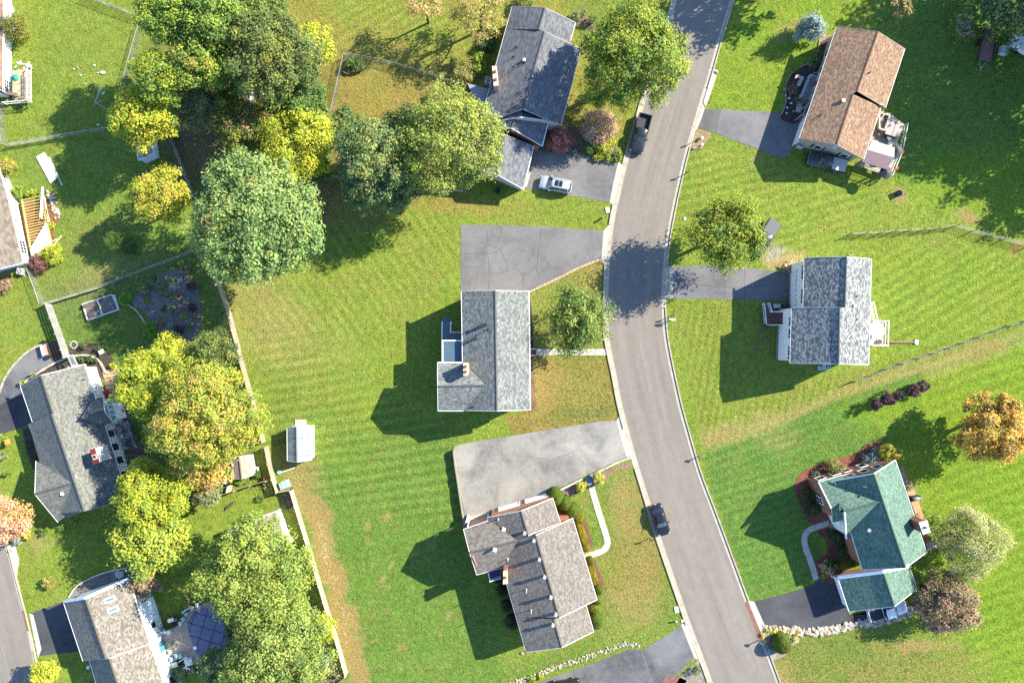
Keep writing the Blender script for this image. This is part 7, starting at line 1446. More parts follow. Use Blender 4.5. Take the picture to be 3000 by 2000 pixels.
t, s_ = shed('tiny grey lean to beside the lower end of the pale board fence', [(938, 1930), (945, 1955)], [(962, 1935), (955, 1962)], [(951, 1926), (950, 1962)], 1.6, 1.9, plain((.20, .21, .22), .8), siding((.3, .3, .3)))
t = thing('utility_box', 'pale green utility box inside the board fence jog', 'utility box', P(838, 1418)); pts = [tuple(P(*p)[:2]) for p in ((822, 1412), (844, 1404), (851, 1422), (829, 1431))]; obj('cabinet', MB().prism(pts, 0, 1.0), plain((.22, .40, .30), .5), t)
for i, (a_, b_) in enumerate((((821, 1412), (845, 1404)),)): obj('lid_seam', MB().bar(P(833, 1408, 1.04), P(840, 1427, 1.04), .06, .03), plain((.10, .2, .15), .5), t)
obj('lid', MB().prism([tuple(P(*p, 1.0)[:2]) for p in ((822, 1411), (846, 1402), (853, 1423), (829, 1432))], 1.0, 1.05), plain((.28, .47, .36), .5), t)
single('utility_cover', MB().tube(P(818, 1382), P(818, 1382, .2), .35, .3, 10), plain((.15, .38, .28), .6), 'low green dome next to the barn shed shadow', 'cover'); single('splash_block', MB().bar(P(864, 1369, .12), P(822, 1384, .12), .12, .1), plain((.55, .54, .48), .7), 'white pipe lying from the green dome to the barn shed', 'pipe')
# mailboxes: post, box, door, flag
def mailbox(px, py, rz, label, col=(.05, .055, .06), h=1.15, g='mailboxes along the street', post=(.07, .06, .05)):
    t = local('mailbox', P(px, py), rz, label, 'mailbox', g); obj('post', MB().box((0, 0, h/2), (.1, .1, h)), plain(post, .7), t)
    mb = MB(); n = 8; V = []
    for x in (-.28, .28):
        V += [(x, -.11, h), (x, .11, h), (x, .11, h+.14)]+[(x, .11*math.cos(k*math.pi/6), h+.14+.11*math.sin(k*math.pi/6)) for k in range(1, 6)]+[(x, -.11, h+.14)]
    m = 9; b = obj('box', MB().add(V, [tuple(range(m))[::-1], tuple(range(m, 2*m))]+[(i, (i+1) % m, (i+1) % m+m, i+m) for i in range(m)]), plain(col, .4), t)
    obj('door', MB().box((-.29, 0, h+.12), (.02, .2, .2)), METAL, b); obj('flag', MB().box((.05, .125, h+.22), (.16, .015, .07)), plain((.5, .02, .02), .5), b); obj('arm', MB().bar((-.15, 0, h-.05), (0, 0, h-.35), .06, .06), plain(post, .7), t); return t
MG = (.10, .12, .12)
mailbox(2006, 511, .15, 'black mailbox on the right verge with nothing near it, above the round tree'); mailbox(2048, 1335, -.3, 'grey mailbox on the right verge between the two lower right lawns', MG)
mailbox(2037, 414, .3, 'mailbox on the mulch island by the upper driveway'); mailbox(1963, 926, .2, 'upper black mailbox of the three by the white house driveway')
mailbox(1960, 936, .1, 'white topped mailbox, left of the close pair', (.6, .6, .6)); mailbox(1967, 938, .1, 'white topped mailbox, right of the close pair', (.7, .7, .7)); mailbox(2222, 1874, -.4, 'black mailbox at the lower right driveway corner')
mailbox(1903, 1575, .2, 'dark mailbox on the left verge just below the black sedan')
t = thing('post_marker', 'green topped post marker on the grass strip above the cracked driveway', 'marker', P(1766, 638)); obj('post', MB().tube(P(1766, 638), P(1766, 638, .8), .13, n=10), plain((.03, .14, .10), .5), t); obj('cap', MB().ball(P(1766, 638, .8), .15, 10, 6), plain((.10, .30, .24), .4), t)
t = thing('post_marker', 'white and red post marker near the bottom left driveway corner', 'marker', P(1982, 1820)); obj('post', MB().tube(P(1982, 1820), P(1982, 1820, .6), .11, n=10), plain((.5, .12, .08), .5), t); obj('cap', MB().tube(P(1982, 1820, .6), P(1982, 1820, .75), .12, n=10), WHITE, t)
for a_, l_, c_, s_ in ((P(1780, 616), 'white square utility lid on the grass strip above the cracked driveway', (.62, .60, .52), (.55, .75)), (P(1982, 1784), 'pale green square utility lid near the lower left verge', (.36, .48, .36), (.6, .85)), (P(2006, 641), 'small pale teal utility lid by the right kerb above the round tree', (.30, .46, .38), (.35, .4)), (P(2258, 1905), 'teal utility box in the shadow of the clipped ball', (.05, .20, .17), (.6, .7)), (P(1999, 1817), 'small round white lid at the lower left verge', (.55, .55, .5), (.35, .35))):
    t = thing('utility_hatch', l_, 'utility lid', a_); obj('lid', MB().box(a_+Vector((0, 0, .06)), (*s_, .12), .15), plain(c_, .7), t); obj('rim', MB().box(a_+Vector((0, 0, .02)), (s_[0]+.1, s_[1]+.1, .06), .15), CON, t)
t = thing('manhole_cover', 'round rusty manhole cover on the concrete beside the upper right kerb', 'manhole cover', P(2094, 216)); obj('cover', MB().tube(P(2094, 216, .12), P(2094, 216, .15), .28, n=18), plain((.22, .10, .06), .6), t); obj('ring', MB().tube(P(2094, 216, .10), P(2094, 216, .135), .36, n=18), CON, t)
t = thing('manhole_cover', 'round grey manhole cover on the concrete beside the side street', 'manhole cover', P(33, 1612)); obj('cover', MB().tube(P(33, 1612, .12), P(33, 1612, .15), .28, n=18), plain((.13, .12, .10), .6), t); obj('ring', MB().tube(P(33, 1612, .10), P(33, 1612, .135), .36, n=18), CON, t)
# yard lamp (unlit), white pots, island things
t = thing('yard_post', 'white topped garden ornament on the mulch island, the upper one', 'ornament', P(2057, 404), 'ornaments on the mulch island'); obj('post', MB().tube(P(2057, 404), P(2057, 404, .5), .08, n=8), WHITE, t); obj('bowl', MB().ball(P(2057, 404, .55), (.22, .22, .1), 12, 5), WHITE, t)
t = thing('yard_post', 'white topped garden ornament on the mulch island, the lower one', 'ornament', P(2057, 422), 'ornaments on the mulch island'); obj('post', MB().tube(P(2057, 424), P(2057, 424, .5), .08, n=8), WHITE, t); obj('bowl', MB().ball(P(2057, 424, .55), (.18, .18, .1), 12, 5), WHITE, t)
single('garden_edging', MB().bar(P(2029, 436, .15), P(2052, 432, .15), .2, .25), plain((.25, .20, .15), .8), 'short dark timber at the lower edge of the mulch island', 'edging')
# fire pit / ring barrel on the right lawn
t = thing('fire_pit', 'round metal rimmed fire pit in a scorched patch on the right lawn', 'fire pit', P(2634, 566)); obj('drum', MB().tube(P(2634, 566), P(2634, 566, .75), .42, .45, 18, cap=False), plain((.10, .09, .09), .5), t); obj('rim', MB().tube(P(2634, 566, .72), P(2634, 566, .78), .48, .48, 18, cap=False), METAL, t); obj('ash', MB().tube(P(2634, 566, .3), P(2634, 566, .45), .42, n=16), plain((.16, .14, .16), .9), t)
# swing set
t = thing('swing_set', 'pale blue swing set with a pink swing seat on the shaded lawn', 'swing set', P(300, 290)); SB = plain((.30, .48, .55), .5); a_, b_ = P(295, 255, 2.0), P(279, 298, 2.0)
obj('top_bar', MB().tube(a_, b_, .05, n=6), SB, t)
for x, y, c_ in ((327, 266, a_), (275, 250, a_), (321, 328, b_), (275, 312, b_)): obj('leg', MB().tube(P(x, y), c_, .04, n=6), plain((.42, .45, .42), .5), t)
sw = obj('swing_seat', MB().box(P(294, 296, .6), (.45, .3, .06)), plain((.6, .05, .35), .5), t); obj('chain', MB().tube(P(291, 296, .6), P(283, 290, 1.95), .012, n=4).tube(P(297, 297, .6), P(281, 296, 1.95), .012, n=4), METAL, t)
sw = obj('swing_seat', MB().box(P(302, 274, .6), (.4, .3, .06)), SB, t)
for i, (x, y, w_, c_) in enumerate(((276, 192, .35, (.7, .7, .7)), (301, 213, .7, (.65, .72, .74)), (286, 214, .25, (.7, .7, .7)), (237, 221, .28, (.7, .7, .7)), (247, 219, .18, (.6, .6, .6)), (237, 196, .3, (.55, .15, .12)), (228, 199, .25, (.6, .6, .55)), (216, 203, .3, (.6, .7, .7)), (265, 224, .16, (.7, .7, .7)), (251, 246, .15, (.7, .7, .7)), (287, 366, .35, (.6, .7, .7)))):
    t = thing('yard_toy', ['white toy nearest the top of the shaded swing lawn', 'long pale curved toy in the shade right of the others', 'small white toy just left of the long pale curved toy', 'white toy in a close pair on the shaded lawn, left one', 'tiny white toy in a close pair on the shaded lawn, right one', 'small red toy at the sunny edge of the tree shade', 'small pale toy beside the red toy', 'pale toy standing at the sunlit edge, leftmost of all', 'tiny white toy in the middle of the scattered toys', 'tiny white toy lowest of the scattered toys', 'pale blue toy lying near the lower chain link fence'][i], 'toy', P(x, y), 'toys scattered on the swing lawn')
    obj('toy_body', MB().ball(P(x, y, .1), (w_*.6, w_*.3, .1), 8, 5), plain(c_, .5), t)
# raised garden bed
t = thing('raised_bed', 'rectangular raised garden bed in two halves with white edging', 'raised bed', P(297, 905)); Q4 = [(243, 891), (329, 863), (350, 906), (258, 938)]; EB = plain((.55, .55, .52), .7)
for i in range(4): obj('edge_board', MB().bar(P(*Q4[i], .2), P(*Q4[(i+1) % 4], .2), .14, .35), EB, t)
obj('edge_board', MB().bar(P(285, 877, .2), P(302, 922, .2), .14, .35), EB, t); obj('edge_board', MB().bar(P(335, 863, .25), P(347, 905, .25), .2, .3), EB, t); obj('soil', MB().prism([tuple(P(*p)[:2]) for p in Q4], 0, .2), mulch((.08, .065, .05), (.16, .13, .105), (.26, .22, .19)), t)
single('garden_tub', MB().tube(P(248, 896, .2), P(248, 896, .6), .28, n=14), plain((.05, .04, .05), .6), 'dark round tub in the left corner of the raised bed', 'tub'); single('garden_stake', MB().bar(P(323, 884, .3), P(331, 905, .3), .06, .05), METAL, 'thin metal stake lying in the right half of the raised bed', 'stake')
shrub('dark bushy plant in the left half of the raised bed', 286, 900, 8, DRK, .6); single('watering_pipe', MB().bar(P(288, 910, .3), P(298, 922, .3), .2, .08), plain((.10, .2, .45), .5), 'blue and tan tool lying in the left half of the raised bed', 'tool')
# firepit ring near the arbor, bench, chairs
t = thing('stone_ring', 'round stone ring with a pale rim beside the arbor path', 'fire ring', P(217, 1010))
for k in range(10): a_ = k*math.pi/5; c_ = P(217, 1010); obj('stone', MB().ball((c_.x+math.cos(a_)*.5, c_.y+math.sin(a_)*.5, .1), (.18, .14, .13), 7, 4, .1, k), stone((.25, .22, .2), (.4, .38, .35)), t)
t = local('garden_bench', P(138, 1024), face(16, 60)+0, 'pinkish bench at the end of the curved asphalt pad', 'bench'); obj('seat', MB().box((0, 0, .42), (1.7, .5, .06)), plain((.42, .24, .22), .7), t); obj('backrest', MB().box((0, .28, .7), (1.7, .05, .4)), plain((.5, .48, .45), .7), t); [obj('planter', MB().tube((s*1.1, 0, 0), (s*1.1, 0, .5), .28, .33, 10), DARK, t) for s in (-1, 1)]
t = local('garden_table', P(303, 1030), .5, 'small square white garden table in the curved bed', 'table'); obj('top', MB().box((0, 0, .55), (.75, .6, .05)), plain((.6, .62, .62), .5), t); [obj('leg', MB().box((x, y, .27), (.05, .05, .54)), METAL, t) for x in (-.3, .3) for y in (-.24, .24)]
# retaining edge round the curved bed
def edging(label, pts, mat, w=.25, h=.3, step=.45, name='stone_edging', cat='edging', pname='stone'):
    L = resample([tuple(P(*p)[:2]) for p in smooth_line(pts, 5)], step); t = thing(name, label, cat, (L[0][0], L[0][1], 0))
    for i in range(len(L)-1):
        a = Vector((*L[i], h/2)); b = Vector((*L[i+1], h/2)); g_ = (b-a)*(.04 if h < .45 else -.01); obj(pname, MB().bar(a+g_, b-g_, w*random.uniform(.85, 1.1), h*random.uniform(.85, 1.1)), mat, t)
    return t
EDG = stone((.30, .28, .24), (.42, .40, .35))
edging('curved block edging round the dark bed above the garage', [(216, 1046), (240, 1040), (270, 1043), (293, 1058), (306, 1080), (314, 1093)], EDG); edging('thin curved block edging along the gravel garden', [(372, 892), (395, 905), (412, 925), (428, 950)], EDG, .2, .15)
edging('block edging between the curved asphalt pad and garage bed', [(72, 1126), (85, 1110), (110, 1094), (150, 1070), (198, 1048)], EDG, .3, .25); edging('pale concrete edge round the outside of the curved asphalt pad', [(130, 1008), (98, 1020), (68, 1042), (33, 1080), (10, 1118), (0, 1150)], CON, .3, .15, 1.2)
edging('brick pink edging along the sloping side of the cracked driveway', [(1548, 857), (1600, 832), (1650, 808), (1700, 783), (1763, 759)], concrete((.40, .29, .20), .15), .28, .2, .6)
edging('concrete wall between bleached driveway and pink mulch', [(1728, 1392), (1760, 1376), (1800, 1356), (1846, 1338)], CON2, .25, .5, 1.2, 'retaining_wall', 'wall', 'block'); edging('short concrete wall between bleached driveway and clipped balls', [(1640, 1433), (1675, 1415), (1708, 1399)], CON2, .3, .6, 1.2, 'retaining_wall', 'wall', 'block')
edging('dark low wall along the left edge of the bleached driveway', [(1330, 1315), (1333, 1350), (1343, 1415), (1355, 1495), (1362, 1530)], plain((.22, .20, .17), .8), .18, 1.0, 1.0, 'retaining_wall', 'wall', 'block')
edging('brick edging of the shaded garden bed at the brown roof house', [(2402, 100), (2395, 150), (2375, 182), (2340, 200), (2316, 220), (2302, 252), (2302, 285), (2298, 315), (2282, 345)], stone((.25, .17, .12), (.36, .26, .19)), .14, .14, .4)
t = thing('stone_stairs', 'short flight of dark grey steps between the two golden shrubs', 'stairs', P(1728, 1408)); ST = plain((.17, .20, .24), .8)
for i in range(4): a_, b_ = P(1713+i*2.4, 1402+i*5.2, 0), P(1730+i*2.4, 1394+i*5.2, 0); z = .15+i*.16; obj('step', MB().bar(a_+Vector((0, 0, z/2)), b_+Vector((0, 0, z/2)), .32, z), ST, t)
obj('side_wall', MB().bar(P(1733, 1391, .4), P(1744, 1418, .4), .22, .85), plain((.13, .15, .18), .8), t)
single('landscape_timber', MB().bar(P(1669, 1455, .1), P(1706, 1436, .1), .14, .2), plain((.07, .06, .05), .8), 'dark timber edging on the grass below the left golden shrub', 'edging')
# rocks along the green house drive: 300 at most as pieces, plus the shale edging of the lower drive
SM = [obj('stone', MB().ball((0, 0, 0), (.5, .38, .26), 7, 5, .09, s_), stone((.27, .23, .18), (.44, .39, .32)), None) for s_ in range(4)]
for s_ in SM:
    s_.data.transform(__import__('mathutils').Matrix.Translation(-sum((v.co for v in s_.data.vertices), Vector())/len(s_.data.vertices)))
def rocks(label, pts, w, n, lo, hi, nm='rock_edging'):
    t = thing(nm, label, 'rocks', P(*pts[0])); L = resample([tuple(P(*p)[:2]) for p in smooth_line(pts, 5)], .1); o0 = org[t.name]
    for k in range(n):
        i = random.randrange(len(L)-1); d = np.array(L[i+1])-np.array(L[i]); d /= np.linalg.norm(d); of = random.uniform(-w, w)/2; s = random.uniform(lo, hi)
        share(random.choice(SM), (L[i][0]-d[1]*of-o0.x, L[i][1]+d[0]*of-o0.y, s*.10+.04), random.uniform(0, 6.3), t, (s, s, s*random.uniform(.7, 1.1)))
rocks('band of pale tumbled rocks along the lower edge of the green roof driveway', [(2290, 1842), (2350, 1848), (2420, 1845), (2490, 1833), (2545, 1820)], 1.1, 210, .3, .85)
rocks('pale rocks continuing under the white pickup beside the garage', [(2548, 1824), (2590, 1812), (2640, 1795), (2672, 1778)], 1.2, 90, .35, .9)
rocks('small white stones at the street end of the green roof driveway', [(2236, 1838), (2265, 1839), (2300, 1842), (2345, 1843)], .8, 150, .18, .4)
rocks('broken shale edging curving along the top of the bottom driveway', [(1490, 2004), (1560, 1982), (1620, 1957), (1700, 1930), (1780, 1902), (1825, 1886), (1850, 1884), (1872, 1896)], .7, 290, .16, .38)
rocks('pile of pale grey rubble beside the unfinished deck', [(148, 560), (155, 590), (166, 625), (172, 640)], .9, 60, .25, .6)
for s_ in SM[:1]: pass
rr = thing('loose_rock', 'pair of grey rocks beside the smooth hedge at the lower left wall', 'rock', P(1530, 1912)); share(SM[0], (0, 0, .1), 0, rr, (.6, .6, .6)); share(SM[1], (.7, .3, .1), 1, rr, (.5, .5, .5))
for s_ in SM: bpy.data.objects.remove(s_, do_unlink=True)
# garden ornaments in the shaded bed
for i, (x, y, s) in enumerate(((2312, 288, .5), (2318, 303, .45), (2307, 316, .4), (2333, 270, .4), (2305, 332, .4), (2325, 326, .3), (2302, 280, .25), (2298, 262, .22))):
    single('garden_ornament', MB().ball(P(x, y, .16), (s*.42, s*.3, .16), 8, 5, .08, i), plain((.6, .62, .66), .6), ['large round white stepping stone in the shaded bed', 'white heart shaped ornament below the round stepping stone', 'white angular ornament near the bottom of the shaded bed', 'white leaf shaped ornament beside the porch railing', 'white figure ornament above the driveway end of the bed', 'small square white ornament by the porch path', 'small pale ornament left of the round stepping stone', 'smallest pale ornament at the left rim of the shaded bed'][i], 'ornament', 'white ornaments in the shaded bed')
t = thing('plant_pot', 'round grey pot beside the porch wall in the shaded bed', 'pot', P(2388, 222)); obj('pot', MB().tube(P(2388, 222), P(2388, 222, .5), .42, .5, 14), plain((.33, .36, .33), .7), t); obj('soil', MB().tube(P(2388, 222, .46), P(2388, 222, .52), .42, n=14), plain((.08, .08, .07), .9), t)
t = thing('plant_pot', 'purple flower pot beside the driveway end of the porch path', 'pot', P(2347, 352)); obj('pot', MB().tube(P(2347, 352), P(2347, 352, .35), .22, .28, 10), DARK, t); obj('bloom', MB().ball(P(2347, 352, .45), (.3, .3, .2), 9, 5, .12, 3), plain((.25, .04, .25), .7), t)
# compost frames at the fence corner in the dry yard
t = thing('timber_planter', 'low timber planting frame in the corner of the dry fenced yard', 'planter', P(1035, 195)); 
for a_, b_ in (((1003, 210), (1020, 218)), ((1020, 218), (1023, 195)), ((1035, 192), (1068, 203)), ((1068, 203), (1070, 186))): obj('timber', MB().bar(P(*a_, .25), P(*b_, .25), .16, .3), WOODD, t)
# pavilion of things on the split gable patio
t = thing('patio', 'shaded flagstone patio along the right wall of the split gable house', 'patio', P(365, 1285)); PT = stone((.30, .29, .27), (.42, .40, .37)); r_ = random.Random(4)
for (x0, y0, x1, y1, sk, nx_, ny_) in ((320, 1240, 376, 1320, 26, 6, 8), (300, 1085, 350, 1165, 18, 4, 7)):
    for i in range(nx_):
        for j in range(ny_):
            fx0, fx1, fy0, fy1 = i/nx_+.012, (i+1)/nx_-.012, j/ny_+.01, (j+1)/ny_-.01
            pt = lambda u, v: P(x0+(x1-x0)*u+sk*v, y0+(y1-y0)*v-8*u)
            obj('flagstone', MB().prism([tuple(pt(*c)[:2]) for c in ((fx0, fy0), (fx1, fy0), (fx1, fy1), (fx0, fy1))], 0, .07+r_.uniform(0, .02)), PT if x0 == 320 else stone((.40, .25, .14), (.52, .38, .25)), t)
def patio_table(px, py, rz, label, r=.55, col=(.35, .33, .3), g=None):
    t = local('patio_table', P(px, py), rz, label, 'table', g); obj('top', MB().tube((0, 0, .70), (0, 0, .74), r, n=18), plain(col, .5), t); obj('leg', MB().tube((0, 0, 0), (0, 0, .7), .05, n=8), METAL, t); obj('base', MB().tube((0, 0, 0), (0, 0, .05), .28, n=12), METAL, t); return t
def patio_chair(px, py, rz, label, col, g=None, z=0):
    t = local('patio_chair', P(px, py, z) if z else P(px, py), rz, label, 'chair', g); m = plain(col, .6); obj('seat', MB().box((0, 0, .42), (.5, .5, .05)), m, t); obj('backrest', MB().box((.26, 0, .68), (.05, .5, .5)), m, t)
    for x in (-.22, .22):
        for y in (-.22, .22): obj('leg', MB().box((x, y, .2), (.04, .04, .42)), METAL, t)
    for s in (-1, 1): obj('armrest', MB().box((0, s*.27, .62), (.45, .05, .04)), m, t)
    return t
patio_table(355, 1258, 0, 'round table on the shaded flagstones beside the sun room', .5); patio_table(386, 1290, 0, 'dark glass table among the shaded patio chairs', .45, (.06, .07, .08))
for x, y, a_, c_, l_ in ((345, 1262, 0, (.10, .1, .1), 'black chair left of the round patio table'), (372, 1262, 2.6, (.12, .12, .12), 'black chair right of the round patio table'), (362, 1278, .5, (.55, .58, .58), 'striped pale lounge chair in the middle of the shaded patio'), (378, 1300, 1.2, (.08, .08, .09), 'dark chair just below the dark glass table'), (345, 1300, 2.2, (.5, .45, .2), 'yellowish cushioned chair against the house wall'), (352, 1320, 1.0, (.3, .35, .4), 'blue grey chair below the yellowish cushioned chair'), (392, 1310, 4, (.1, .1, .1), 'dark chair at the outer edge of the shaded patio')): patio_chair(x, y, a_, l_, c_, 'chairs on the shaded patio')
t = local('garden_umbrella', P(288, 1130), .3, 'folded pale canvas canopy over the flagstones by the garage', 'umbrella'); obj('canopy', MB().ball((0, 0, 1.6), (.85, .55, .45), 14, 6, .04, 2, zmin=-.2), plain((.55, .58, .52), .7), t); obj('seam', MB().bar((0, -.5, 2.0), (0, .5, 2.0), .05, .12), plain((.25, .27, .25), .7), t); obj('pole', MB().tube((0, 0, 0), (0, 0, 1.6), .04, n=6), METAL, t)
t = local('cushion_chair', P(316, 1148), .5, 'bright red cushioned chair on the sunny flagstones', 'chair'); obj('seat', MB().box((0, 0, .4), (.75, .55, .14)), plain((.55, .01, .04), .7), t); obj('backrest', MB().box((.3, 0, .6), (.12, .55, .4)), plain((.6, .02, .06), .7), t); [obj('leg', MB().box((x, y, .17), (.05, .05, .34)), METAL, t) for x in (-.3, .3) for y in (-.2, .2)]
for x, y, l_ in ((318, 1254, 'upper grey storage box against the house wall'), (326, 1285, 'pale storage box against the house wall, below the dark gap')): t = thing('storage_box', l_, 'box', P(x, y), 'boxes against the right wall'); obj('body', MB().box(P(x, y, .4), (.75, .6, .8), -.3), plain((.42, .47, .47), .6), t); obj('lid', MB().box(P(x, y, .83), (.8, .65, .06), -.3), plain((.5, .55, .55), .6), t)
t = thing('trellis', 'square lattice trellis lying flat at the lower end of the shaded patio', 'trellis', P(380, 1350)); 
for i in range(6): obj('lath', MB().bar(P(366+i*5, 1332-i*1.5+2, .4), P(380+i*5, 1372-i*1.5, .4), .06, .04), WOODG, t); obj('lath', MB().bar(P(366+i*3, 1336+i*7, .45), P(394+i*3, 1328+i*7, .45), .06, .04), WOODG, t)
t = thing('wood_pile', 'pile of old grey branches on the lawn above the white trimmed shed', 'wood pile', P(670, 1487))
for i in range(7): a_ = random.uniform(-.2, .2); obj('branch', MB().tube(P(658+i, 1496-i*2, .1+i*.03), P(682+i, 1478-i*2, .15+i*.03), .06, .03, 6), bark(), t)
for x, y, l_ in ((760, 1372, 'round white table top beside the small tan shed'), ): patio_table(x-14, y, 0, l_, .38, (.5, .52, .48))
t = thing('white_chair', 'white plastic chair between the small tan shed and table', 'chair', P(743, 1366)); obj('seat', MB().box(P(753, 1372, .4), (.5, .5, .06)), WHITE, t); obj('backrest', MB().box(P(757, 1372, .65), (.06, .5, .5)), WHITE, t)
single('red_hand_truck', MB().box(P(777, 1401, .5), (.18, .35, .9)), plain((.5, .06, .04), .5), 'small red tool leaning on the fence corner', 'tool'); single('post_box', MB().box(P(665, 1405, .5), (.35, 1.0, 1.0), -.3), plain((.42, .47, .46), .6), 'tall pale cabinet beside the lower left of the tan shed', 'cabinet'); single('fence_gate', MB().box(P(671, 1432, .6), (.3, .9, 1.2), -.25), plain((.55, .48, .38), .7), 'cream gate in the slat fence below the tall pale cabinet', 'gate')
t = thing('netted_bed', 'rectangular grey garden frame with netting inside the lower fence corner', 'garden frame', P(842, 1475)); FQ = [(826, 1458), (850, 1440), (866, 1480), (840, 1492)]
for i in range(4): obj('timber', MB().bar(P(*FQ[i], .2), P(*FQ[(i+1) % 4], .2), .1, .3), plain((.12, .12, .11), .8), t)
obj('soil', MB().prism([tuple(P(*p)[:2]) for p in FQ], 0, .12), mulch((.05, .04, .03), (.10, .08, .06), (.16, .13, .10)), t)
# covered bin at the end of the patio and other odds
for x, y, l_ in ((2705, 1722, 'black wheeled bin beside the green roof garage corner'),): t = thing('wheeled_bin', l_, 'bin', P(x, y)); obj('body', MB().box(P(x, y, .5), (.65, .75, 1.0), .4), DARK, t); obj('lid', MB().box(P(x, y, 1.03), (.72, .82, .06), .4), plain((.05, .05, .055), .4), t)
t = thing('garden_table', 'white rectangular table standing beside the brick chimney', 'table', P(2710, 1548)); obj('top', MB().box(P(2711, 1552, .8), (.55, 1.1, .06), .3), WHITE, t); [obj('leg', MB().box(P(2711+dx_, 1552+dy_, .4), (.05, .05, .78)), METAL, t) for dx_ in (-4, 4) for dy_ in (-9, 9)]
t = thing('downspout', 'white curved downspout lying on the mulch by the garage corner', 'downspout', P(2440, 1690)); obj('pipe', MB().tube(P(2436, 1687, .2), P(2447, 1694, .25), .1, n=7), WHITE, t); obj('elbow', MB().ball(P(2436, 1687, .2), .13, 8, 5), WHITE, t)
# play equipment beam beside the white house driveway
t = thing('broken_fence_gate', 'leaning cluster of weathered boards beside the white house garage', 'boards', P(2306, 780))
for a_, b_ in (((2297, 772), (2312, 783)), ((2299, 777), (2314, 787)), ((2304, 784), (2312, 795)), ((2312, 778), (2322, 757))): obj('board', MB().bar(P(*a_, .7), P(*b_, .5), .12, .12), plain((.42, .30, .2), .8), t)
# ---- pool and its deck
t = root_at('pool_deck', 'round weathered timber deck surrounding the covered pool', 560, 1870, 'deck'); PZ2 = 1.1; Z7 = lambda *a: z_(430, 1730, 3.32, *a); WP = wood((.24, .19, .155), (.40, .33, .28))
LC, ldir = P(*Z7(590, 430)), None
outl = [P(a, b, PZ2) for a, b in Z7(108, 430, 300, 330, 400, 190, 470, 150, 620, 90, 720, 170, 790, 330, 830, 480, 810, 620, 700, 720, 600, 750, 450, 700, 440, 660, 350, 650, 220, 690, 160, 560)]
def inside(p, pl):
    c = False; n = len(pl)
    for i in range(n):
        a, b = pl[i], pl[(i+1) % n]
        if (a[1] > p[1]) != (b[1] > p[1]) and p[0] < (b[0]-a[0])*(p[1]-a[1])/(b[1]-a[1])+a[0]: c = not c
    return c
dk = MB(); u_ = Vector((math.cos(R(-75)), math.sin(R(-75)), 0)); v_ = Vector((-u_.y, u_.x, 0)); c0 = P(*Z7(480, 430), PZ2)
for i in range(-75, 76):
    run = None
    for j in range(-75, 77):
        p = c0+v_*(i*.15)+u_*(j*.15); ins = inside(p, outl)
        if ins and run is None: run = j
        if not ins and run is not None:
            a = c0+v_*(i*.15)+u_*(run*.15); b = c0+v_*(i*.15)+u_*(j*.15); dk.bar(a+Vector((0, 0, -.03+random.uniform(0, .006))), b+Vector((0, 0, -.03)), .135, .05); run = None
o = obj('decking', dk, WP, t); o['kind'] = 'stuff'; obj('deck_skirt', MB().prism([(p.x, p.y) for p in [c0+(q_-c0)*.985 for q_ in outl]], 0, PZ2-.1), WOODD, t)
t = root_at('swimming_pool', 'oval pool under a purple blue mesh winter cover with straps', 600, 1870, 'pool')
pc = [P(a, b, PZ2+.1) for a, b in smooth_line(Z7(395, 315, 450, 230, 510, 185, 600, 172, 660, 205, 720, 275, 765, 350, 770, 440, 785, 530, 760, 600, 690, 670, 600, 685, 520, 650, 470, 580, 430, 470, 405, 390), 3, True)]
obj('cover', MB().prism([(p.x, p.y) for p in pc], PZ2-.02, PZ2+.07), plain((.12, .135, .215), .65, 0.0, .25), t); cc = P(*Z7(590, 430), PZ2+.09)
lim = [(p.x, p.y) for p in pc]; da = R(-17)
for ax_, of in ((0, -2.4), (0, -.7), (0, 1.0), (0, 2.7), (1, -4.2), (1, -2.5), (1, -.8), (1, .9), (1, 2.6), (1, 4.2)):
    U = Vector((math.cos(da), math.sin(da), 0)) if ax_ else Vector((-math.sin(da), math.cos(da), 0)); Vv = Vector((-U.y, U.x, 0)); U, Vv = (Vv, U) if False else (U, Vv)
    s0 = None; s1 = None
    for j in range(-130, 131):
        p = cc+Vv*of+U*(j*.06)
        if inside(p, lim): s0 = j if s0 is None else s0; s1 = j
    if s0 is not None: obj('strap', MB().bar(cc+Vv*of+U*(s0*.06-.15), cc+Vv*of+U*(s1*.06+.15), .06, .02), plain((.02, .02, .05), .7), t)
t = thing('pool_railing', 'dark railing along the upper left edge of the pool deck', 'railing', P(460, 1855)); rail(t, [P(*Z7(65, 398), PZ2), P(*Z7(300, 330), PZ2), P(*Z7(360, 235), PZ2), P(*Z7(400, 190), PZ2)], PZ2, .95, plain((.05, .045, .045), .6), step=.25)
t = thing('side_railing', 'pale railing section near the top of the pool deck', 'railing', P(549, 1780)); rail(t, [P(*Z7(372, 185), PZ2), P(*Z7(430, 150), PZ2)], PZ2, .95, WHITE, step=.3)
D_ = 'furniture on the pool deck'
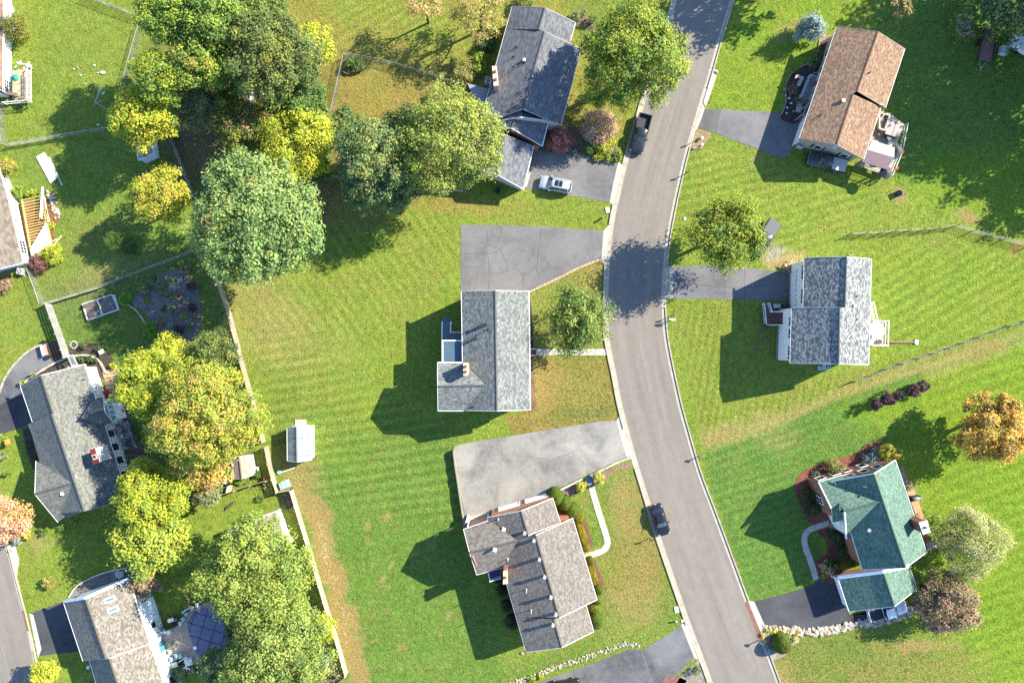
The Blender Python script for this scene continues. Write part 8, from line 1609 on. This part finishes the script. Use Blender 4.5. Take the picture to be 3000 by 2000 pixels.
for x, y, a_, c_, l_ in ((500, 122, 0, (.55, .65, .66), 'pale lounge seat at the top of the pool deck'), (450, 155, 1, (.6, .62, .64), 'small white chair left of the top lounge seat'), (390, 210, 1, (.5, .66, .64), 'white chair near the bend of the pool railing'), (365, 262, .7, (.4, .62, .6), 'teal chair beside the pool railing'), (338, 303, .4, (.6, .68, .7), 'pale chair at the middle of the pool railing'), (110, 410, .2, (.45, .62, .62), 'pale chair at the house end of the deck'), (150, 385, 1.2, (.4, .6, .58), 'teal chair second from the house wall'), (182, 382, 2, (.45, .66, .62), 'teal chair third from the house wall'), (230, 388, 2.6, (.6, .65, .7), 'white chair fourth from the house wall'), (240, 515, 0, (.08, .35, .22), 'dark green chair in the middle of the deck'), (236, 578, .2, (.55, .66, .62), 'pale armchair below the dark green chair'), (248, 650, .1, (.25, .45, .6), 'blue chair below the pale armchair'), (300, 615, .3, (.35, .6, .68), 'round backed blue chair right of the blue chair'), (340, 618, .5, (.35, .65, .55), 'mint chair beside the round backed blue chair')):
    patio_chair(*Z7(x, y), a_, l_+' by the pool', c_, D_, PZ2)
for x, y, l_ in ((155, 620, 'pale cushion nearest the house at the lower deck seating'), (172, 652, 'cushion just below the one nearest the house'), (188, 692, 'square cushion at the inner corner of the lower seating'), (215, 735, 'square cushion at the lower left of the seating row'), (270, 718, 'square cushion at the right end of the seating row')):
    t = thing('deck_cushion', l_, 'cushion', P(*Z7(x, y)), 'cushions on the lower deck'); obj('pad', MB().box(P(*Z7(x, y), PZ2+.35), (.8, .7, .14), .3), plain((.52, .50, .46), .7), t); obj('base', MB().box(P(*Z7(x, y), PZ2+.14), (.75, .65, .28), .3), WOODD, t)
t = thing('pool_ladder', 'white ladder frame and slide leaning at the lower edge of the pool deck', 'ladder', P(550, 1945))
for a_, b_ in (((345, 775), (440, 665)), ((385, 770), (385, 640)), ((360, 700), (430, 720)), ((355, 740), (420, 760)), ((300, 700), (385, 640))): obj('rail_tube', MB().tube(P(*Z7(*a_), 1.2), P(*Z7(*b_), 1.7), .05, n=6), WHITE, t)
obj('step_panel', MB().box(P(*Z7(405, 690), 1.5), (1.1, 1.1, .05), .3), plain((.45, .5, .5), .6), t); single('pool_net_box', MB().box(P(*Z7(470, 552), PZ2+.1), (.45, .45, .2), .2), WHITE, 'small white square skimmer lid at the left pool rim', 'lid')
t = thing('paver_pad', 'small pad of pale square pavers below the pool ladder', 'pavers', P(*Z7(420, 780)))
for i in range(3):
    for j in range(3): obj('paver', MB().box(P(*Z7(395+i*22+j*4, 760+j*20-i*6), .05), (.3, .28, .1), .3), stone((.36, .31, .28), (.48, .43, .40)), t)
t = thing('grill', 'barbecue grill outside the pool railing on the grass', 'grill', P(*Z7(240, 285))); obj('body', MB().box(P(*Z7(235, 285), .55), (1.1, .6, .9), .3), DARK, t); obj('hood', MB().box(P(*Z7(235, 283), 1.05), (.9, .55, .15), .3), METAL, t); obj('side_shelf', MB().box(P(*Z7(280, 280), .9), (.4, .5, .04), .3), GREY, t)
t = thing('pool_float', 'dark round bag on the ground at the lower right of the pool deck', 'bag', P(*Z7(520, 765))); obj('bag', MB().ball(P(*Z7(520, 765), .3), (.8, .5, .3), 12, 6, .06, 4), plain((.025, .02, .03), .6), t)
# walkway round the tan grey skylight house gable
t = thing('side_walk', 'dark curved side terrace with white kerb above the skylight house gable', 'terrace', P(300, 1720)); oc = smooth_line([(205, 1746), (225, 1718), (262, 1695), (310, 1676), (375, 1662), (394, 1672), (380, 1690), (300, 1715), (240, 1742)], 4, True); obj('paving', MB().prism([tuple(P(*p)[:2]) for p in oc], 0, .1), mulch((.08, .075, .07), (.15, .14, .13), (.24, .22, .2)), t)
L_ = resample([tuple(P(*p)[:2]) for p in smooth_line([(204, 1748), (224, 1718), (262, 1694), (310, 1675), (375, 1661)], 4)], 1.0)
for a_, b_ in zip(L_, L_[1:]): obj('kerb_block', MB().bar((*a_, .15), (a_[0]+(b_[0]-a_[0])*.97, a_[1]+(b_[1]-a_[1])*.97, .15), .12, .3), plain((.6, .6, .58), .7), t)
for x, y, l_ in ((346, 1680, 'blue grey bin at the upper end of the dark side terrace'), (354, 1682, 'white gas bottle next to the blue grey bin')): t = thing('yard_bin', l_, 'bin', P(x, y)); obj('body', MB().box(P(x, y, .5), (.35, .8, .9), .2), plain((.35, .4, .45) if x < 350 else (.65, .66, .68), .6), t); obj('lid', MB().box(P(x, y, .98), (.4, .85, .06), .2), METAL, t)
t = thing('hose_reel', 'white hose reel by the lower left wall of the skylight house', 'hose reel', P(258, 1953)); obj('reel', MB().tube(P(256, 1953, .3), P(262, 1953, .3), .22, n=10), WHITE, t); obj('stand', MB().box(P(259, 1955, .15), (.5, .3, .3)), METAL, t)
t = thing('sun_ornament', 'small round orange tree by the left edge driveway lawn', 'ornament', P(21, 1295)); obj('stake', MB().tube(P(21, 1295), P(21, 1295, 1.2), .03, n=5), METAL, t); obj('disc', MB().ball(P(21, 1295, 1.3), (.42, .42, .35), 12, 6, .1, 2), plain((.55, .20, .05), .7), t)
t = thing('garage_rail_post', 'concrete door track post at the grey garage corner beside the suv', 'post', P(1546, 550)); obj('base', MB().bar(P(1540, 548, .1), P(1553, 502, .1), .28, .12), CON2, t)
single('doghouse', MB().box(P(1459, 558, .4), (.7, .8, .8), -.2), DARK, 'black box in the shade below the garage roof corner', 'box')
tufts(150000, 3)
print('LEAVES', LEAFN)
